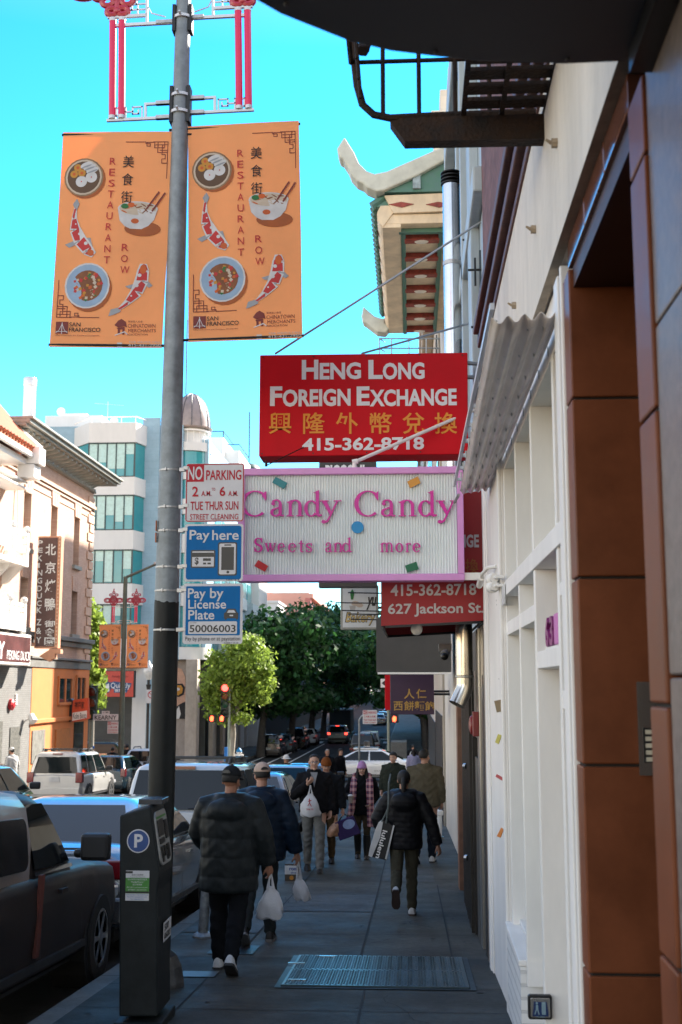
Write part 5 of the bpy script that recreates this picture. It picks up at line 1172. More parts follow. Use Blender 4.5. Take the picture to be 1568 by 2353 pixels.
for yc, c, d in holes:
    mb = MB(); mb.box(XL-.36, XL-.33, yc-.42, yc+.42, c, d); w = mb.build('window', darkwin, lb_)
    mb = MB(); zm = (c+d)/2
    for a, b, z0, z1 in ((yc-.42, yc-.35, c, d), (yc+.35, yc+.42, c, d), (yc-.35, yc+.35, zm-.04, zm+.04), (yc-.35, yc+.35, c, c+.07), (yc-.35, yc+.35, d-.07, d)): mb.box(XL-.33, XL-.28, a, b, z0, z1)
    mb.build('frame', winfr, w)
    mb = MB(); mb.box(XL+.002, XL+.12, yc-.55, yc+.55, c-.16, c-.002); mb.build('sill', grey_trim, w)
    mb = MB()
    for k in range(3): mb.prism(frL(), [(yc-.42+k*.28+.012, d+.003), (yc-.42+(k+1)*.28-.012, d+.003), (yc-.52+(k+1)*.347-.012, d+.62), (yc-.52+k*.347+.012, d+.62)], .0, .05)
    mb.build('flat_arch', brick_l, w)
mb = MB()
for z0, z1, p in ((9.42, 9.55, .12), (9.28, 9.36, .06), (8.98, 9.03, .03)): mb.box(XL, XL+p, 39.4, 51.35+p, z0, z1)
mb.build('belt_course', tan_trim, lb_)
mb = MB()
for k in range(18):
    z = 2.6+k*.41
    if 3.1 < z < 3.7: continue
    w_ = .85 if k % 2 else .55; mb.box(XL, XL+.06, 51.35-w_, 51.42, z, z+.36)
mb.build('quoin', tan_trim, lb_, bevel=.02)
mb = MB()
for z0, z1, p in ((10.15, 10.27, .10), (10.62, 10.72, .85), (10.72, 10.86, .98), (10.86, 10.95, 1.08)): mb.box(XL-.2, XL+p, 39.4, 51.35+p, z0, z1)
cn = mb.build('cornice', grey_trim, lb_, bevel=.02)
for k in range(19):
    y = 40.0+k*.6
    mb = MB(); mb.prism((Vector((0, y, 0)), VX, VZ, VY), [(XL+.02, 10.28), (XL+.3, 10.4), (XL+.62, 10.45), (XL+.75, 10.5), (XL+.75, 10.6), (XL+.02, 10.6)], -.09, .09); mb.build('cornice_bracket', grey_trim, cn)
mb = MB()
for k in range(56): mb.box(XL+.1, XL+.2, 39.6+k*.205, 39.7+k*.205, 10.16, 10.27)
mb.build('dentils', grey_trim, cn)
mb = MB()
for z0, z1, p in ((3.42, 3.6, .22), (3.2, 3.4, .12), (2.62, 2.72, .16), (2.3, 2.6, .1)): mb.box(XL-.2, XL+p, 39.4, 51.35+p, z0, z1)
mb.build('string_course', mat('dark_grey_trim', (.16, .16, .15), .6, var=.15), lb_, bevel=.02)
mb = MB(); mb.box(XL-10, XL+.04, 39.4, 43.5, g(44)-.5, 2.298); gw = mb.build('grey_ground_floor', grey_wall, lb_)
mb = MB(); mb.box(XL+.041, XL+.07, 41.3, 42.4, -2.4, .15); mb.box(XL+.041, XL+.07, 39.6, 40.5, -2.4, .4); mb.build('iron_gate', mat('gate_grey', (.10, .10, .09), .6, var=.5, scale=12), gw)
mb = MB()
for k in range(5): mb.box(XL+.04, XL+.08, 41.7, 41.9, .95+k*.08, .99+k*.08)
mb.build('vent', white_p, gw)
mb = MB(); mb.box(XL-10, XL+.06, 43.5, 51.4, g(51)-.5, 2.297); ow = mb.build('orange_ground_floor', orange_w, lb_, bevel=.03)
for (ya, yb, z0, z1) in ((46.85, 48.6, .95, 1.9), (49.4, 50.6, 1.05, 1.95)):
    mb = MB(); mb.box(XL+.061, XL+.075, ya, yb, z0, z1); w = mb.build('window', darkwin, lb_)
    mb = MB()
    for a, b in ((ya-.12, ya), (yb, yb+.12), ((ya+yb)/2-.04, (ya+yb)/2+.04)): mb.box(XL+.062, XL+.12, a, b, z0-.1, z1+.1)
    mb.box(XL+.062, XL+.12, ya, yb, z1, z1+.1); mb.box(XL+.062, XL+.14, ya, yb, z0-.12, z0); mb.build('frame', orange_w, w)
mb = MB(); mb.box(XL+.061, XL+.10, 43.7, 45.2, -1.25, -.05); mb.build('window', mat('dusty_glass', (.25, .25, .23), .2, var=.2), lb_)
mb = MB(); mb.box(XL+.061, XL+.12, 46.6, 48.6, g(48), -.1); mb.build('orange_door', mat('dark_orange_door', (.50, .17, .04), .6), lb_, bevel=.02)
mb = MB(); mb.box(XL+.061, XL+.09, 49.2, 50.6, g(49), .1); mb.build('glass_door', glass('street_door_glass', (.06, .07, .06)), lb_)
mb = MB(); mb.box(XL+.06, XL+.16, 43.5, 51.5, .2, .36); mb.build('moulding', orange_w, lb_, bevel=.02)
# its signs
ps_ = thing('restaurant_sign', 'tall vertical brown sign with white lettering projecting from the brick wall', 'sign', (-13.7, 43.1, 2.9))
YQ = 43.1; b = pbox(83, 1232, 137, 1490, YQ)
mb = MB(); mb.prism(fr_front(YQ), [(b[0], b[1]), (b[2], b[1]), (b[2], b[3]), (b[0], b[3])], -.35, 0); mb.build('box', mat('tan_sign_box', (.55, .28, .17), .6, var=.1), ps_, bevel=.02)
mb = MB(); q = pbox(86, 1236, 129, 1486, YQ); mb.prism(fr_front(YQ), [(q[0], q[1]), (q[2], q[1]), (q[2], q[3]), (q[0], q[3])], .0, .02); mb.build('face', mat('dark_brown_face', (.085, .045, .042), .5, var=.25, scale=2), ps_)
mb = MB()
for ch, y0, y1 in (('P', 1242, 1254), ('E', 1259, 1270), ('K', 1276, 1290), ('I', 1294, 1305), ('N', 1310, 1323), ('G', 1328, 1341), ('D', 1346, 1359), ('U', 1363, 1376), ('C', 1380, 1393), ('K', 1396, 1409), ('Z', 1423, 1437), ('&', 1443, 1457), ('Y', 1464, 1478)):
    T(ch, 87.5 - (y0-1242)*.018, y0, (99 if ch != 'I' else 93) - (y0-1242)*.018, y1, n=.03, bold=.015, Y=YQ)
for ch, y0, y1 in (('北', 1250, 1276), ('京', 1291, 1318), ('烤', 1332, 1362), ('鴨', 1374, 1404), ('御', 1419, 1441), ('食', 1443, 1463), ('園', 1465, 1483)): T(ch, 105-(y0-1250)*.012, y0, 129-(y0-1250)*.012, y1, n=.03, bold=.014, Y=YQ)
mb.build('lettering', mat('sign_white_letters', (.66, .70, .70), .5), ps_)
mb = MB()
for k in range(30): z = b[1]+.08+k*(b[3]-b[1]-.15)/29; mb.ball((b[2]-.06, YQ-.02, z), .03, n=6, m=4)
mb.build('bulbs', mat('cream_bulb', (.7, .5, .35), .4), ps_)
mb = MB(); e = atY(115, 1495, YQ); mb.prism(fr_front(YQ), ppoly([(112, 1492), (139, 1492), (139, 1502), (126, 1502), (126, 1514), (120, 1514), (112, 1520), (90, 1508), (112, 1494)], YQ)[::-1], -.3, 0); mb.build('arrow', mat('tan_sign_box', (.5, .3, .2)), ps_)
fs_ = thing('fascia_sign', 'dark brown restaurant fascia sign with condensed white lettering over the grey shop', 'sign', (-13.5, 41, 1.9))
XS = -13.45
def TX(mb, txt, x0, y0, x1, y1, X, n=.02, bold=.02):
    a, b_ = atX(x0, (y0+y1)/2, X), atX(x1, (y0+y1)/2, X); zt = (atX(x0, y0, X).z+atX(x1, y0, X).z)/2; zb = (atX(x0, y1, X).z+atX(x1, y1, X).z)/2
    text(mb, txt, fr_left(X), (a.y, zb, b_.y, zt), n, bold)
a, b_ = atX(-40, 1465, XS), atX(70, 1466, XS); z0 = atX(70, 1526, XS).z; z1 = b_.z
mb = MB(); mb.box(XS-.75, XS, a.y, b_.y+.1, z0-.06, z1+.1); mb.build('box', white_p, fs_, bevel=.03)
mb = MB(); mb.box(XS, XS+.02, a.y+.1, b_.y-.02, z0+.05, z1-.0); mb.build('face', mat('maroon_face', (.10, .03, .03), .4, var=.5, scale=.8), fs_)
mb = MB(); TX(mb, 'PEKING DUCK', 14, 1496, 68, 1517, XS, .03, .004); TX(mb, 'Y', -6, 1474, 9, 1514, XS, .03, .03); mb.build('lettering', white_t, fs_)
kb = thing('bento_sign', 'red and white bento shop sign with a dark rounded panel on the orange wall', 'sign', (-13.8, 48.5, .2))
YB_ = 48.5
mb = MB(); mb.prism(fr_front(YB_), ppoly([(166, 1609), (202, 1604), (203, 1652), (165, 1660)], YB_)[::-1], -.25, 0); mb.build('box', mat('orange_red_face', (.5, .1, .05)), kb)
mb = MB(); mb.prism(fr_front(YB_), ppoly([(167, 1638), (200, 1633), (200, 1650), (166, 1657)], YB_)[::-1], 0, .02); mb.build('white_band', white_p, kb)
mb = MB(); T('神戸家', 172, 1612, 194, 1629, n=.02, bold=.01, Y=YB_); T('Kobe Bento', 169, 1639, 199, 1652, n=.03, bold=.0, Y=YB_, skew=.05); mb.build('lettering', ink, kb)
mb = MB(); mb.prism(fr_front(YB_), ppoly([(149, 1656), (150, 1618), (155, 1606), (162, 1604), (168, 1610), (164, 1640), (162, 1658), (152, 1660)], YB_)[::-1], -.3, .03); mb.build('side_panel', black_m, kb, bevel=.02)
al = MB(); al.lathe([(.2, 0), (.2, .1), (.1, .16)], (XL+.05, 41.2, .95), 12, (VY, VZ, VX)); tag(al.build('wall_alarm', mat('bright_red_plastic', (.5, .02, .03), .4)), 'bright red round alarm on the grey painted wall', 'alarm')
wl_ = MB(); wl_.tube([(XL+.05, 42.95, .35), (XL+.3, 42.9, .45)], .03, 6); wl_.tube([(XL+.25, 42.9, .55), (XL+.4, 42.8, .3)], [.12, .16], 10); tag(wl_.build('wall_light', white_p), 'white floodlight on a short arm on the grey painted wall', 'lamp')

# ornate balcony house at the left edge
wb = thing('balcony_building', 'white sunlit Chinese style house with balconies and an orange tiled roof at the left edge', 'building', (XL, 37, g(37)))
mb = MB(); mb.box(XL-10, XL, 28, 39.38, g(41)-.5, 10.2); mb.build('wall', white_p, wb)
def balcony(z0, z1, solid=False):
    X1, Y1 = -13.35, 40.2
    mb = MB(); mb.box(XL-.3, X1, 32, Y1, z0-.18, z0)
    if solid: mb.box(X1-.05, X1, 32, Y1-.2, z0, z0+.35); mb.box(XL, X1-.1, Y1-.05, Y1, z0, z0+.35)
    for z in (z0+.3, (z0+z1)/2+.1, z1-.12): mb.box(X1-.1, X1-.02, 32, Y1-.1, z, z+.12); mb.box(XL, X1-.1, Y1-.12, Y1-.04, z, z+.12)
    for y in (33, 35, 37, 38.6, Y1-.16): mb.box(X1-.14, X1+.02, y-.1, y+.1, z0, z1); mb.ball((X1-.06, y, z1+.1), .14, n=8, m=6)
    for y in (34, 36, 37.8, 39.3): mb.box(X1-.09, X1-.03, y-.3, y+.3, z0+.42, z0+.55); mb.box(X1-.09, X1-.03, y-.05, y+.05, z0+.42, z1-.12)
    for y in (37.2, 38.8, 40.0): mb.prism((Vector((0, y, 0)), VX, VZ, VY), [(XL, z0-.18), (XL, z0-.8), (XL+.2, z0-.75), (X1-.1, z0-.18)], -.07, .07)
    mb.build('balcony', white_p, wb, bevel=.01)
balcony(atY(60, 1292, 40.2).z, atY(60, 1226, 40.2).z); balcony(atY(60, 1440, 40.2).z, atY(60, 1388, 40.2).z, True)
roof_o = mat('orange_roof_tile', (.48, .16, .08), .7, var=.15)
mb = MB(); mb.prism((Vector((0, 30, 0)), VX, VZ, VY), [(-13.1, 9.62), (-13.1, 9.75), (XL-1.6, 12.8), (XL-4, 12.8), (XL-4, 9.62)], 0, 9.6)
for k in range(32): mb.tube([(-13.02, 30.2+k*.3, 9.76), (XL-1.6, 30.2+k*.3, 12.88)], .09, 6)
mb.build('roof', roof_o, wb)
mb = MB()
mb.tube([(-13.0, 39.8, 9.75), (XL-.3, 39.7, 11.0), (XL-1.4, 39.6, 12.6), (XL-1.7, 39.5, 13.4)], [.22, .26, .26, .2], 8); mb.box(-13.5, -12.85, 39.4, 40.1, 9.25, 9.85); mb.box(-13.6, -13.0, 39.35, 40.05, 8.75, 9.22)
mb.box(-13.2, -13.05, 30, 39.5, 9.45, 9.62); mb.box(XL-1.9, XL-1.5, 30, 39.6, 12.75, 13.2); mb.box(XL, -13.3, 30, 39.5, 9.2, 9.43)
for z in (8.4, 8.62): mb.box(XL, -13.4, 31, 40.0, z, z+.08)
mb.build('white_trim', white_p, wb, bevel=.02)
fl = thing('flag', 'faded red flag with yellow stars hanging from a pole at the white balcony', 'flag', (-13.2, 41.7, 6))
mb = MB(); P0 = atY(38, 1082, 40.6); P1 = atY(14, 1215, 40.6)
rows = []
for j in range(13):
    t = j/12; zc = P0.z + (P1.z-P0.z)*t; row = []
    w0, w1 = (38-22*min(1, t*1.6), 40+0*t) if t < .6 else (14, 40-26*(t-.6)/.4+6)
    for i in range(9):
        s = i/8; x = atY(w0+(w1-w0)*s - 6*t, 1080, 41).x; row.append(Vector((x, 41+.08*math.sin(s*9+t*3), zc)))
    rows.append(row)
mb.loft(rows, cap=False, closed=False); fo = mb.build('cloth', mat('faded_flag_red', (.60, .05, .04), .8, var=.06, trans=.3), fl, smooth=True)
fo.modifiers.new('thickness', 'SOLIDIFY').thickness = .006
mb = MB()
for cx, cy, r in ((37, 1100, 5), (32, 1115, 2), (37, 1118, 2), (30, 1122, 1.6)):
    q = [atY(cx+r*(1 if i % 2 == 0 else .42)*math.sin(math.pi*i/5), cy-r*1.5*(1 if i % 2 == 0 else .42)*math.cos(math.pi*i/5), 40.88) for i in range(10)]; c = atY(cx, cy, 40.88)
    mb.add(q+[c], [(i, (i+1) % 10, 10) for i in range(10)])
mb.build('star', mat('flag_yellow', (.65, .42, .08), .8), fl)
mb = MB(); mb.tube([atY(40, 1068, 41), atY(42, 1230, 41)], .03, 6); mb.build('pole', white_p, fl)
fp = MB(); fp.lathe([(.25, 9.5), (.25, 13.6), (.27, 13.62), (.27, 13.9), (.25, 13.95)], (atY(59, 900, 45).x, 45.5, 0), 18); tag(fp.build('roof_flue', mat('pale_metal_flue', (.66, .68, .68), .3, .5, var=.1), smooth=True), 'tall pale metal flue standing on the brick building roof', 'flue')

# ------------------------------------------------------------------ modern corner building beyond the crossing
YM = 80.0
pan = mat('white_wall_panel', (.66, .66, .65), .55, var=.05, scale=1, streak=.3)
bluew = brick_mat('blue_grey_tile_wall', (.26, .40, .50), (.28, .42, .52), (.23, .37, .46), 'XZ', bw=1.4, bh=.5, ms=.012, rough=.5, bump=.15, var=.12)
mbld = thing('modern_building', 'modern corner building with teal glass bays, white bands and a domed round tower', 'building', (-18, YM, g(YM)))
def zY(y, x=300, Y=YM): return atY(x, y, Y).z
def xY(x, Y=YM): return atY(x, 1300, Y).x
ztop = zY(978)
mb = MB(); mb.box(-42, xY(415), YM, 110, 3.4, ztop); mb.box(xY(345), XL, YM+.9, 112, 3.4, zY(1005)); mb.build('wall', bluew, mbld)
mb = MB(); mb.box(xY(322), xY(362), YM-.25, YM, -3.5, ztop+.5); mb.box(XL-1, XL+.02, YM+3, 112, 3.0, 3.8); mb.build('pier', bluew, mbld)
# glazed bay
xa, xb_, xc = xY(196, 78.4), xY(303, 78.4), xY(331)
xl = xY(165)
def bay(y0, y1, m, nm, out=0.0):
    z0, z1 = zY(y1, 260), zY(y0, 260); o = out
    mb = MB(); mb.add([(xl-o, YM, z0), (xa, 78.4-o, z0), (xb_+o*.6, 78.4-o, z0), (xc+o, YM, z0), (xl-o, YM, z1), (xa, 78.4-o, z1), (xb_+o*.6, 78.4-o, z1), (xc+o, YM, z1)], [(0, 1, 5, 4), (1, 2, 6, 5), (2, 3, 7, 6), (4, 5, 6, 7), (3, 2, 1, 0)]); return mb.build(nm, m, mbld)
for y0, y1 in ((983, 1028), (1106, 1146), (1226, 1269), (1346, 1392), (1470, 1536)): bay(y0, y1, pan, 'white_band', .12)
for y0, y1 in ((1029, 1105), (1147, 1225), (1270, 1345), (1393, 1469)):
    w = bay(y0, y1, tealglass, 'window_band'); z0, z1 = zY(y1, 260), zY(y0, 260)
    mb = MB()
    for k in range(6): x = xa+(xb_-xa)*k/5; mb.box(x-.035, x+.035, 78.33, 78.42, z0, z1)
    mb.box(xa, xb_, 78.30, 78.42, z0-.06, z0+.05); mb.box(xa, xb_, 78.30, 78.42, z1-.05, z1+.05); mb.tube([(xb_, 78.4, z0), (xb_, 78.4, z1)], .06, 6); mb.build('mullion', mat('dark_mullion', (.02, .05, .055), .4), w)
    rn = random.Random(int(y0)); mb = MB()
    for k in range(5):
        h = rn.choice((0, .35, .6, 1.0, .8)); 
        if h: x = xa+(xb_-xa)*k/5; mb.box(x+.04, x+(xb_-xa)/5-.04, 78.385, 78.397, z1-(z1-z0)*h*.95, z1-.06)
    mb.build('blind', mat('pale_teal_blind', (.40, .60, .57), .3, var=.1, coat=.5), w)
# tower
tx_, ty_, tr = xY(434, 81.6), 81.6, 1.4
KT = 1.27
def ring(y0, y1, r, nm, m, n=28, par=None): mb = MB(); mb.lathe([(r*KT, zY(y1, 449)), (r*KT, zY(y0, 449))], (tx_, ty_, 0), n); return mb.build(nm, m, par or mbld, smooth=True)
for y0, y1, r in ((1013, 1033, 1.16), (1070, 1100, 1.16), (1145, 1180, 1.16), (1226, 1269, 1.16), (1346, 1392, 1.16), (1487, 1515, 1.28)): ring(y0, y1, r, 'tower_band', pan)
for y0, y1 in ((1034, 1069), (1101, 1144), (1181, 1225), (1270, 1345), (1393, 1486)): ring(y0, y1, 1.05, 'tower_window', tealglass)
tower = ring(972, 1012, .92, 'lantern', pan)
mb = MB()
for k in range(20): a = 6.283*k/20; mb.box(tx_+1.37*math.cos(a)-.02, tx_+1.37*math.cos(a)+.02, ty_+1.37*math.sin(a)-.02, ty_+1.37*math.sin(a)+.02, zY(1013, 449), zY(985, 449))
mb.lathe([(1.34, zY(986, 449)), (1.41, zY(986, 449)), (1.41, zY(983, 449)), (1.34, zY(983, 449))], (tx_, ty_, 0), 24); mb.build('railing', white_p, tower)
zb, zt = zY(975, 449), zY(893, 449)
mb = MB(); mb.lathe([(1.48, zb-.12), (1.52, zb), (1.36, zb+.02)] + [(1.36*math.cos(R_(a)), zb+.02+(zt-zb)*math.sin(R_(a))) for a in range(8, 91, 8)], (tx_, ty_, 0), 28); dm = mb.build('dome', mat('brown_metal_dome', (.30, .245, .23), .4, .3, var=.15, scale=2), mbld, smooth=True)
mb = MB()
for k in range(12):
    t = 6.283*k/12+.2; mb.tube([(tx_+1.38*math.cos(R_(a))*math.cos(t), ty_+1.38*math.cos(R_(a))*math.sin(t), zb+.03+(zt-zb)*math.sin(R_(a))) for a in range(0, 90, 12)], .03, 5)
mb.tube([(tx_-.45, ty_, zt), (tx_-.45, ty_, zY(718, 435))], .045, 5); mb.build('rib', mat('dark_dome_rib', (.07, .07, .08), .5), dm)
# roof parts
mb = MB(); mb.box(xY(70), xY(206), YM+2, YM+12, ztop, zY(938)); mb.box(xY(130, 84), xY(188, 84), YM+4, YM+10, zY(938), zY(918)); mb.build('penthouse', pan, mbld)
mb = MB()
for y in (980, 988, 996): mb.tube([(xY(325), YM+.3, zY(y-10)), (xY(365), YM+.3, zY(y-10))], .04, 5)
for y in (970,): mb.tube([(xY(165), YM-.4, zY(976)), (xa, 78.6, zY(968)), (xb_, 78.6, zY(968)), (xY(330), YM-.2, zY(968))], .04, 5)
for x in (200, 235, 270, 303): mb.tube([(xY(x, 78.6), 78.6, zY(984)), (xY(x, 78.6), 78.6, zY(968))], .03, 5)
mb.build('roof_rail', white_p, mbld)
mb = MB(); x = xY(237, 84); mb.tube([(x, 84, ztop), (x, 84, zY(890))], .03, 5); mb.tube([(x-1, 84, zY(894)), (x+1.1, 84.4, zY(897))], .02, 4); mb.build('antenna', pole_grey, mbld)
for x, y in ((128, 921), (253, 946), (261, 958)):
    mb = MB(); p = Vector((xY(x, 83), 83, zY(y))); mb.lathe([(.05, -.1), (.30, 0), (.32, .06)], p, 14, (VX, VZ, -VY)); mb.tube([p, (p.x+.1, p.y+.1, ztop)], .04, 5); mb.build('satellite_dish', white_p, mbld)
# ground floor
mb = MB(); mb.box(-42, XL-.2, YM+2.5, 110, -3.6, 3.39); gfl = mb.build('ground_floor', mat('shop_dark', (.05, .055, .055), .5, var=.4, scale=.6), mbld)
mb = MB(); mb.box(xY(314), xY(346), YM-.3, YM+2.5, -3.5, 3.39); mb.box(-24, xY(314)-.01, YM, YM+1, 1.5, 3.39); mb.build('ground_pier', pan, mbld)
conc = mat('fluted_concrete', (.36, .31, .27), .8, var=.15, scale=3, streak=.6, bump=.2)
mb = MB(); z0, z1 = g(81)-.2, 3.4
mb.box(xY(432, 79.5), xY(458, 79.5), 79.5, 80.6, z0, z1-.001); mb.box(xY(404), xY(430), 80.8, 82, z0, z1); mb.box(xY(472), xY(482), 82.4, 83.4, z0, z1)
for k in range(7): mb.box(XL-.5, XL, 85+k*4, 86.2+k*4, z0, z1)
mb.box(XL-9, XL-.6, 84, 112, z0, z1-.1); mb.build('concrete_pillar', conc, mbld, bevel=.03)
mb = MB(); mb.box(xY(480, 84), XL-.55, 83.6, 83.9, z0, 3.3); mb.box(XL-.59, XL-.55, 86.3, 112, g(90)+.4, 2.6); mb.build('shop_glazing', darkwin, mbld)
mb = MB()
for k in range(4):
    z0, z1 = 4.2+k*3.6, 6.7+k*3.6
    for j in range(8): y = 84+j*3.4; mb.box(XL-.02, XL+.06, y, y+2.6, z0, z1)
mb.build('side_windows', tealglass, mbld)
mb = MB()
for j in range(4):
    y = 86+j*7; 
    for k in range(3): mb.prism((Vector((0, y, 0)), VX, VZ, VY), [(XL, 3.9+k*3.6), (XL+.7, 4.1+k*3.6), (XL+.7, 5.0+k*3.6), (XL, 5.0+k*3.6)], 0, 3.4)
mb.build('side_bay', mat('pale_blue_panel', (.42, .50, .55), .5), mbld)
mu = thing('wall_mural', 'abstract painted face panel with an amber lens on the concrete wall behind the lamp post', 'mural', atY(415, 1650, 80.5))
Ym = 80.75
mb = MB(); mb.mat(0); mb.prism(fr_front(Ym), ppoly([(385, 1652), (385, 1560), (392, 1535), (404, 1532), (418, 1538), (426, 1556), (427, 1652)], Ym)[::-1], 0, .05)
mb.mat(1); mb.prism(fr_front(Ym), ppoly([(388, 1598), (388, 1572), (420, 1571), (426, 1580), (423, 1596), (412, 1602)], Ym)[::-1], .05, .07); mb.prism(fr_front(Ym), ppoly([(385, 1640), (400, 1628), (414, 1618), (427, 1612), (427, 1652), (385, 1652)], Ym)[::-1], .05, .06)
mb.mat(2); mb.prism(fr_front(Ym), ppoly([(390, 1594), (390, 1575), (417, 1575), (421, 1582), (419, 1593), (410, 1598)], Ym)[::-1], .07, .09)
mb.mat(3); mb.prism(fr_front(Ym), ell(406, 1584, 8, 4, 0, 0, Ym), .09, .1); mb.prism(fr_front(Ym), ppoly([(395, 1652), (412, 1622), (416, 1640), (412, 1652)], Ym)[::-1], .06, .08)
mb.build('picture', [mat('mural_peach', (.60, .36, .25), .8), ink, mat('mural_amber', (.55, .25, .03), .7), pan], mu)
qk = thing('bubble_tea_sign', 'red lit sign board with a cup and blue lettering beneath the far orange banners', 'sign', atY(270, 1602, 77))
YQ2 = 77
b = pbox(232, 1541, 309, 1603, YQ2)
mb = MB(); mb.prism(fr_front(YQ2), [(b[0]-.35, b[1]), (b[2], b[1]), (b[2], b[3]), (b[0]-.35, b[3])], -.4, 0); mb.build('box', black_m, qk)
mb = MB(); mb.prism(fr_front(YQ2), [(b[0]+.03, b[1]+.05), (b[2]-.06, b[1]+.05), (b[2]-.06, b[3]-.05), (b[0]+.03, b[3]-.05)], 0, .02); mb.build('face', mat('coral_face', (.50, .055, .04), .4), qk)
mb = MB(); mb.prism(fr_front(YQ2), ppoly([(236, 1572), (244, 1566), (246, 1560), (249, 1560), (249, 1567), (256, 1568), (262, 1566), (300, 1570), (303, 1570), (300, 1580), (295, 1582), (292, 1592), (262, 1592), (262, 1584), (256, 1582), (250, 1592), (244, 1592)], YQ2)[::-1], .02, .04); mb.build('blue_shape', mat('logo_blue', (.005, .06, .17), .4), qk)
mb = MB(); mb.prism(fr_front(YQ2), ppoly([(239, 1574), (251, 1571), (252, 1589), (245, 1590)], YQ2)[::-1], .04, .05); T('Quickly', 255, 1569, 300, 1585, n=.06, bold=.0, Y=YQ2); T('快可立', 264, 1583, 290, 1591, n=.06, Y=YQ2); mb.build('lettering', white_t, qk)
mb = MB(); T('Proudly serving', 257, 1552, 295, 1559, n=.03, Y=YQ2, shear=.3); mb.build('small_lettering', mat('maroon_print', (.2, .01, .01), .5), qk)

# buildings further on the left and at the end of the street
pk = thing('pink_building', 'sunlit pink building rising behind the dark street trees', 'building', (-24, 210, g(210)))
pkm = mat('pink_render', (.58, .30, .24), .8, var=.06, scale=.3)
mb = MB(); mb.box(-46, -18.3, 210, 268, -4, 18.2); mb.box(-44, -27, 214, 240, 18.2, 19.6); mb.build('wall', pkm, pk)
mb = MB(); mb.box(-18.8, -17.5, 209.5, 268.5, 17.2, 18.0); mb.box(-18.29, -18.1, 212, 266, 15.6, 16); mb.build('cornice', pkm, pk)
mb = MB()
for k in range(7): mb.box(-18.9, -17.9, 209.4, 210.4, 4+k*2, 5.2+k*2)
mb.build('quoin', mat('rose_quoin', (.45, .16, .14), .8), pk)
bb = thing('white_roof_house', 'small white house wall in front of the pink building', 'building', (-25, 195, g(195)))
mb = MB(); mb.box(-34, -22.2, 195, 207, -4, 15.3); mb.build('wall', pan, bb); mb = MB(); mb.box(-34.1, -22.0, 194.8, 207.2, 15.3, 15.7); mb.build('parapet', pan, bb)
sd = thing('small_dome_building', 'small dark green dome with a tall mast beyond the round tower', 'building', atY(571, 1090, 105))
p = atY(571, 1095, 105)
mb = MB(); mb.box(p.x-1.6, p.x+1.2, 104, 110, -4, p.z); mb.build('wall', pan, sd)
mb = MB(); mb.lathe([(1.25, p.z), (1.2, p.z+.4)] + [(1.15*math.cos(R_(a)), p.z+.4+.9*math.sin(R_(a))) for a in range(0, 91, 15)], (p.x, 105.3, 0), 18); mb.build('dome', mat('dark_green_dome', (.03, .07, .06), .5), sd, smooth=True)
mb = MB(); mb.tube([(p.x, 105.3, p.z+1), (p.x, 105.3, atY(571, 945, 105).z)], .06, 5); mb.build('mast', dark_m, sd)
wt = thing('white_terrace_building', 'white lit upper terrace with railings right of the round tower', 'building', atY(500, 1060, 95))
q = atY(480, 1005, 95); q2 = atY(513, 1030, 95)
mb = MB(); mb.box(q.x-2, q2.x, 95, 103, -4, q.z); mb.box(q2.x, q2.x+1.2, 96, 103, -4, q2.z); mb.build('wall', pan, wt)
mb = MB(); mb.tube([(q.x-1, 95, q.z+.5), (q2.x, 95, q.z+.5), (q2.x, 100, q.z+.5)], .05, 5); mb.tube([(q2.x, 96, q2.z+.5), (q2.x+1.2, 96, q2.z+.5), (q2.x+1.2, 102, q2.z+.5)], .05, 5)
for x in (q.x, q2.x): mb.tube([(x, 95, q.z), (x, 95, q.z+.5)], .05, 5)
mb.build('railing', dark_m, wt)
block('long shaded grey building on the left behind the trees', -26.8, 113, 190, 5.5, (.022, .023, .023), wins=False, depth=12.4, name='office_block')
block('pale distant house row on the left at the far end of the street', -22, 270, 420, 9, (.5, .47, .44), wins=False, depth=8, name='shop_building')

# ================================================================== trees
import numpy as np
def leaf_mat(name, col, var=.4, tr=.35):
    m = bpy.data.materials.new(name); m.use_nodes = True; nt = m.node_tree; N = nt.nodes; L = nt.links; b = N['Principled BSDF']
    b.inputs['Roughness'].default_value = .5; b.inputs['Specular IOR Level'].default_value = .3
    ge = N.new('ShaderNodeNewGeometry'); rp = N.new('ShaderNodeValToRGB'); e = rp.color_ramp.elements
    e[0].color = (*[c*(1-var) for c in col], 1); e[1].color = (*[min(1, c*(1+var)) for c in col], 1)
    L.new(ge.outputs['Random Per Island'], rp.inputs[0]); L.new(rp.outputs[0], b.inputs['Base Color'])
    t = N.new('ShaderNodeBsdfTranslucent'); L.new(rp.outputs[0], t.inputs[0]); mx = N.new('ShaderNodeMixShader'); mx.inputs[0].default_value = tr
    L.new(b.outputs[0], mx.inputs[1]); L.new(t.outputs[0], mx.inputs[2]); L.new(mx.outputs[0], N['Material Output'].inputs[0])
    MT[name] = m; return m
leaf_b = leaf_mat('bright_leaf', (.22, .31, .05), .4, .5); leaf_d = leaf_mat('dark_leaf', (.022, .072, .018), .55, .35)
bark = mat('pale_bark', (.30, .27, .23), .85, var=.25, scale=6, bump=.4, streak=.3); bark_d = mat('dark_bark', (.06, .055, .05), .9, var=.3, scale=5, bump=.4)
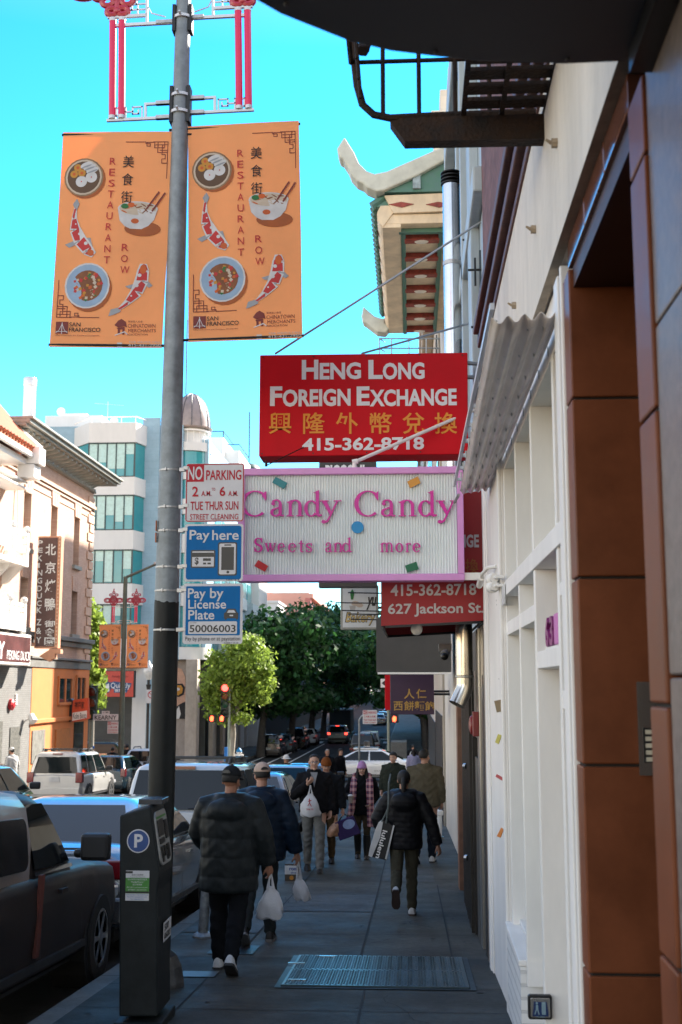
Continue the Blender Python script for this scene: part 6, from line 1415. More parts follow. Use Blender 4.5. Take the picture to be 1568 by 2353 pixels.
def crown(name, blobs, n, size, m, parent, seed=1):
    rg = np.random.default_rng(seed); C = []; Nn = []
    vol = np.array([b[3]*b[4]*b[5] for b in blobs])**.75; cnt = np.maximum((n*vol/vol.sum()).astype(int), 10)
    for (cx, cy, cz, rx, ry, rz), k in zip(blobs, cnt):
        d = rg.normal(size=(k, 3)); d /= np.linalg.norm(d, axis=1)[:, None]
        lump = 1+.16*np.sin(d[:, 0]*7+cx*3)*np.sin(d[:, 2]*6+cz)+.10*np.sin(d[:, 1]*13+cx)
        r = (rg.random(k)**.45)*lump; r = np.clip(r, .15, 1.3)
        C.append(np.array([cx, cy, cz])+d*r[:, None]*np.array([rx, ry, rz])); Nn.append(d+rg.normal(size=(k, 3))*.7)
    C = np.concatenate(C); Nn = np.concatenate(Nn); Nn /= np.linalg.norm(Nn, axis=1)[:, None]
    k = len(C); t = np.cross(Nn, rg.normal(size=(k, 3))); t /= np.linalg.norm(t, axis=1)[:, None]; b = np.cross(Nn, t)
    s = size*(.6+.8*rg.random(k))[:, None]; t = t*s; b = b*s*.62
    V = np.stack([C-t, C-b*.9+t*.1, C+t, C+b*.9+t*.1], 1).reshape(-1, 3)-np.array(org(parent))
    me = bpy.data.meshes.new(name); me.vertices.add(4*k); me.vertices.foreach_set('co', V.astype(np.float32).ravel()); me.loops.add(4*k); me.loops.foreach_set('vertex_index', np.arange(4*k, dtype=np.int32)); me.polygons.add(k); me.polygons.foreach_set('loop_start', np.arange(0, 4*k, 4, dtype=np.int32)); me.materials.append(m); me.update(calc_edges=True)
    o = bpy.data.objects.new(name, me); COL.objects.link(o); o.parent = parent; return o
def tree(label, x, y, blobs, n, size, lm, bm_, trunk, seed, group=None):
    t = thing('street_tree', label, 'tree', (x, y, g(y)), 0, group); crown('crown', blobs, n, size, lm, t, seed)
    mb = MB()
    for pts, rr in trunk: mb.tube(pts, rr, 9)
    mb.build('trunk', bm_, t, smooth=True); return t
tb = g(77)
bl = [(-11.4, 77, 2.6, 1.9, 2.0, 2.0), (-10.6, 77, 2.9, 1.75, 1.8, 2.0), (-12.6, 77.2, 2.0, 1.3, 1.7, 1.7), (-9.75, 76.8, 1.7, 1.05, 1.2, 1.35), (-11.2, 76.8, .9, 1.5, 1.4, .9), (-13.0, 77.2, .6, .8, 1, 1.1), (-12.1, 76.9, -.35, 1.0, .9, .7), (-10.9, 76.8, -.5, .75, .7, .45), (-11.0, 77, 4.2, 1.3, 1.4, .9), (-9.3, 76.5, 2.6, .5, .6, .45), (-9.6, 76.6, .75, .5, .6, .35), (-12.9, 76.5, 3.5, .55, .6, .5), (-13.4, 76.8, 1.4, .45, .6, .5), (-10.2, 76.4, 4.5, .5, .6, .4), (-13.1, 76.7, -.3, .4, .5, .3)]
tree('sunlit bright green round street tree by the traffic signal at the far corner', -11.75, 77, bl, 8200, .145, leaf_b, bark, [([(-11.75, 77, tb-.1), (-11.72, 77, tb+.6), (-11.62, 77, tb+1.8), (-11.7, 77, tb+2.8)], [.30, .22, .2, .19]), ([(-11.7, 77, tb+2.7), (-11.25, 76.9, tb+3.6), (-10.9, 76.9, tb+4.5), (-10.7, 76.9, 2.5)], [.16, .12, .1, .05]), ([(-11.7, 77, tb+2.7), (-11.8, 77.1, tb+3.9), (-11.9, 77, 2.2)], [.15, .1, .05]), ([(-11.4, 77, tb+3.3), (-11.35, 77, 1.6), (-11.2, 77, 2.9)], [.09, .07, .04])], 3)
tree('small sunlit tree between the brick corner and the modern building', -17.1, 63, [(-17.1, 63, 3.2, .8, 1.1, 2.2), (-17.0, 63, 1.4, .6, .9, 1.2), (-17.3, 63, 5, .6, .9, 1.2)], 2600, .17, leaf_b, bark, [([(-17.1, 63, g(63)), (-17.1, 63, 2)], [.14, .08])], 5)
GT = 'dark street trees arching over the road'
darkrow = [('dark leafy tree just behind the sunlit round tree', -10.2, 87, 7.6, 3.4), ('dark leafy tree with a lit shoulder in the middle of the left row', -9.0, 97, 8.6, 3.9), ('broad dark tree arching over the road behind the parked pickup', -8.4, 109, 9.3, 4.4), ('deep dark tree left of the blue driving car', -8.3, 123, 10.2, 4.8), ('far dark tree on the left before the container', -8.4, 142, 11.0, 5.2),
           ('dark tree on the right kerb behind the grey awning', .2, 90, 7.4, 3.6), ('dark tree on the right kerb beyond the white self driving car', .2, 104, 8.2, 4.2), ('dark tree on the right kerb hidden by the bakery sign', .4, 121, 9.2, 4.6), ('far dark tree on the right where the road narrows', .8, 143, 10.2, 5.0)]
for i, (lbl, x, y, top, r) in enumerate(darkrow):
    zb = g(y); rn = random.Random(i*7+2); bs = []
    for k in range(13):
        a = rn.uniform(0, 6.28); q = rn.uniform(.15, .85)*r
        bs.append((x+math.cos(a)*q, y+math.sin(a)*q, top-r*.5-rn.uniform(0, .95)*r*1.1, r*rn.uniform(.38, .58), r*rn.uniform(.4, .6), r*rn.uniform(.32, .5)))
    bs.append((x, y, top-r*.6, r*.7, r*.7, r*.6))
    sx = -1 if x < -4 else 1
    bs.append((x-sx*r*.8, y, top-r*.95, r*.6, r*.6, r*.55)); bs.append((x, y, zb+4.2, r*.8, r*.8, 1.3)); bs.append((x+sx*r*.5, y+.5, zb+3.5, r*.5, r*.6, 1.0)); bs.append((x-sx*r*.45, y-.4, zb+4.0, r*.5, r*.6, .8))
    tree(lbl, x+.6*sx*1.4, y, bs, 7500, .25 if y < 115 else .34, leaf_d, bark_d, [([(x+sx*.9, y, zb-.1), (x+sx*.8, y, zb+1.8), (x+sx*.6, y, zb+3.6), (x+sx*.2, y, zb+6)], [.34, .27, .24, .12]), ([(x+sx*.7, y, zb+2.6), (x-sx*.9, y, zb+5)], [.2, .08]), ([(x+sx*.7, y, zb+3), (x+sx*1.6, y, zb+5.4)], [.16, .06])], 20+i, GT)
ft = thing('far_trees', 'far mass of trees closing the end of the street', 'trees', (0, 300, g(300)))
bs = []
rn = random.Random(4)
for k in range(34):
    s = -1 if k % 2 else 1; y = 165+k*8; bs.append((s*(7.5+rn.uniform(-1, 1.5))-2.5+ (0 if s < 0 else 3), y, g(y)+5.5+rn.uniform(0, 2), 4.0, 5, 4))
for k in range(14): bs.append((rn.uniform(-40, 40), 470+rn.uniform(0, 30), g(480)+6+rn.uniform(0, 5), 8, 8, 7))
fo = crown('crown', bs, 16000, .6, leaf_d, ft, 77); fo['kind'] = 'stuff'

# ================================================================== street furniture further off
def post_with_banners(label, x, y, src, top):
    t = thing('lamp_post', label, 'lamp post', (x, y, g(y)))
    mb = MB(); mb.tube([(x, y, g(y)), (x, y, top)], [.13, .09], 12); mb.tube([(x, y, top-.1), (x+.05, y, top-.02), (x+1.5, y-.3, top+.55)], [.06, .06, .05], 8); mb.build('shaft', mat('olive_post_paint', (.10, .12, .095), .5, var=.2), t, smooth=True)
    mb = MB(); mb.lathe([(.2, 0), (.2, .3), (.13, .5)], (x, y, g(y)), 12); mb.build('base', dark_m, t)
    mb = MB(); mb.box(x+1.3, x+1.9, y-.42, y-.22, top+.48, top+.6); mb.build('lamp_head', pole_grey, t, bevel=.03)
xx, yy = atY(284, 1500, 50).x, 50
post_with_banners('slim olive lamp post with banners across the street', xx, yy, None, atY(288, 1325, 50).z)
for src, lbl, loc, rz in ((bn1, 'orange restaurant row banner right of the olive lamp post across the street', (xx+.13, yy-.03, atY(310, 1536, 50).z), 0), (bn2, 'orange restaurant row banner left of the olive lamp post across the street', (xx-.13-BW, yy-.03, atY(253, 1536, 50).z), 0), (kn, 'small knot lantern right of the olive lamp post across the street', (xx, yy, atY(300, 1432, 50).z), 0), (kn, 'small knot lantern left of the olive lamp post across the street', (xx, yy, atY(300, 1432, 50).z), math.pi)):
    c = copy_tree(src); c.location = loc; c.rotation_euler = (0, 0, rz); c['label'] = lbl
    if src is kn: c.scale = (.92, .92, .78)
def flat_sign(name, label, x0, y0, x1, y1, Y, m, cat='sign', pole=None, r=.02):
    b = pbox(x0, y0, x1, y1, Y); t = thing(name, label, cat, ((b[0]+b[2])/2, Y, b[1]))
    mb = MB(); mb.prism(fr_front(Y), rrect(*b, r), 0, .012); mb.build('plate', m, t)
    if pole: mb = MB(); mb.tube([(pole, Y+.06, g(Y) if Y > 20 else -2), (pole, Y+.06, b[3])], .035, 8); mb.tube([(pole, Y+.06, (b[1]+b[3])/2), ((b[0]+b[2])/2, Y+.005, (b[1]+b[3])/2)], .02, 5); mb.build('pole', galv_m, t)
    return t
YN = 49.7
t = flat_sign('street_name_sign', 'white street name plate with black letters on the olive lamp post', 214, 1641, 272, 1656, YN, sign_w); mb = MB(); T('KEARNY', 218, 1644, 268, 1654, n=.02, bold=.015, Y=YN); mb.build('lettering', ink, t)
mb = MB(); q = pbox(234, 1634, 252, 1641, YN); mb.prism(fr_front(YN), [(q[0], q[1]), (q[2], q[1]), (q[2], q[3]), (q[0], q[3])], 0, .012); mb.build('plate', sign_w, t); mb = MB(); T('← 900', 237, 1635.5, 250, 1639.5, n=.02, Y=YN); mb.build('lettering', ink, t)
def small_np(label, x0, y0, x1, y1, Y, pole=None):
    t = flat_sign('parking_sign', label, x0, y0, x1, y1, Y, sign_w, pole=pole); mb = MB(); w, h = x1-x0, y1-y0; f = fr_front(Y)
    q = pbox(x0+w*.03, y0+h*.03, x0+w*.32, y0+h*.3, Y); mb.prism(f, [(q[0], q[1]), (q[2], q[1]), (q[2], q[3]), (q[0], q[3])], .012, .014)
    T2 = lambda s, a, b_, c, d: text(mb, s, f, pbox(x0+w*a, y0+h*b_, x0+w*c, y0+h*d, Y), .016, .015)
    T2('PARKING', .36, .09, .95, .26); T2('2 A.M. 6 A.M.', .1, .38, .9, .54); T2('TUE THUR SUN', .08, .64, .92, .78); T2('STREET CLEANING', .08, .85, .92, .93); mb.build('lettering', sign_r, t)
    mb = MB(); text(mb, 'NO', f, pbox(x0+w*.05, y0+h*.07, x0+w*.3, y0+h*.27, Y), .018, .02); mb.build('white_lettering', sign_w, t); return t
small_np('small no parking sign below the street name plate across the street', 247, 1658, 272, 1686, YN)
t = small_np('no parking sign on a bent grey pole among the people on the pavement', 834, 1632, 867, 1664, 42); mb = MB()
p0 = atY(826, 1700, 42); mb.tube([(p0.x, 42.05, g(42)), (p0.x, 42.05, atY(826, 1655, 42).z), (p0.x+.06, 42.04, atY(826, 1648, 42).z), (p0.x+.22, 42.02, atY(826, 1640, 42).z)], .035, 8); mb.build('pole', galv_m, t)
sig_m = mat('signal_housing', (.02, .03, .025), .5)
def lens(name, c, r, col, e, parent, on=True):
    mb = MB(); mb.lathe([(r, 0), (r*.9, .03), (.01, .05)], c, 14, (VX, VZ, -VY)); return mb.build('lens', mat(name, col, .3, emit=col if on else None, estr=e), parent)
def signal(label, x, y, zt, on, rs=.15, n=3, pole=True, ped=(), side=0):
    t = thing('traffic_signal', label, 'traffic signal', (x, y, g(y)))
    if pole: mb = MB(); mb.tube([(x, y, g(y)), (x, y, zt-.3)], .09, 10); mb.tube([(x, y, zt-.1), (x, y, zt+.12), (x+side, y, zt+.12)], .04, 6); mb.build('pole', mat('pale_green_pole', (.30, .33, .27), .6, var=.15), t)
    xs = x+side; mb = MB(); mb.box(xs-rs*1.15, xs+rs*1.15, y-.12, y+.1, zt-n*rs*2.4, zt+.05); mb.build('housing', sig_m, t, bevel=.02)
    cols = [((.9, .04, .03), 'red'), ((.25, .05, .02), 'amber'), ((.02, .5, .25), 'green'), ((.02, .12, .08), 'arrow')]
    for k in range(n):
        zc = zt-rs*1.1-k*rs*2.4; c, nm = cols[k]; lit = k == on
        lens('lens_%s_%d' % (nm, lit), (xs, y-.125, zc), rs, c if lit or k == 1 else tuple(v*.12 for v in c), 3.0, t, lit)
        mb = MB(); pts = [(xs+rs*1.1*math.cos(R_(a)), y-.125, zc+rs*1.1*math.sin(R_(a))) for a in range(-20, 201, 20)]; mb.loft([pts, [(a, b-.22, c_-.02) for a, b, c_ in pts]], cap=False, closed=False); vz = mb.build('visor', sig_m, t); vz.modifiers.new('thickness', 'SOLIDIFY').thickness = .01
    for px, pz in ped:
        mb = MB(); mb.box(px-.26, px+.26, y-.15, y+.12, pz-.24, pz+.24); h = mb.build('walk_housing', black_m, t, bevel=.02)
        mb = MB(); mb.prism(fr_front(y-.15), [(px-.10, pz-.17), (px+.07, pz-.17), (px+.11, pz-.02), (px+.11, pz+.1), (px+.06, pz+.15), (px-.06, pz+.17), (px-.1, pz+.1), (px-.14, pz+.02)], .0, .015); mb.build('red_hand', mat('lit_red_hand', (.95, .08, .03), .4, emit=(1, .06, .02), estr=2.5), h)
    return t
ys = 76.0; xs = atY(527, 1650, ys).x
signal('traffic signal showing red with two red hands beside the sunlit tree', xs, ys, atY(517, 1572, ys).z, 0, .22, 4, True, ((atY(488, 1651, ys).x, atY(488, 1651, ys).z), (atY(511, 1651, ys).x, atY(511, 1651, ys).z)), -.28)
ys = 75.4; xs = atY(893, 1650, ys).x
signal('signal pole with a single lit red hand at the right far corner', xs, ys, atY(893, 1615, ys).z, 9, .16, 1, True, ((atY(907, 1652, ys).x, atY(907, 1652, ys).z),), .1)
signal('distant traffic signal with a green light under the dark trees', atY(722, 1600, 125).x, 125, atY(722, 1600, 125).z+.1, 2, .22, 3, True, ((atY(718, 1632, 125).x, atY(718, 1632, 125).z),), .1)
signal('black signal head hanging at the orange corner building', atY(212, 1600, 51.8).x, 51.8, atY(212, 1578, 51.8).z, 9, .2, 3, True, ())
t = flat_sign('one_way_sign', 'white one way arrow sign left of the purple hanging sign', 875, 1560, 898, 1580, 75, white_p); mb = MB(); mb.prism(fr_front(75), ppoly([(877, 1570), (886, 1563), (886, 1567), (897, 1567), (897, 1573), (886, 1573), (886, 1577)], 75)[::-1], .012, .02); mb.build('arrow', ink, t)
gl = thing('globe_lamp', 'black ornamental street lamp with a white globe left of the lamp post', 'street lamp', (atY(341, 1600, 70).x, 70, g(70)))
x = gl.location.x; mb = MB(); mb.lathe([(.25, 0), (.22, .5), (.09, .8), (.07, 4), (.12, 4.2), (.07, 4.4), (.16, 4.9)], (x, 70, g(70)), 12); mb.build('post', black_m, gl, smooth=True)
zg = atY(341, 1545, 70).z
mb = MB(); mb.tube([(x, 70, g(70)+4.8), (x, 70, zg-.4)], .08, 8); mb.build('neck', black_m, gl)
mb = MB(); mb.lathe([(.12, -.45), (.3, -.1), (.33, .12), (.24, .38), (.1, .5), (.08, .6), (.02, .7)], (x, 70, zg), 16); mb.build('globe', mat('globe_glass', (.7, .7, .68), .3), gl, smooth=True)
t = flat_sign('no_turn_sign', 'white square sign with a red crossed circle on the globe lamp', 336, 1585, 362, 1616, 69.8, sign_w); mb = MB(); c = pbox(338, 1588, 358, 1605, 69.8); cx, cz, r = (c[0]+c[2])/2, (c[1]+c[3])/2, (c[3]-c[1])/2
mb.add([Vector((cx+q*math.cos(6.283*k/24), 69.78, cz+q*math.sin(6.283*k/24))) for q in (r, r*.78) for k in range(24)], [(k, (k+1) % 24, 24+(k+1) % 24, 24+k) for k in range(24)]); mb.prism(fr_front(69.8), [(cx-r*.62, cz+r*.5), (cx-r*.5, cz+r*.62), (cx+r*.62, cz-r*.5), (cx+r*.5, cz-r*.62)][::-1], .018, .022); mb.build('symbol', sign_r, t)
hy = thing('fire_hydrant', 'white fire hydrant with a blue cap beside the sunlit tree trunk', 'hydrant', (atY(550, 1700, 76.5).x, 76.5, g(76.5)))
mb = MB(); c = hy.location; mb.lathe([(.2, 0), (.2, .08), (.14, .1), (.13, .62), (.18, .64), (.18, .7), (.14, .71)], c, 14); mb.tube([(c.x-.27, c.y, c.z+.5), (c.x+.27, c.y, c.z+.5)], .075, 10); mb.tube([(c.x, c.y-.24, c.z+.42), (c.x, c.y, c.z+.42)], .09, 10); mb.build('barrel', white_p, hy, smooth=True)
mb = MB(); mb.lathe([(.19, .71), (.17, .82), (.08, .93), (.05, .95), (.05, 1.0)], c, 14); mb.build('cap', mat('hydrant_blue', (.01, .20, .45), .5), hy, smooth=True)
bp = MB(); xq = atY(520, 1700, 75.5).x; bp.box(xq-.1, xq+.1, 75.4, 75.5, g(75.5), g(75.5)+1.05); tag(bp.build('marker_post', mat('marker_blue', (.01, .16, .5), .5), None, bevel=.01), 'short bright blue marker post beside the signal pole', 'post')
lwb = MB(); lwb.box(atY(898, 1700, 79).x, atY(935, 1700, 79).x, 79, 82, g(80), g(80)+1.3); tag(lwb.build('planter', mat('concrete_planter', (.16, .16, .15), .8, var=.2), None, bevel=.03), 'low concrete planter at the right far corner', 'planter')
cn_ = thing('site_container', 'dark container with a pale blue roof edge parked under the far trees', 'container', (-7, 132, g(132)))
q0, q1 = atY(757, 1640, 132).x, atY(806, 1640, 132).x; z0, z1 = gr(132), atY(780, 1632, 132).z
mb = MB(); mb.box(q0, q1, 132, 139, z0+.3, z1)
for k in range(12): x = q0+(q1-q0)*(k+.2)/12; mb.box(x, x+.1, 131.95, 132, z0+.35, z1-.1)
mb.build('box', mat('dark_container', (.04, .05, .05), .6), cn_); mb = MB(); mb.box(q0-.1, q1+.1, 131.8, 139.2, z1, z1+.12); mb.build('roof', mat('pale_blue_roof', (.4, .5, .56), .5), cn_)
mb = MB(); mb.box(q0+.2, q0+.5, 132.2, 138.8, z0, z0+.3); mb.box(q1-.5, q1-.2, 132.2, 138.8, z0, z0+.3); mb.build('skid', dark_m, cn_)
# ================================================================== vehicles
def paint(name, col=(.5, .5, .5), metal=.3, rough=.28, var=.04): return mat('paint_'+name, col, rough, metal, var=var, scale=3, coat=1.0, spec=.6, rvar=.05)
car_glass = mat('car_window_glass', (.006, .010, .012), .03, var=.2, scale=1, spec=.45, rvar=.01)
tyre_m = mat('tyre_rubber', (.012, .012, .012), .85, var=.2); rim_m = mat('alloy_rim', (.32, .33, .34), .35, .8, var=.1)
lamp_r = mat('tail_lamp_red', (.16, .006, .01), .15, coat=1, var=.2); lamp_on = mat('lit_tail_lamp', (.8, .03, .02), .3, emit=(1, .05, .03), estr=1.4); lamp_w = mat('head_lamp', (.5, .52, .54), .12, coat=1)
chrome = mat('chrome_trim', (.6, .6, .6), .15, 1.0, var=.05); trim_m = mat('black_trim', (.014, .014, .015), .5)
plate_w = mat('number_plate', (.45, .46, .48), .5, var=.1)
def lerp(a, b, t): return a+(b-a)*t
def car(label, cat, loc, rz, L, W, H, pnt, top, cab, wheels=(.19, .81), r=.33, clear=.22, win=((.04, .46), (.49, .93)), lights='off', name='parked_car', group='cars in the street', rack=False, rails=False, tl=(.66, .97, .62, .78), rw=(.10, .86), brake3=False, lamps_on=False, roofm=None, sill_trim=None, rear_trim=0, mirrors=True, plate=True, rwi=.12, wiper=False, glassm=None, fast=False):
    """top: (fraction along, shoulder height, width factor) from rear to front; cab: base rear, roof rear, roof front, base front (fractions), belt height, roof width factor"""
    t = thing(name, label, cat, loc, rz, group); w = W/2; G = glassm or car_glass
    Y = lambda f: (f-.5)*L
    def prof(f):
        for (a, z0, w0), (b, z1, w1) in zip(top, top[1:]):
            if f <= b: q = (f-a)/(b-a); return lerp(z0, z1, q), lerp(w0, w1, q)
        return top[-1][1:]
    fs_ = sorted({*[p[0] for p in top], *[k/18 for k in range(19)]}); rings = []
    for f in fs_:
        z, k = prof(f); hw = w*k; zc = clear+(.05 if f < .03 or f > .97 else 0)
        half = [(hw*.86, zc), (hw*.955, zc+.06), (hw*.99, lerp(zc, z, .35)), (hw, lerp(zc, z, .62)), (hw*.985, z-.12), (hw*.965, z-.05), (hw*.90, z-.008), (hw*.6, z+.018), (0, z+.028)]
        pts = [(x, zz) for x, zz in half] + [(-x, zz) for x, zz in half[-2::-1]]
        rings.append([Vector((x, Y(f), zz)) for x, zz in pts])
    mb = MB(); mb.loft(rings)
    b0, r0, r1, b1, zb, rwf = cab
    zr = H; wb, wr = w*.93, w*rwf
    def base(tt): return Y(lerp(b0, r0, tt)), Y(lerp(b1, r1, tt)), lerp(wb, wr, tt)
    rr = []
    for tt, ins in ((-.12, 0), (.0, 0), (.3, -.012), (.6, -.016), (.86, 0), (.95, .03), (1.0, .12)):
        q = min(tt, .95); ya, yb, hw = base(q); z = lerp(zb, zr, tt) - (0.0 if tt < 1 else -.012); hw -= ins; ya += ins*1.2; yb -= ins*1.2; c = .10
        ring = []
        for cx, cy, a in ((hw-c, yb-c, 0), (-hw+c, yb-c, 90), (-hw+c, ya+c, 180), (hw-c, ya+c, 270)):
            for k in range(4): an = R_(a+30*k); ring.append(Vector((cx+c*math.cos(an), cy+c*math.sin(an), z)))
        rr.append(ring)
    mb.loft(rr); body = mb.build('body', pnt, t, raw=True, smooth=True)
    def sp(s, tt, sd, off=.014): ya, yb, hw = base(tt); return Vector((sd*(hw+off+.016*math.sin(math.pi*tt)), lerp(ya, yb, s), lerp(zb, zr, tt)))
    for sd in (-1, 1):
        for s0, s1 in win:
            mb = MB(); n = 5; vs = []
            for tt in (.07, .3, .58, .86): vs += [sp(lerp(s0, s1, k/n), tt, sd) for k in range(n+1)]
            mb.add(vs, [(j*(n+1)+k, j*(n+1)+k+1, (j+1)*(n+1)+k+1, (j+1)*(n+1)+k) for j in range(3) for k in range(n)]); mb.build('window', G, t, raw=True)
        mb = MB(); mb.add([sp(win[0][0]-.01, .0, sd, .018), sp(win[-1][1]+.02, .0, sd, .018), sp(win[-1][1]+.02, .05, sd, .018), sp(win[0][0]-.01, .05, sd, .018)], [(0, 1, 2, 3)])
        if len(win) and not fast: mb.build('window_trim', chrome, t, raw=True)
        if not fast:
            hw = w*prof(.5)[1]
            for yf in ((.36, .59) if len(win) > 1 else (.6,)):
                z = prof(yf)[0]; mb = MB(); mb.box(min(sd*(hw*.98), sd*(hw+.018)), max(sd*(hw*.98), sd*(hw+.018)), Y(yf)-.09, Y(yf)+.09, z-.17, z-.14); mb.build('door_handle', pnt, t, raw=True)
            mb = MB()
            for yf in (.27, .505, .715): z = prof(yf)[0]; x = sd*(hw+.002); mb.add([(x, Y(yf)-.006, clear+.12), (x, Y(yf)+.006, clear+.12), (x*.985, Y(yf)+.006, z-.05), (x*.985, Y(yf)-.006, z-.05)], [(0, 1, 2, 3)])
            mb.box(min(sd*hw*.97, sd*(hw+.008)), max(sd*hw*.97, sd*(hw+.008)), Y(wheels[0])+r+.1, Y(wheels[1])-r-.1, clear+.1, clear+.15); mb.build('door_seam', trim_m, t, raw=True)
        if mirrors: mb = MB(); ym = Y(lerp(b1, r1, .12))-.12; mb.box(min(sd*wb, sd*(wb+.24)), max(sd*wb, sd*(wb+.24)), ym-.02, ym+.1, zb+.04, zb+.20); mb.build('mirror', trim_m, t, raw=True, bevel=.04)
    def endwin(front, t0, t1, nm):
        mb = MB(); vs = []; n = 6
        for tt in (t0, lerp(t0, t1, .5), t1):
            ya, yb, hw = base(tt); y = (yb+.03) if front else (ya-.03)
            for k in range(n+1): s = -1+2*k/n; vs.append((s*(hw-rwi), y - (.01*s*s if front else -.01*s*s), lerp(zb, zr, tt)))
        mb.add(vs, [(j*(n+1)+k, j*(n+1)+k+1, (j+1)*(n+1)+k+1, (j+1)*(n+1)+k) for j in range(2) for k in range(n)]); return mb.build(nm, G, t, raw=True)
    endwin(True, .06, .88, 'windscreen'); bw_ = endwin(False, rw[0], rw[1], 'rear_window')
    yr = Y(0); zt = prof(0)[0]
    for sd in (-1, 1):
        x0, x1, z0, z1 = tl; a, b = sorted((sd*x0*w, sd*x1*w)); mb = MB(); mb.box(a, b, yr-.02, yr+.22, z0, z1); mb.build('tail_light', lamp_on if lamps_on else lamp_r, t, raw=True, bevel=.02)
        zf = prof(1)[0]; a, b = sorted((sd*.55*w, sd*.93*w)); mb = MB(); mb.box(a, b, Y(1)-.22, Y(1)+.012, zf-.19, zf-.06); mb.build('headlight', lamp_w, t, raw=True, bevel=.03)
        for wf in wheels:
            xo = sd*w; x = lambda q: xo - sd*q
            mb = MB(); A = (VY, VZ, VX*sd); mb.lathe([(r+.065, -.30), (r+.065, .004)], (xo*.985, Y(wf), r), 20, A); mb.build('wheel_arch', trim_m, t, raw=True)
            mb = MB(); mb.lathe([(r*.62, -.2), (r*.94, -.2), (r, -.17), (r, -.04), (r*.94, .012), (r*.66, .016), (r*.64, 0)], (xo, Y(wf), r), 24, A); wh = mb.build('wheel', tyre_m, t, raw=True, smooth=True)
            if not fast:
                mb = MB(); mb.lathe([(r*.65, .0), (r*.65, .012), (r*.58, .014), (r*.58, -.03)], (xo, Y(wf), r), 24, A); mb.lathe([(r*.17, -.03), (r*.17, .012), (.01, .016)], (xo, Y(wf), r), 12, A)
                for k in range(6):
                    a = 6.283*k/6; mb.prism((Vector((xo, Y(wf), r)), VY, VZ, VX*sd), [(math.cos(a+d)*q*r, math.sin(a+d)*q*r) for d, q in ((-.30, .15), (-.13, .6), (.13, .6), (.30, .15))], -.03, .008)
                mb.build('rim', rim_m, wh, raw=True)
    mb = MB(); mb.box(-w*.9, w*.9, yr-.035, yr+.2, clear+.1, clear+.34); mb.build('rear_bumper', pnt if not rear_trim else trim_m, t, raw=True, bevel=.03)
    mb = MB(); mb.box(-w*.8, w*.8, yr+.06, yr+.3, clear-.06, clear+.1); mb.box(-w*.86, w*.86, Y(1)-.3, Y(1)-.04, clear-.04, clear+.1); mb.box(-w*.85, w*.85, Y(.1), Y(.9), clear-.03, clear+.06); mb.build('underbody', trim_m, t, raw=True)
    if plate: mb = MB(); zp = (tl[2]+tl[3])/2-.06; mb.box(-.17, .17, yr-.028, yr+.02, zp-.08, zp+.08); mb.build('number_plate', plate_w, t, raw=True)
    if brake3: mb = MB(); ya, yb, hw = base(.93); mb.box(-.17, .17, ya-.03, ya+.05, lerp(zb, zr, .93)-.02, lerp(zb, zr, .93)+.025); mb.build('brake_light', lamp_on if lamps_on else lamp_r, t, raw=True)
    if wiper: mb = MB(); ya, yb, hw = base(rw[0]+.03); mb.tube([(.1, ya-.03, lerp(zb, zr, rw[0]+.02)), (.55, ya-.03, lerp(zb, zr, rw[0]+.10))], .012, 5); mb.build('wiper', trim_m, t, raw=True)
    if rack:
        mb = MB()
        for sd in (-1, 1):
            ya, yb, hw = base(1); mb.tube([(sd*(hw-.12), ya+.25, zr), (sd*(hw-.12), ya+.4, zr+.09), (sd*(hw-.12), yb-.5, zr+.09), (sd*(hw-.12), yb-.3, zr)], .024, 6)
        if rails:
            for yy in (ya+.5, (ya+yb)/2+.2): mb.box(-(hw-.1), hw-.1, yy-.04, yy+.04, zr+.08, zr+.115); mb.box(-(hw-.06), -(hw-.2), yy-.08, yy+.08, zr+.02, zr+.12); mb.box(hw-.2, hw-.06, yy-.08, yy+.08, zr+.02, zr+.12)
        mb.build('roof_rack', trim_m, t, raw=True)
    if sill_trim: mb = MB(); mb.box(-w*1.003, w*1.003, Y(.03), Y(.97), clear+.02, clear+.2); mb.build('lower_cladding', sill_trim, t, raw=True, bevel=.02)
    return t
SED = [(0, .80, .86), (.02, .95, .92), (.06, 1.0, .96), (.2, 1.01, 1), (.5, .96, 1), (.72, .94, 1), (.86, .86, .98), (.95, .76, .92), (1, .62, .80)]
SEDC = (.10, .27, .56, .74, .98, .66)
SUV = [(0, .98, .90), (.03, 1.06, .97), (.2, 1.08, 1), (.6, 1.06, 1), (.8, 1.02, .99), (.94, .94, .94), (1, .78, .84)]
SUVC = (.015, .06, .58, .72, 1.05, .76)
HAT = [(0, .92, .88), (.03, 1.02, .95), (.2, 1.03, 1), (.55, .98, 1), (.78, .92, .98), (.92, .80, .92), (1, .64, .82)]
HATC = (.02, .14, .54, .78, 1.0, .68)
def place(x, y): return (x, y, gr(y)+.006)
def tilt(o):
    y = o.location.y; s = (gr(y+1.5)-gr(y-1.5))/3; o.rotation_euler.x = math.atan(s) if abs(o.rotation_euler.z) < .1 else 0; return o
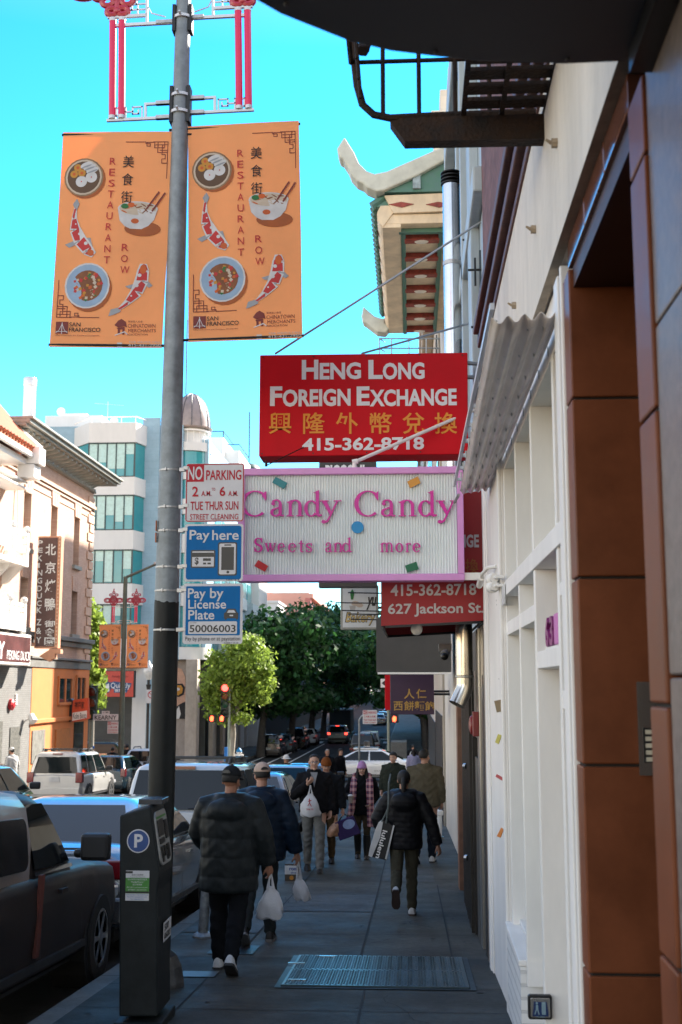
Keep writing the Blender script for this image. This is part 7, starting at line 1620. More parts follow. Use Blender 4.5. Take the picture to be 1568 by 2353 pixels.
# nearest: pickup with a camper shell
pk_p = mat('paint_dull_maroon', (.026, .018, .016), .5, .1, var=.4, scale=2.2, coat=.1, spec=.2); shell_m = mat('camper_shell_beige', (.33, .27, .24), .45, var=.12, scale=2, coat=.4)
tr_top = [(0, .92, .94), (.02, .98, .98), (.3, 1.0, 1), (.6, 1.0, 1), (.8, .99, 1), (.95, .93, .96), (1, .78, .9)]
pick = tilt(car('old dark pickup truck with a beige camper shell, nearest at the kerb', 'pickup truck', place(-3.52, 8.45), 0, 5.0, 1.78, 1.56, pk_p, tr_top, (.47, .49, .585, .69, .99, .74), (.17, .83), .36, .26, ((.10, .92),), name='pickup_truck', mirrors=False))
mb = MB(); rr = []
for tt, hw, z, dy in ((0, .83, .97, 0), (.35, .83, 1.2, .02), (.75, .78, 1.46, .06), (.93, .70, 1.555, .12), (1, .5, 1.585, .22)):
    ring = []; c = .09
    ya, yb = -2.47+dy, -.06-dy*.15
    for cx, cy, a in ((hw-c, yb-c, 0), (-hw+c, yb-c, 90), (-hw+c, ya+c, 180), (hw-c, ya+c, 270)):
        for k in range(4): an = R_(a+30*k); ring.append(Vector((cx+c*math.cos(an), cy+c*math.sin(an), z)))
    rr.append(ring)
mb.loft(rr); sh = mb.build('camper_shell', shell_m, pick, raw=True, smooth=True)
for sd in (-1, 1):
    mb = MB(); P = rrect(-2.2, .07, -.26, .42, .09); mb.prism((Vector((sd*.836, 0, .98)), VY, Vector((-sd*.115, 0, 1)).normalized(), VX*sd), P, -.03, .036); mb.build('window', mat('dark_shell_window', (.02, .017, .015), .2), sh, raw=True)
mb = MB()
for sd in (-1, 1):
    a, b = sorted((sd*.90, sd*1.13)); mb.box(a, b, .86, .98, 1.03, 1.24); c1, c2 = sorted((sd*.84, sd*.92)); mb.box(c1, c2, .88, .95, 1.05, 1.12)
mr_ = mb.build('mirror', trim_m, pick, raw=True, bevel=.03)
mb = MB()
mb.prism((Vector((.897, 0, 0)), VY, VZ, VX), [(-.12, .45), (-.04, .45), (.0, 1.0), (-.08, 1.0)], -.02, .004); mb.build('rust_stripe', mat('rusty_red_primer', (.12, .025, .015), .6, var=.4), pick, raw=True)
# silver sedan
silver = paint('silver', (.34, .36, .38), .75, .22)
ac = tilt(car('silver sedan with a big sky reflecting rear window parked ahead of the pickup', 'car', place(-3.5, 13.55), 0, 4.8, 1.80, 1.42, silver, SED, SEDC, r=.33, rw=(.06, .86), tl=(.52, .97, .72, .90)))
mb = MB(); mb.box(-.66, .66, -2.40, -2.36, .985, 1.005); mb.build('boot_trim', trim_m, ac, raw=True, bevel=.006)
mb = MB(); f = (Vector((0, -2.415, 0)), VX, VZ, -VY); mb.add([(f[0]+VX*(q*math.cos(6.283*k/20))+VZ*(.86+q*math.sin(6.283*k/20))) for q in (.055, .042) for k in range(20)], [(k, (k+1) % 20, 20+(k+1) % 20, 20+k) for k in range(20)]); mb.prism(f, [(-.028, .822), (-.016, .822), (0, .895), (.016, .822), (.028, .822), (.007, .906), (-.007, .906)], 0, .006)
text(mb, 'ACURA', f, (-.34, .70, -.02, .735), .004); mb.build('badge', chrome, ac, raw=True)
# white minivan
wv = tilt(car('white minivan with roof rails and a long rear window parked beyond the silver sedan', 'minivan', place(-3.55, 20.7), 0, 4.9, 1.92, 1.74, paint('white', (.52, .54, .56), .0, .3), [(0, 1.0, .92), (.03, 1.06, .98), (.3, 1.08, 1), (.7, 1.05, 1), (.88, .98, .96), (1, .72, .84)], (.012, .05, .62, .80, 1.05, .80), r=.33, rw=(.02, .88), rwi=.07, brake3=True, wiper=True, rack=True, rails=True, win=((.03, .3), (.33, .6), (.63, .92))))
tilt(car('black sedan with a blue sky sheen on its roof beyond the white minivan', 'car', place(-3.4, 26.6), 0, 4.7, 1.82, 1.44, paint('black', (.012, .013, .016), .2, .18), SED, SEDC))
tilt(car('grey hatchback with a pale blue rear window further along the near kerb', 'car', place(-3.3, 32.6), 0, 4.2, 1.78, 1.50, paint('steel_blue', (.16, .20, .23), .6, .25), HAT, HATC, rw=(.05, .9)))
tilt(car('black car mostly hidden behind the walking people near the crossing', 'car', place(-3.3, 38.2), 0, 4.5, 1.80, 1.45, paint('black'), SED, SEDC))
# left lane and far kerb
tilt(car('dark estate car in the left lane at the left edge', 'car', place(-9.35, 25.1), 0, 4.75, 1.82, 1.62, paint('charcoal', (.028, .027, .026), .4, .2), HAT, (.02, .10, .56, .78, 1.02, .70), rack=True, r=.34, win=((.03, .25), (.28, .55), (.58, .93))))
tilt(car('white off road wagon with roof bars and dark rear glass across the street', 'car', place(-11.85, 41.5), 0, 4.75, 1.90, 1.76, paint('cream_white', (.50, .50, .49), .2, .3), SUV, SUVC, r=.38, clear=.28, tl=(.74, .99, .78, 1.12), rw=(.06, .80), rack=True, rails=True, brake3=True, wiper=True, win=((.03, .24), (.28, .55), (.59, .93))))
tilt(car('dark blue hatchback parked ahead of the white off road wagon', 'car', place(-12.0, 48.2), 0, 4.45, 1.76, 1.5, paint('dark_teal', (.015, .04, .06), .5, .2), HAT, HATC, tl=(.78, .99, .72, 1.02), rw=(.05, .86)))
tilt(car('white crossover with wide red tail lights ahead of the dark blue hatchback', 'car', place(-11.95, 54.6), 0, 4.6, 1.86, 1.66, paint('white'), SUV, (.02, .10, .56, .73, 1.08, .72), r=.36, tl=(.55, .99, .90, 1.02), rack=True))
tilt(car('white car turning behind the orange corner building', 'car', place(-18.9, 61.5), R_(90), 4.5, 1.8, 1.46, paint('white'), HAT, HATC, fast=True))
tilt(car('dark green black wagon crossing behind the olive lamp post', 'car', place(-17.4, 68.5), R_(-90), 4.8, 1.9, 1.72, paint('black_green', (.012, .022, .024), .4, .2), SUV, SUVC, r=.37, rack=True))
wm = tilt(car('white self driving car with roof sensors crossing the junction', 'car', place(-2.45, 60.5), R_(90), 4.68, 1.95, 1.57, paint('white_b', (.60, .63, .66), .0, .3), [(0, 1.0, .88), (.03, 1.08, .95), (.2, 1.08, 1), (.55, 1.0, 1), (.8, .95, .99), (.94, .84, .94), (1, .62, .84)], (.05, .30, .56, .80, 1.03, .66), (.2, .82), .40, .24, tl=(.5, .97, .92, 1.0), sill_trim=None, mirrors=True, win=((.10, .50), (.53, .94))))
mb = MB(); mb.lathe([(.42, 1.56), (.46, 1.60), (.44, 1.68), (.16, 1.70), (.15, 1.92), (.13, 1.97), (.05, 1.98)], (0, -.15, 0), 20); mb.build('sensor_dome', trim_m, wm, raw=True, smooth=True)
mb = MB(); mb.box(-.62, .62, -.75, .5, 1.585, 1.66); mb.lathe([(.17, 1.70), (.17, 1.73)], (0, -.15, 0), 16); mb.build('sensor_tray', paint('white_b', (.6, .6, .6)), wm, raw=True, bevel=.03)
mb = MB()
for sx in (-1, 1): mb.box(sx*.9-.12, sx*.9+.12, 1.75, 2.05, .98, 1.16)
mb.build('side_sensor', paint('white_b', (.6, .6, .6)), wm, raw=True, bevel=.04)
mb = MB(); text(mb, 'WAYMO', (Vector((-.982, 0, 0)), -VY, VZ, -VX), (.55, .52, 1.05, .60), .004, .0); mb.build('lettering', mat('grey_print', (.22, .23, .25), .5), wm, raw=True)
tilt(car('blue grey off road wagon driving away with lit tail lights', 'car', place(-7.0, 114), 0, 4.6, 1.88, 1.72, paint('blue_grey', (.12, .17, .21), .5, .3), SUV, SUVC, lamps_on=True, brake3=True, tl=(.72, .99, .86, 1.06), r=.36, rear_trim=1, fast=True))
for x, y, L_, H_, p, lb, T_, C_ in ((-10.6, 90, 4.5, 1.66, paint('black'), 'dark crossover parked on the left just past the crossing', SUV, SUVC), (-10.3, 96, 4.4, 1.48, paint('steel_blue'), 'grey car with red lamps behind the dark crossover', HAT, HATC), (-9.9, 103, 5.0, 1.8, paint('charcoal'), 'dark pickup sized wagon third in the row beyond the crossing', SUV, SUVC), (-9.6, 110, 4.4, 1.5, paint('white'), 'pale car at the head of the row beyond the crossing', HAT, HATC),
        (-3.6, 88, 4.6, 1.75, paint('charcoal'), 'dark off road wagon with a roof rack behind the white self driving car', SUV, SUVC), (-3.4, 95, 4.5, 1.7, paint('white'), 'pale boxy wagon on the right kerb beyond the crossing', SUV, SUVC)):
    tilt(car(lb, 'car', place(x, y), 0, L_, 1.84, H_, p, T_, C_, fast=True, brake3=y == 88, rack=y == 88))
proto = None
for k, (x, y) in enumerate(((-4.5, 165), (-4.3, 176), (-3.9, 190), (-3.4, 206), (-2.6, 226), (-1.8, 250), (-.9, 280), (.2, 320))):
    if proto is None: proto = car('one of the small cars lined up far down the street', 'car', place(x, y), 0, 4.5, 1.8, 1.5, paint('silver'), HAT, HATC, fast=True, group='far parked cars'); c = proto
    else: c = copy_tree(proto)
    c.location = place(x, y)
# ================================================================== people
skin_m = mat('skin', (.36, .19, .13), .55, var=.08, scale=20, spec=.35); skin_l = mat('skin_light', (.46, .27, .20), .55, var=.06, scale=20, spec=.35); skin_d = mat('skin_tan', (.28, .13, .08), .55, var=.1, scale=20, spec=.35)
hair_m = mat('black_hair', (.008, .007, .007), .7, var=.4, scale=60, streak=.15); hair_g = mat('grey_hair', (.25, .24, .23), .6, var=.3, scale=60)
def cloth(name, col, rough=.85, var=.14): return mat('cloth_'+name, col, rough, var=var, scale=18, bump=.13, spec=.06 if rough > .7 else .16)
eye_w = mat('eye_white', (.55, .52, .5), .3); eye_d = mat('eye_dark', (.015, .01, .008), .2); lip_m = mat('lips', (.30, .10, .08), .5)
def remesh(mb, voxel, smooth=4, fac=.5):
    me = bpy.data.meshes.new('t'); me.from_pydata([tuple(v) for v in mb.v], [], mb.f); o = bpy.data.objects.new('t', me); COL.objects.link(o)
    r = o.modifiers.new('r', 'REMESH'); r.mode = 'VOXEL'; r.voxel_size = voxel; r.use_smooth_shade = True
    s = o.modifiers.new('s', 'SMOOTH'); s.factor = fac; s.iterations = smooth
    d = bpy.context.evaluated_depsgraph_get(); out = bpy.data.meshes.new_from_object(o.evaluated_get(d))
    bpy.data.objects.remove(o); bpy.data.meshes.remove(me); return out
def mesh_child(me, name, mats, parent, pick=None, disp=None):
    if not isinstance(mats, (list, tuple)): mats = [mats]
    me.name = name; me.materials.clear()
    for m in mats: me.materials.append(m)
    n = len(me.vertices)
    if disp:
        co = np.empty(n*3, np.float32); me.vertices.foreach_get('co', co); no = np.empty(n*3, np.float32); me.vertices.foreach_get('normal', no)
        co = co.reshape(-1, 3); no = no.reshape(-1, 3); co = co+no*disp(co)[:, None].astype(np.float32); me.vertices.foreach_set('co', co.ravel())
    if pick: me.polygons.foreach_set('material_index', [pick(p.center) for p in me.polygons])
    me.polygons.foreach_set('use_smooth', [True]*len(me.polygons)); me.update()
    o = bpy.data.objects.new(name, me); COL.objects.link(o); o.parent = parent; return o
def V3(t): return Vector(t)
def hand(mb, wrist, d, pn, side, curl=.5, sc=1.0):
    """palm with four unequal fingers and a thumb; d points along the hand, pn out of the palm"""
    d = V3(d).normalized(); pn = V3(pn); pn = (pn-d*pn.dot(d)).normalized(); ac = d.cross(pn).normalized()*side
    w = V3(wrist); q = .0155*sc
    mb.loft([[w+d*a*sc+ac*(x*wd)*sc+pn*(y*th)*sc for x, y in ((1, .3), (.8, 1), (-.8, 1), (-1, .3), (-1, -.5), (-.7, -1), (.7, -1), (1, -.5))] for a, wd, th in ((-.02, .022, .02), (.02, .030, .018), (.06, .038, .015), (.088, .036, .012))])
    for i, ln_ in enumerate((.068, .076, .071, .055)):
        p = w+d*.08*sc+ac*((1.35-i*.9)*.0205)*sc; pts = [p]; ang = 0
        for s_, c in ((.42, .5), (.32, .9), (.26, .7)):
            ang += c*curl*1.25; p = p+(d*math.cos(ang)+pn*math.sin(ang))*ln_*s_*sc; pts.append(p)
        mb.tube(pts, [.0098*sc, .0092*sc, .0086*sc, .0072*sc], 8)
    p0 = w+d*.022*sc+ac*.026*sc; p1 = p0+(d*.6+ac*.7+pn*.35).normalized()*.034*sc; p2 = p1+(d*.85+ac*.1+pn*.6).normalized()*.028*sc; p3 = p2+(d*.7-ac*.25+pn*.6).normalized()*.022*sc
    mb.tube([p0, p1, p2, p3], [.0125*sc, .0112*sc, .0098*sc, .008*sc], 8)
def person(label, loc, rz, H=1.72, legs=((8, 4), (-14, 22)), arms=None, jacket=None, trousers=None, shoes=None, shoe_sole=None, skin=None, hair='short', hairm=None, hat=None, hatm=None, yaw=0, pitch=0, face=False, voxel=.012, lean=0, build_=1.0, jk=None, glasses=False, scarf=None, boots=None, hands=True, group='people in the street', collar=True):
    s = H/1.75; t = thing('person', label, 'person', loc, rz, group); sk = skin or skin_m
    hips = [V3((sd*.09*build_, 0, .92)) for sd in (-1, 1)]; J = []
    for hp, (A, B) in zip(hips, legs):
        a, b = R_(A), R_(A-B); kn = hp+V3((0, math.sin(a), -math.cos(a)))*.43; an = kn+V3((0, math.sin(b), -math.cos(b)))*.42; J.append((hp, kn, an, b))
    lift = .085-min(j[2].z for j in J)
    up = V3((0, 0, lift)); sc = lambda v: (V3(v)+up)*s
    mb = MB(); bw = build_
    for hp, kn, an, b in J:
        m1 = hp.lerp(kn, .45)+V3((0, .012, 0)); m2 = kn.lerp(an, .35)+V3((0, -.018, 0))
        tk = 1.0 if not boots else .88
        mb.tube([sc(hp+V3((0, 0, .05))), sc(hp), sc(m1), sc(kn), sc(m2), sc(an)], [.09*s*bw, .102*s*bw, .090*s*bw, .072*s*tk*bw, .070*s*tk*bw, .060*s*tk], 14)
        mb.tube([sc(an), sc(an+V3((0, .05, -.04)))], [.05*s, .045*s], 10)
    ly = math.tan(R_(lean)); ln_ = lambda z: max(0, z-.95)*ly
    def oval(z, a, b, y=0, n=16): return [sc((a*math.cos(6.283*k/n), y+ln_(z)+b*math.sin(6.283*k/n), z)) for k in range(n)]
    mb.loft([oval(z, a*bw, b*bw, y) for z, a, b, y in ((.86, .13, .10, -.005), (.93, .165, .115, -.01), (1.05, .145, .10, 0), (1.2, .155, .11, 0), (1.33, .175, .115, -.005), (1.42, .165, .095, -.01), (1.47, .10, .075, -.01), (1.5, .06, .06, 0))])
    ny = ln_(1.5); hc = V3((0, ny+.025+ly*.1, 1.632)); mb.tube([sc((0, ny-.012, 1.42)), sc((0, ny, 1.5)), sc(hc+V3((0, -.012, -.06)))], [.065*s, .055*s, .055*s], 12)
    RM = Matrix.Rotation(R_(yaw), 3, 'Z') @ Matrix.Rotation(R_(pitch), 3, 'X')
    hp_ = lambda v: sc(hc+RM @ V3(v))
    mb.ball(hp_((0, -.008, .028)), .074*s, .094*s, .092*s, 16, 12, RM); mb.ball(hp_((0, .016, -.035)), .058*s, .068*s, .082*s, 14, 10, RM)
    mb.ball(hp_((0, .072, -.095)), .026*s, .02*s, .02*s, 10, 6, RM); mb.tube([hp_((0, .082, .012)), hp_((0, .102, -.028)), hp_((0, .088, -.036))], [.009*s, .014*s, .010*s], 8)
    for sd in (-1, 1): mb.ball(hp_((sd*.076, -.012, -.008)), .010*s, .019*s, .031*s, 8, 8, RM); mb.ball(hp_((sd*.04, .07, -.03)), .02*s, .018*s, .02*s, 8, 6, RM)
    arms = arms or (((-.25, -.02, 1.16), (-.26, .06, .92)), ((.25, -.02, 1.16), (.26, .06, .92))); AR = []
    for sd, (el, wr) in zip((-1, 1), arms):
        sh = V3((sd*.185*bw, ln_(1.42)-.01, 1.42)); el = V3(el)+V3((0, ln_(el[2]), 0)); wr = V3(wr); AR.append((sh, el, wr))
        mb.tube([sc(sh), sc(sh.lerp(el, .5)), sc(el), sc(el.lerp(wr, .4)), sc(wr)], [.056*s, .05*s, .042*s, .041*s, .028*s], 10)
        if hands:
            d = (wr-el).normalized(); pn = V3((-sd*.8, .5, 0)) if abs(d.z) > .6 else V3((-sd*.3, 0, .9)); hand(mb, sc(wr), d, pn, -sd if abs(d.z) > .6 else sd, .62, s*1.02)
    zc = .5*(J[0][2].z+J[1][2].z)
    me = remesh(mb, voxel, 3 if voxel < .009 else 2, .4); zn = sc((0, 0, 1.44)).z
    wr_z = [sc(a[2]) for a in AR]
    def pk(c):
        if c.z > zn: return 0
        for w in wr_z:
            if (c-w).length < .21*s and abs(c.x) > .12*s or (c-w).length < .14*s: return 0
        return 1 if c.z < sc((0, 0, 1.0)).z else 2
    mesh_child(me, 'body', [sk, trousers or cloth('trousers_dark', (.015, .016, .018)), cloth('shirt_grey', (.2, .2, .21))], t, pk, lambda co: np.where(co[:, 2] < .95*s, .0042*s*np.sin(co[:, 2]/s*52+3*np.sin(co[:, 1]/s*23)+co[:, 0]*31)*np.clip(1.2-1.6*np.abs(co[:, 2]/s-.30), .25, 1), 0))
    # shoes
    shm = shoes or mat('black_shoe', (.014, .013, .013), .5); slm = shoe_sole or mat('dark_sole', (.03, .03, .03), .7)
    for hp, kn, an, b in J:
        toe = min(0, b)*.9 if an.z+lift > .1 else 0
        Rt = Matrix.Rotation(toe, 3, 'X'); o = sc(an); q = lambda x, y, z: o+Rt @ (V3((x, y, z))*s)
        mb = MB(); rr = []
        for y, wd, h in ((-.075, .028, .05), (-.06, .04, .085), (-.02, .045, .095), (.04, .047, .075), (.10, .051, .055), (.155, .046, .045), (.19, .028, .032)):
            rr.append([q(wd*math.cos(R_(a)), y, -.068+max(0, math.sin(R_(a)))*h) for a in range(0, 181, 20)]+[q(-wd, y, -.075), q(wd, y, -.075)])
        mb.loft(rr); so = mb.build('shoe', shm, t, raw=True, smooth=True)
        mb = MB(); mb.prism((q(0, 0, -.085), Rt @ VX*s, Rt @ VY*s, Rt @ VZ*s), [(.03, -.078), (.046, -.05), (.048, .03), (.054, .1), (.048, .16), (.024, .196), (-.024, .196), (-.048, .16), (-.054, .1), (-.048, .03), (-.046, -.05), (-.03, -.078)], 0, .022); mb.build('sole', slm, so, raw=True)
        if boots:
            mb = MB(); mb.tube([sc(an+V3((0, .0, -.05))), sc(an), sc(kn.lerp(an, .4)+V3((0, -.02, 0))), sc(kn.lerp(an, .12))], [.056*s, .056*s, .074*s, .072*s], 14); mb.build('boot_shaft', boots, so, raw=True, smooth=True)
    # jacket: torso shell and sleeves in one piece
    if jacket is not None:
        jk = jk or {}; hem = jk.get('hem', .84); pf = jk.get('puff', .02); wd = jk.get('wide', 1.0)*bw; open_ = jk.get('open', False)
        mb = MB(); prof = [(hem, .195, .145), (hem+.02, .205, .155), (.98, .20, .15), (1.1, .20, .15), (1.25, .21, .155), (1.36, .215, .15), (1.43, .175, .12), (1.485, .095, .085), (1.53 if collar else 1.49, .078, .078)]
        mb.loft([oval(z, (a+pf)*wd, (b+pf)*wd, -.005, 20) for z, a, b in prof])
        for sh, el, wr in AR:
            e2 = el.lerp(wr, .93); r = jk.get('sleeve', .075)+pf*.5
            mb.tube([sc(sh+V3((-sh.x*.35, 0, .01))), sc(sh), sc(sh.lerp(el, .5)), sc(el), sc(el.lerp(wr, .5)), sc(e2), sc(e2.lerp(wr, .6))], [r*.9*s, r*1.02*s, r*s, r*.92*s, r*.84*s, r*.74*s, r*.66*s], 14)
        if jk.get('hood'):
            mb.ball(sc((0, ln_(1.42)-.15, 1.38)), .17*s*wd, .10*s, .12*s, 16, 10); mb.tube([sc((.13*math.cos(R_(a)), -.01+.11*math.sin(R_(a))+ln_(1.5), 1.475+.02*math.sin(R_(a)))) for a in range(150, 391, 20)], .05*s, 10)
        me = remesh(mb, max(voxel, .011), 5)
        pitch_ = jk.get('quilt', 0); amp = jk.get('amp', .008)
        def dsp(co):
            z = co[:, 2]/s; x = co[:, 0]/s
            w = .0022*np.sin(x*37+2*np.sin(z*9))*np.sin(z*33+co[:, 1]*21)+.0012*np.sin(z*61+3*np.sin(x*23))
            if pitch_: w = w+amp*(np.abs(np.sin(np.pi*(z+.004*np.sin(x*17))/pitch_))**.38-.75)
            else: w = w*2.6
            return w*s
        jo = mesh_child(me, 'jacket', jacket, t, None, dsp)
        if jk.get('seam'):
            mb = MB(); mb.box(-.20*s, .2*s, 0, .001, 0, .001)
        if open_:     # shirt showing at the opened collar
            mb = MB(); f = (sc((0, .163*wd+ln_(1.3)+pf, 0))+V3((0, .005, 0)), -VX, VZ, VY); zz = lambda z: sc((0, 0, z)).z
            mb.add([f[0]+V3((x*s, y*s, 0))+VZ*(zz(z)-0) for x, y, z in ((-.055, -.075, 1.49), (.055, -.075, 1.49), (.03, -.012, 1.40), (.0, .004, 1.27), (-.03, -.012, 1.40))], [(0, 1, 2, 3, 4)]); o_ = mb.build('shirt', cloth('shirt_grey', (.2, .2, .21)), t, raw=True); o_.modifiers.new('thickness', 'SOLIDIFY').thickness = .01
    # hair and hats
    hm = hairm or hair_m
    def shell(cond, rx, ry, rz, c, name, m, n=28, k=18, th=.008, parent=None, flare=0):
        mb = MB(); P = []
        for i in range(k+1):
            a = math.pi*i/k
            for j in range(n): x, y, z = math.sin(a)*math.cos(6.283*j/n), math.sin(a)*math.sin(6.283*j/n), math.cos(a); P.append((x, y, z))
        idx = {}
        for i in range(k):
            for j in range(n):
                q = [i*n+j, i*n+(j+1) % n, (i+1)*n+(j+1) % n, (i+1)*n+j]
                if all(cond(*P[v]) for v in q): mb.f.append(tuple(q)); mb.m.append(0)
        mb.v = [tuple(hp_((c[0]+x*rx, c[1]+y*ry, c[2]+z*rz))) for x, y, z in P]
        o = mb.build(name, m, parent or t, raw=True, smooth=True); sl = o.modifiers.new('thickness', 'SOLIDIFY'); sl.thickness = th*s; sl.offset = 1; return o
    if hair == 'short': shell(lambda x, y, z: z > -.05+.75*max(0, y)**1.0 - (.45 if y < -.1 else 0)-(.25 if abs(y) < .3 and abs(x) > .6 else 0), .082, .103, .098, (0, -.012, .03), 'hair', hm)
    elif hair == 'mop': shell(lambda x, y, z: z > -.15+.5*max(0, y) - (.35 if y < .1 else 0), .092, .11, .108, (0, -.005, .034), 'hair', hm, th=.02)
    elif hair == 'fringe': shell(lambda x, y, z: z > -.55+.42*(y > .35), .083, .103, .1, (0, -.012, .028), 'hair', hm, th=.012)
    elif hair in ('long', 'tail'):
        shell(lambda x, y, z: z > .1+.55*max(0, y)-(.9 if y < .15 else 0), .084, .105, .1, (0, -.012, .03), 'hair', hm)
        mb = MB()
        if hair == 'tail': mb.tube([hp_((0, -.10, .02)), hp_((0, -.135, -.03)), hp_((0, -.13, -.12)), hp_((0, -.115, -.19))], [.03*s, .036*s, .03*s, .012*s], 10)
        else:
            for sd in (-1, 1): mb.tube([hp_((sd*.07, -.01, .02)), hp_((sd*.082, .0, -.08)), hp_((sd*.095, .045, -.2)), hp_((sd*.09, .09, -.33))], [.03*s, .035*s, .038*s, .015*s], 10)
            mb.tube([hp_((0, -.08, 0)), hp_((0, -.10, -.15)), hp_((0, -.11, -.3))], [.07*s, .075*s, .03*s], 12)
        mb.build('hair_length', hm, t, raw=True, smooth=True)
    if hat == 'cap':
        h = shell(lambda x, y, z: z > -.02, .088, .107, .10, (0, -.008, .042), 'cap', hatm, th=.006)
        mb = MB(); rr = []
        for r_ in (.98, 1.3, 1.62): rr.append([hp_((.088*min(r_, 1.12)*math.sin(R_(a)), -.008+.107*r_*math.cos(R_(a)), .042-.02*(r_-.98)-.012*abs(math.sin(R_(a))))) for a in range(-55, 56, 11)])
        mb.loft(rr, cap=False, closed=False); o = mb.build('peak', hatm, h, raw=True, smooth=True); o.modifiers.new('thickness', 'SOLIDIFY').thickness = .006
        mb = MB(); mb.ball(hp_((0, -.008, .146)), .008*s, n=8, m=6); mb.prism((hp_((0, -.118, .062)), RM @ VX*s, RM @ VZ*s, RM @ -VY*s), [(.04*math.cos(R_(a)), .03*math.sin(R_(a))) for a in range(0, 181, 20)], -.005, .004); mb.build('cap_gap', mat('black_plastic', (.01, .01, .01)), h, raw=True)
    elif hat == 'beanie':
        h = shell(lambda x, y, z: z > -.1, .09, .112, .125, (0, -.006, .035), 'beanie', hatm, th=.01)
        shell(lambda x, y, z: -.18 < z < .32, .094, .116, .11, (0, -.006, .036), 'fold', hatm, th=.012, parent=h, k=24)
    elif hat == 'bucket':
        h = shell(lambda x, y, z: z > -.02, .09, .11, .10, (0, -.008, .05), 'hat', hatm, th=.006)
        mb = MB(); mb.loft([[hp_((.09*q*math.cos(6.283*k/20), -.008+.11*q*math.sin(6.283*k/20), .05-dz)) for k in range(20)] for q, dz in ((1, -.0), (1.3, .02), (1.65, .028))], cap=False); o = mb.build('brim', hatm, h, raw=True, smooth=True); o.modifiers.new('thickness', 'SOLIDIFY').thickness = .006
    if face:
        mb = MB()
        for sd in (-1, 1):
            mb.mat(0); mb.ball(hp_((sd*.03, .0845, .004)), .0135*s, .006*s, .0065*s, 10, 6, RM); mb.mat(1); mb.ball(hp_((sd*.03, .0895, .004)), .0062*s, .003*s, .0062*s, 8, 6, RM)
            mb.tube([hp_((sd*.013, .093, .024)), hp_((sd*.03, .0925, .029)), hp_((sd*.048, .080, .024))], [.0035*s, .0045*s, .002*s], 6)
            mb.tube([hp_((sd*.015, .0905, .0105)), hp_((sd*.03, .090, .0125)), hp_((sd*.044, .083, .009))], .0022*s, 5)
        mb.build('eyes', [eye_w, eye_d], t, raw=True, smooth=True)
        mb = MB(); mb.tube([hp_((-.024, .079, -.066)), hp_((-.008, .0885, -.064)), hp_((.008, .0885, -.064)), hp_((.024, .079, -.066))], [.003*s, .0055*s, .0055*s, .003*s], 8); mb.build('lips', lip_m, t, raw=True, smooth=True)
    if glasses:
        mb = MB()
        for sd in (-1, 1):
            pts = [hp_((sd*.033+.024*math.cos(6.283*k/16), .103, .003+.018*math.sin(6.283*k/16))) for k in range(17)]; mb.tube(pts, .0017*s, 5, cap=False); mb.tube([hp_((sd*.057, .102, .008)), hp_((sd*.08, .0, .006))], .0017*s, 5)
        mb.tube([hp_((-.009, .104, .006)), hp_((.009, .104, .006))], .0017*s, 5); mb.build('glasses', chrome, t, raw=True)
    return t, sc, AR
def stand(x, y, dz=0): return (x, y, g(y)+dz)
def wpt(t, p): return Matrix.Translation(t.location) @ Matrix.Rotation(t.rotation_euler.z, 4, 'Z') @ V3(p)
bag_w = mat('white_plastic_bag', (.62, .62, .64), .35, var=.06, scale=9, trans=.3, bump=.25)
def carrier(label, p, w, h, m, d=.6, handle=.12, tilt_=0.0, name='carrier_bag', seed=0, sag=.5, full=1.0):
    """plastic bag hanging from the point p"""
    p = V3(p); t = thing(name, label, 'bag', p); rn = random.Random(seed); mb = MB(); n = 20; rings = []
    for q, k in ((0, .16), (.10, .34), (.26, .62), (.45, .82), (.65, .93), (.85, 1.0), (.96, .9), (1.0, .62)):
        ring = []
        for i in range(n):
            a = 6.283*i/n; wr = 1+.10*math.sin(a*3+q*4+seed)+.08*math.sin(a*7-q*9+seed); ring.append(p+V3((w/2*k*math.cos(a)*wr*full+tilt_*q*h, w/2*d*k*math.sin(a)*wr+.01*math.sin(q*9), -handle-q*(h-handle)+.012*math.sin(a*3+seed)*(q > .2))))
        rings.append(ring)
    mb.loft(rings); mb.build('bag', m, t, smooth=True)
    mb = MB()
    for s in (-1, 1): mb.tube([p+V3((0, 0, .005)), p+V3((s*.012+tilt_*.1*h, s*.01, -handle*.5)), p+V3((s*w*.10+tilt_*.2*h, 0, -handle-.06*h))], [.010, .008, .016], 6)
    mb.build('handle', m, t, smooth=True); return t
puf_b = cloth('black_puffer', (.014, .017, .018), .48, .3); puf_n = cloth('navy_puffer', (.006, .014, .028), .5, .3); puf_k = cloth('jet_puffer', (.008, .008, .010), .5, .3)
denim = cloth('black_jeans', (.010, .011, .013)); white_shoe = mat('white_shoe', (.55, .55, .54), .55, var=.1, scale=30); tan_sole = mat('brown_gum_sole', (.05, .03, .025), .7)
grey_tr = cloth('grey_trousers', (.13, .13, .125)); brown_tr = cloth('brown_trousers', (.10, .065, .035)); olive_tr = cloth('olive_trousers', (.055, .05, .035))
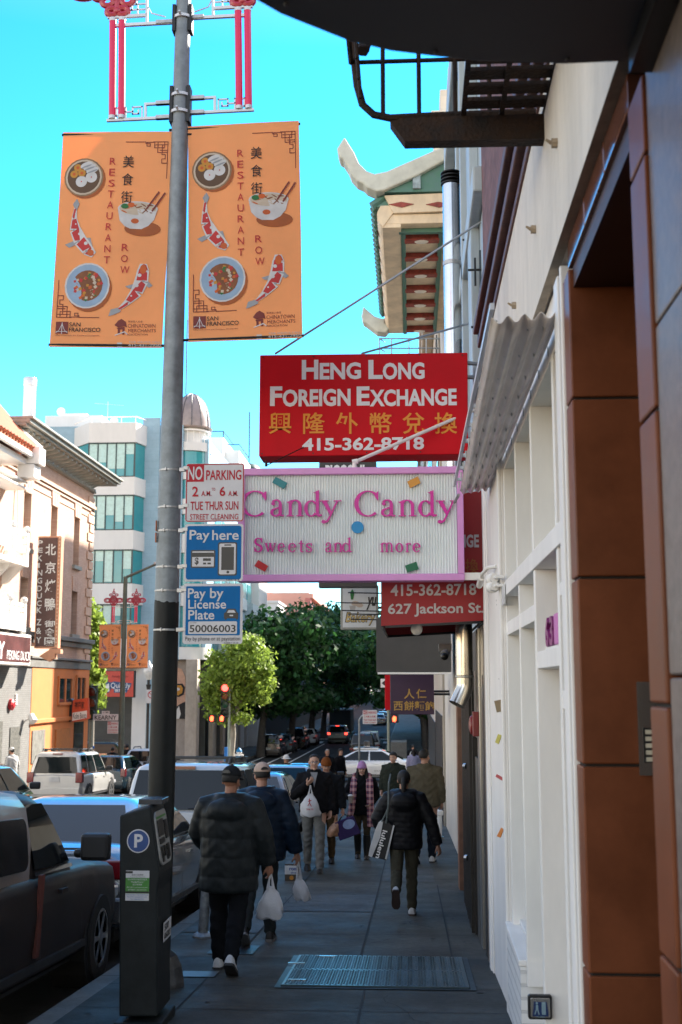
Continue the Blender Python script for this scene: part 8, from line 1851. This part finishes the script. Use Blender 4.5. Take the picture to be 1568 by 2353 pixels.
# man in the black puffer, nearest
P1, s1, a1 = person('man in dark cap and long black puffer walking away with a carrier bag', stand(-1.52, 9.95), R_(-3), 1.61, legs=((10, 8), (-12, 26)), arms=(((-.30, .05, 1.17), (-.24, .22, 1.02)), ((.31, -.02, 1.16), (.35, .06, .90))), jacket=puf_b, jk=dict(hem=.68, puff=.04, wide=.98, quilt=.165, amp=.009, hood=True, sleeve=.084), trousers=denim, shoes=white_shoe, skin=skin_d, hair='short', hairm=hair_m, hat='cap', hatm=cloth('charcoal_cap', (.02, .021, .023)), yaw=-14, pitch=-8, voxel=.0065, build_=1.12, lean=3)
P2, s2, a2 = person('man in a beige cap and navy puffer walking away with a small white bag', stand(-1.46, 11.55), R_(-2), 1.64, legs=((-16, 24), (9, 6)), arms=(((-.27, .0, 1.16), (-.28, .08, .94)), ((.30, -.02, 1.16), (.36, .06, .86))), jacket=puf_n, jk=dict(hem=.80, puff=.045, wide=1.05, quilt=.085, amp=.007, hood=True, sleeve=.082), trousers=cloth('dark_grey_trousers', (.03, .035, .036)), shoes=mat('dark_shoe', (.02, .018, .017), .5), shoe_sole=mat('grey_sole', (.2, .2, .2), .7), skin=skin_m, hair='short', hat='cap', hatm=cloth('beige_cap', (.44, .33, .27)), yaw=22, pitch=-3, voxel=.0065, lean=2)
P3, s3, a3 = person('man in glasses and a black jacket walking towards the camera holding up a white bag', stand(-1.53, 18.6), R_(186), 1.77, legs=((14, 10), (-8, 18)), arms=(((-.26, -.03, 1.15), (-.25, .03, .90)), ((.30, .06, 1.14), (.10, .26, 1.33))), jacket=cloth('black_jacket', (.010, .010, .012)), jk=dict(hem=.88, puff=.018, wide=1.04, open=True), trousers=grey_tr, skin=skin_l, hair='short', glasses=True, face=True, voxel=.0075, yaw=4)
P4, s4, a4 = person('man in a rust orange beanie just behind the man in glasses', stand(-1.42, 19.7), R_(182), 1.68, legs=((-10, 14), (8, 6)), arms=(((-.27, .02, 1.15), (-.29, .08, .92)), ((.26, 0, 1.15), (.24, .05, .9))), jacket=cloth('dark_jacket', (.011, .012, .014)), jk=dict(hem=.82, puff=.02), trousers=brown_tr, skin=skin_m, hair='none', hat='beanie', hatm=cloth('rust_beanie', (.16, .05, .015)), face=True, voxel=.011, yaw=12, pitch=-10)
P5, s5, a5 = person('woman in a lilac beanie and plaid scarf walking towards the camera with a cup', stand(-.87, 20.7), R_(180), 1.60, legs=((5, 4), (-7, 12)), arms=(((-.27, .0, 1.14), (-.16, .17, 1.02)), ((.28, .04, 1.15), (.21, .27, 1.14))), jacket=cloth('black_coat', (.009, .009, .010)), jk=dict(hem=.80, puff=.022, wide=1.0), trousers=cloth('olive_leggings', (.07, .055, .035)), boots=mat('black_boot', (.010, .010, .010), .4), skin=skin_l, hair='long', hairm=mat('dark_brown_hair', (.012, .007, .005), .75, var=.4, scale=60, streak=.15), hat='beanie', hatm=cloth('lilac_beanie', (.40, .22, .42)), face=True, voxel=.0075)
P6, s6, a6 = person('woman in a black puffer and olive trousers walking away with a big tote bag', stand(-.10, 13.65), R_(-1), 1.57, legs=((-24, 44), (6, 5)), arms=(((-.34, .0, 1.16), (-.30, .13, 1.02)), ((.33, -.03, 1.15), (.42, -.02, .84))), jacket=puf_k, jk=dict(hem=.80, puff=.03, wide=1.0, quilt=.06, amp=.005, hood=True, sleeve=.08), trousers=olive_tr, shoes=white_shoe, shoe_sole=tan_sole, skin=skin_m, hair='tail', voxel=.0065, pitch=-6)
P7, s7, a7 = person('young man with a dark fringe and dark green jacket facing the camera', stand(-.42, 26.5), R_(170), 1.74, jacket=cloth('dark_green_jacket', (.022, .026, .020)), jk=dict(hem=.86, puff=.03, wide=1.05), trousers=cloth('pale_jeans', (.32, .33, .34)), skin=skin_l, hair='mop', face=True, voxel=.013, yaw=-8)
P8, s8, a8 = person('man in an olive brown jacket and dark jeans walking away close to the shops', stand(.20, 20.2), R_(-8), 1.84, legs=((-14, 18), (10, 8)), jacket=cloth('olive_jacket', (.085, .072, .048)), jk=dict(hem=.86, puff=.025, wide=1.0, sleeve=.08), trousers=cloth('dark_jeans', (.012, .016, .024)), shoes=white_shoe, skin=skin_m, hair='short', voxel=.012, build_=1.08, yaw=-25)
person('person in a white bucket hat standing between the parked cars', (-3.75, 35.4, gr(35.4)), R_(230), 1.72, jacket=cloth('dark_green_jacket', (.03, .04, .03)), hair='short', hat='bucket', hatm=cloth('white_hat', (.55, .54, .52)), face=True, voxel=.018, yaw=-20)
person('grey haired person behind the man in glasses', (-2.95, 41.5, g(41.5)), R_(200), 1.72, jacket=cloth('dark_jacket', (.012, .012, .014)), hair='short', hairm=hair_g, voxel=.02, face=True)
person('dark haired person beside the grey haired person', (-2.55, 42.3, g(42.3)), R_(240), 1.72, jacket=cloth('black_jacket', (.01, .01, .01)), hair='mop', voxel=.02, face=True, yaw=-20, skin=skin_l)
person('person with a pale backpack on the far crosswalk', (0.02, 63, gr(63)), R_(0), 1.76, jacket=cloth('black_jacket', (.01, .01, .01)), trousers=cloth('pale_jeans', (.32, .33, .34)), hair='short', voxel=.022)
person('woman in a pale lavender coat walking away near the crossing', (.05, 47.5, g(47.5)), R_(10), 1.64, jacket=cloth('lavender_coat', (.30, .30, .44)), jk=dict(hem=.6, puff=.03), hair='long', voxel=.02)
person('person in a white face mask close to the shop wall', (.42, 36, g(36)), R_(185), 1.56, jacket=cloth('black_jacket', (.01, .01, .01)), hair='long', hairm=mat('brown_hair', (.07, .045, .03), .5), voxel=.018, face=True)
person('man in a white shirt standing in the road between the parked cars', (-12.25, 45.0, gr(45)), R_(15), 1.84, jacket=cloth('white_shirt', (.55, .57, .62)), jk=dict(hem=.88, puff=.005, sleeve=.062), hair='short', voxel=.02)
person('man in a bright blue cap by the orange building', (-14.35, 53, gr(53)), R_(200), 1.78, jacket=cloth('black_jacket', (.01, .01, .01)), hair='short', hat='cap', hatm=cloth('blue_cap', (.02, .12, .40)), voxel=.022)
person('dark clothed person right of the man in the white shirt', (-13.3, 52.5, gr(52.5)), R_(0), 1.74, jacket=cloth('dark_jacket', (.012, .012, .014)), hair='short', voxel=.022)
person('dark haired person in front of the olive lamp post', (-13.5, 56, gr(56)), R_(0), 1.82, jacket=cloth('charcoal_jacket', (.02, .02, .02)), hair='mop', voxel=.022)
person('man in a white cap walking past the grey painted wall', (-13.6, 40.0, g(40)), R_(60), 1.76, jacket=cloth('pale_shirt', (.4, .4, .4)), jk=dict(hem=.88, puff=.01), hair='short', hat='cap', hatm=cloth('white_hat', (.6, .6, .6)), voxel=.02, face=True)
bkp = thing('backpack', 'pale grey backpack on the person at the far crosswalk', 'backpack', (0.02, 62.8, gr(63)+1.2))
mb = MB(); mb.ball((0.02, 62.78, gr(63)+1.22), .17, .12, .25, 12, 8); mb.build('bag', cloth('pale_pack', (.5, .5, .48)), bkp, smooth=True); mb = MB(); mb.box(-.10, .14, 62.64, 62.7, gr(63)+1.0, gr(63)+1.2); mb.build('pocket', cloth('pale_pack', (.5, .5, .5)), bkp, bevel=.02)
# what they carry
carrier('crumpled white carrier bag held by the man in the black puffer', wpt(P1, s1((.365, .09, .815))), .22, .36, bag_w, handle=.10, seed=1)
carrier('small knotted white plastic bag held by the man in the navy puffer', wpt(P2, s2((.375, .09, .77))), .16, .36, bag_w, handle=.14, tilt_=.15, seed=2)
b3 = carrier('taut white carrier bag with a red printed mark held up by the man in glasses', wpt(P3, s3((.06, .34, 1.31))), .31, .46, bag_w, handle=.12, seed=3, d=.5)
mb = MB(); c = wpt(P3, s3((.06, .34, 1.31))); f = (V3((c.x, c.y-.088, c.z-.27)), VX, VZ, -VY)
for pts in ([(-.015, .08), (.0, .09), (.0, .02), (-.012, .03)], [(-.03, .05), (.025, .065), (.025, .052), (-.03, .04)], [(-.005, .03), (.03, -.03), (.02, -.035), (-.012, .02)], [(-.005, .03), (-.035, -.02), (-.028, -.028), (.002, .02)]): mb.prism(f, pts, 0, .004)
text(mb, 'THANK YOU', f, (-.055, -.085, .055, -.06), .004, .02); mb.build('red_print', mat('red_print', (.42, .02, .03), .6), b3)
carrier('clear plastic bag of bread beside the purple shopping bag', wpt(P4, s4((-.19, .14, .83))), .20, .34, mat('bread_bag', (.42, .22, .13), .4, var=.4, scale=14), handle=.10, tilt_=-.25, seed=4)
pb2 = thing('shopping_bag', 'dark purple shopping bag with a pale blue round print', 'bag', wpt(P4, s4((-.30, .11, .84))))
c = V3(pb2.location); f = (c+V3((.0, 0, -.08)), V3((.94, 0, .34)), V3((-.34, 0, .94)), -VY)
mb = MB(); mb.prism(f, [(-.17, -.30), (.19, -.30), (.17, .0), (-.15, .0)], -.05, .05); mb.build('bag', cloth('purple_bag', (.045, .03, .10)), pb2, bevel=.015)
mb = MB(); mb.disc(f, .06, -.10, .10, .051, .055, 24, .075); mb.build('print', mat('pale_blue_print_bag', (.25, .33, .55), .6, var=.2), pb2)
mb = MB(); mb.tube([c+V3((-.08, 0, -.12)), c, c+V3((.13, 0, -.04))], .01, 6); mb.build('handle', black_m, pb2)
tote = thing('tote_bag', 'large black tote bag with a white side panel hanging from a shoulder', 'bag', wpt(P6, s6((-.28, -.03, .9))))
Yt = 13.5
def tq(pts): return [(atY(x, y, Yt).x, atY(x, y, Yt).z) for x, y in pts]
fT = fr_front(Yt)
mb = MB(); mb.prism(fT, tq([(880, 1884), (892, 1888), (907, 1900), (890, 1974), (886, 1977), (848, 1968), (862, 1930)])[::-1], -.10, 0); mb.build('bag', mat('black_tote', (.012, .012, .013), .5), tote, bevel=.01)
mb = MB(); mb.prism(fT, tq([(878, 1886), (881, 1887), (874, 1925), (855, 1970), (847, 1967), (850, 1950), (862, 1910), (870, 1892)])[::-1], -.09, .006)
mb.prism(fT, tq([(904, 1896), (907, 1898), (889, 1975), (885, 1974)])[::-1], -.05, .006); mb.build('white_panel', mat('white_tote', (.60, .59, .58), .5), tote)
mb = MB(); c = [atY(x, y, Yt) for x, y in ((884, 1908), (867, 1972))]; d = (c[1]-c[0]); L_ = d.length; u = d.normalized(); v = V3((u.z*-1, 0, u.x)); v = v if v.x > 0 else -v
text(mb, 'lululem', (c[0], u, v, -VY), (0, -.02, L_, .035), .012, .02); mb.build('lettering', white_p, tote)
mb = MB(); mb.tube([atY(888, 1892, Yt-.02), atY(893, 1850, Yt-.12), atY(894, 1800, Yt-.10), atY(898, 1780, Yt+.08)], .011, 6); mb.tube([atY(878, 1888, Yt), atY(886, 1872, Yt-.05), atY(893, 1855, Yt-.1)], .009, 6); mb.build('strap', cloth('strap_grey', (.12, .14, .14)), tote)
cup = thing('drink_cup', 'clear plastic cup of drink in the hand of the woman in the lilac beanie', 'cup', wpt(P5, s5((.20, .36, 1.10))))
c = V3(cup.location); mb = MB(); mb.lathe([(.032, -.05), (.042, .06), (.043, .065)], c, 16); mb.build('cup', mat('cloudy_cup', (.40, .35, .30), .2, var=.2), cup, smooth=True); mb = MB(); mb.lathe([(.045, .065), (.045, .075), (.03, .09), (.01, .095)], c, 16); mb.build('lid', white_p, cup, smooth=True)
# scarf: plaid, two tails
pm = bpy.data.materials.new('plaid_scarf'); pm.use_nodes = True; nt = pm.node_tree; N = nt.nodes; L = nt.links; b_ = N['Principled BSDF']; b_.inputs['Roughness'].default_value = .9
tc = N.new('ShaderNodeTexCoord'); mixes = None
for i, ax in enumerate(('X', 'Z')):
    wv_ = N.new('ShaderNodeTexWave'); wv_.bands_direction = ax; wv_.inputs['Scale'].default_value = 4.5 if ax == 'X' else 3.2; L.new(tc.outputs['Object'], wv_.inputs['Vector']); rp = N.new('ShaderNodeValToRGB'); rp.color_ramp.interpolation = 'CONSTANT'; e = rp.color_ramp.elements
    e[0].color = (.62, .38, .36, 1); e[1].position = .35; e[1].color = (.34, .06, .08, 1); x = e.new(.7); x.color = (.05, .03, .07, 1); L.new(wv_.outputs[0], rp.inputs[0])
    if mixes is None: mixes = rp
    else:
        mx = N.new('ShaderNodeMix'); mx.data_type = 'RGBA'; mx.inputs[0].default_value = .5; L.new(mixes.outputs[0], mx.inputs[6]); L.new(rp.outputs[0], mx.inputs[7]); L.new(mx.outputs[2], b_.inputs['Base Color'])
mb = MB()
def band(pts, w, th=.018):
    rings = []
    for x, y, z in pts: c = s5((x, y, z)); rings.append([c+V3((-w, 0, 0)), c+V3((-w*.5, th, 0)), c+V3((w*.5, th, 0)), c+V3((w, 0, 0)), c+V3((w*.5, -th*.6, 0)), c+V3((-w*.5, -th*.6, 0))])
    mb.loft(rings)
band([(.10, -.02, 1.53), (.14, .09, 1.46), (.155, .185, 1.33), (.165, .20, 1.1), (.19, .205, .9), (.23, .21, .76)], .055)
band([(-.10, -.02, 1.53), (-.14, .09, 1.46), (-.15, .185, 1.33), (-.16, .205, 1.1), (-.165, .205, .85), (-.17, .20, .60)], .06)
mb.tube([s5((.14*math.cos(R_(a)), .0+.10*math.sin(R_(a)), 1.52)) for a in range(150, 391, 20)], .045, 10)
mb.build('scarf', pm, P5, raw=True, smooth=True)
mb = MB()
for sd in (-1, 1):
    for k in range(10): mb.ball(s5((sd*(.15+.02*(k % 3)), -.05-.01*(k % 4), 1.46-.012*k)), .03, n=6, m=5)
mb.build('fur_trim', cloth('grey_fur', (.16, .17, .19)), P5, raw=True)
mask = MB(); c = V3((.42, 35.9, g(36)+1.37)); mask.ball(c, .055, .03, .05, 10, 8); o_ = tag(mask.build('face_mask', white_p, None, smooth=True), 'white face mask worn by the person close to the shop wall', 'mask')
bx = thing('carton', 'white and blue printed carton on the pavement beyond the man in the navy puffer', 'box', (-1.62, 17.4, g(17.4)))
b = pbox(655, 1957, 686, 1992, 17.4); z0 = g(17.4); hh = b[3]-b[1]+.0
mb = MB(); mb.box(b[0], b[2], 17.4, 17.75, z0, z0+hh+.02); mb.build('body', mat('dark_carton', (.06, .045, .03), .7), bx)
mb = MB(); mb.prism(fr_front(17.4), [(b[0], z0+hh*.42), (b[2], z0+hh*.42), (b[2], z0+hh), (b[0], z0+hh)], .001, .004); mb.build('label', mat('carton_white', (.5, .5, .5), .6), bx)
mb = MB(); text(mb, 'ron', fr_front(17.4), (b[2]-.13, z0+hh*.68, b[2]-.03, z0+hh*.86), .006, .03); text(mb, 'dre', fr_front(17.4), (b[2]-.11, z0+hh*.48, b[2]-.03, z0+hh*.6), .006, .02); mb.build('lettering', mat('carton_blue', (.02, .05, .2), .6), bx)
mb = MB(); mb.disc(fr_front(17.4), (b[0]+b[2])/2, z0+hh*.2, .03, .001, .004); mb.build('orange_dot', mat('carton_orange', (.5, .2, .02), .6), bx)
hyd = thing('standpipe', 'small white capped standpipe against the far shopfronts', 'standpipe', (.55, 25.5, g(25.5)))
mb = MB(); mb.lathe([(.06, 0), (.06, .45), (.09, .47), (.09, .55), (.03, .58)], hyd.location, 12); mb.build('pipe', white_p, hyd, smooth=True); mb = MB(); mb.lathe([(.1, .0), (.1, .03)], hyd.location, 12); mb.build('flange', galv2_m, hyd)

# ------------------------------------------------------------------ fixings that can be counted become parts of their own
def split_parts(ob):
    me = ob.data; par = list(range(len(me.vertices)))
    def find(i):
        while par[i] != i: par[i] = par[par[i]]; i = par[i]
        return i
    for e in me.edges: a, b = find(e.vertices[0]), find(e.vertices[1]); par[a] = b
    comp = {}
    for i in range(len(me.vertices)): comp.setdefault(find(i), []).append(i)
    cs = []
    for vs in comp.values():
        P = [me.vertices[i].co for i in vs]; lo = [min(p[k] for p in P)-.006 for k in range(3)]; hi = [max(p[k] for p in P)+.006 for k in range(3)]; cs.append([set(vs), lo, hi])
    i = 0
    while i < len(cs):
        j = i+1; m = False
        while j < len(cs):
            if all(cs[i][1][k] <= cs[j][2][k] and cs[j][1][k] <= cs[i][2][k] for k in range(3)):
                cs[i] = [cs[i][0] | cs[j][0], [min(cs[i][1][k], cs[j][1][k]) for k in range(3)], [max(cs[i][2][k], cs[j][2][k]) for k in range(3)]]; cs.pop(j); m = True
            else: j += 1
        if not m: i += 1
    if not 1 < len(cs) <= 60: return
    for vs, lo, hi in cs:
        mp = {v: k for k, v in enumerate(sorted(vs))}; F = [p for p in me.polygons if p.vertices[0] in vs]
        nm = bpy.data.meshes.new(ob.name); nm.from_pydata([tuple(me.vertices[v].co) for v in sorted(vs)], [], [[mp[v] for v in p.vertices] for p in F])
        for m_ in me.materials: nm.materials.append(m_)
        nm.polygons.foreach_set('material_index', [p.material_index for p in F]); nm.polygons.foreach_set('use_smooth', [p.use_smooth for p in F]); nm.update()
        o = ob.copy(); o.data = nm; COL.objects.link(o)
    bpy.data.objects.remove(ob)
SPLIT = {'screw', 'iron_hook', 'clamp', 'wall_anchor', 'door_post', 'padlock', 'quoin', 'mirror', 'band', 'batten', 'stay_rod', 'bar', 'side_sensor', 'steel_panel', 'iron_gate', 'metal_door', 'hinge', 'concrete_pillar', 'side_windows', 'side_bay', 'satellite_dish', 'red_diamond', 'star', 'green_rail', 'strip', 'buttons', 'moulding', 'string_course', 'belt_course'}
for ob in [o for o in bpy.data.objects if o.type == 'MESH' and o.parent is not None and not o.children and o.name.split('.')[0] in SPLIT]: split_parts(ob)
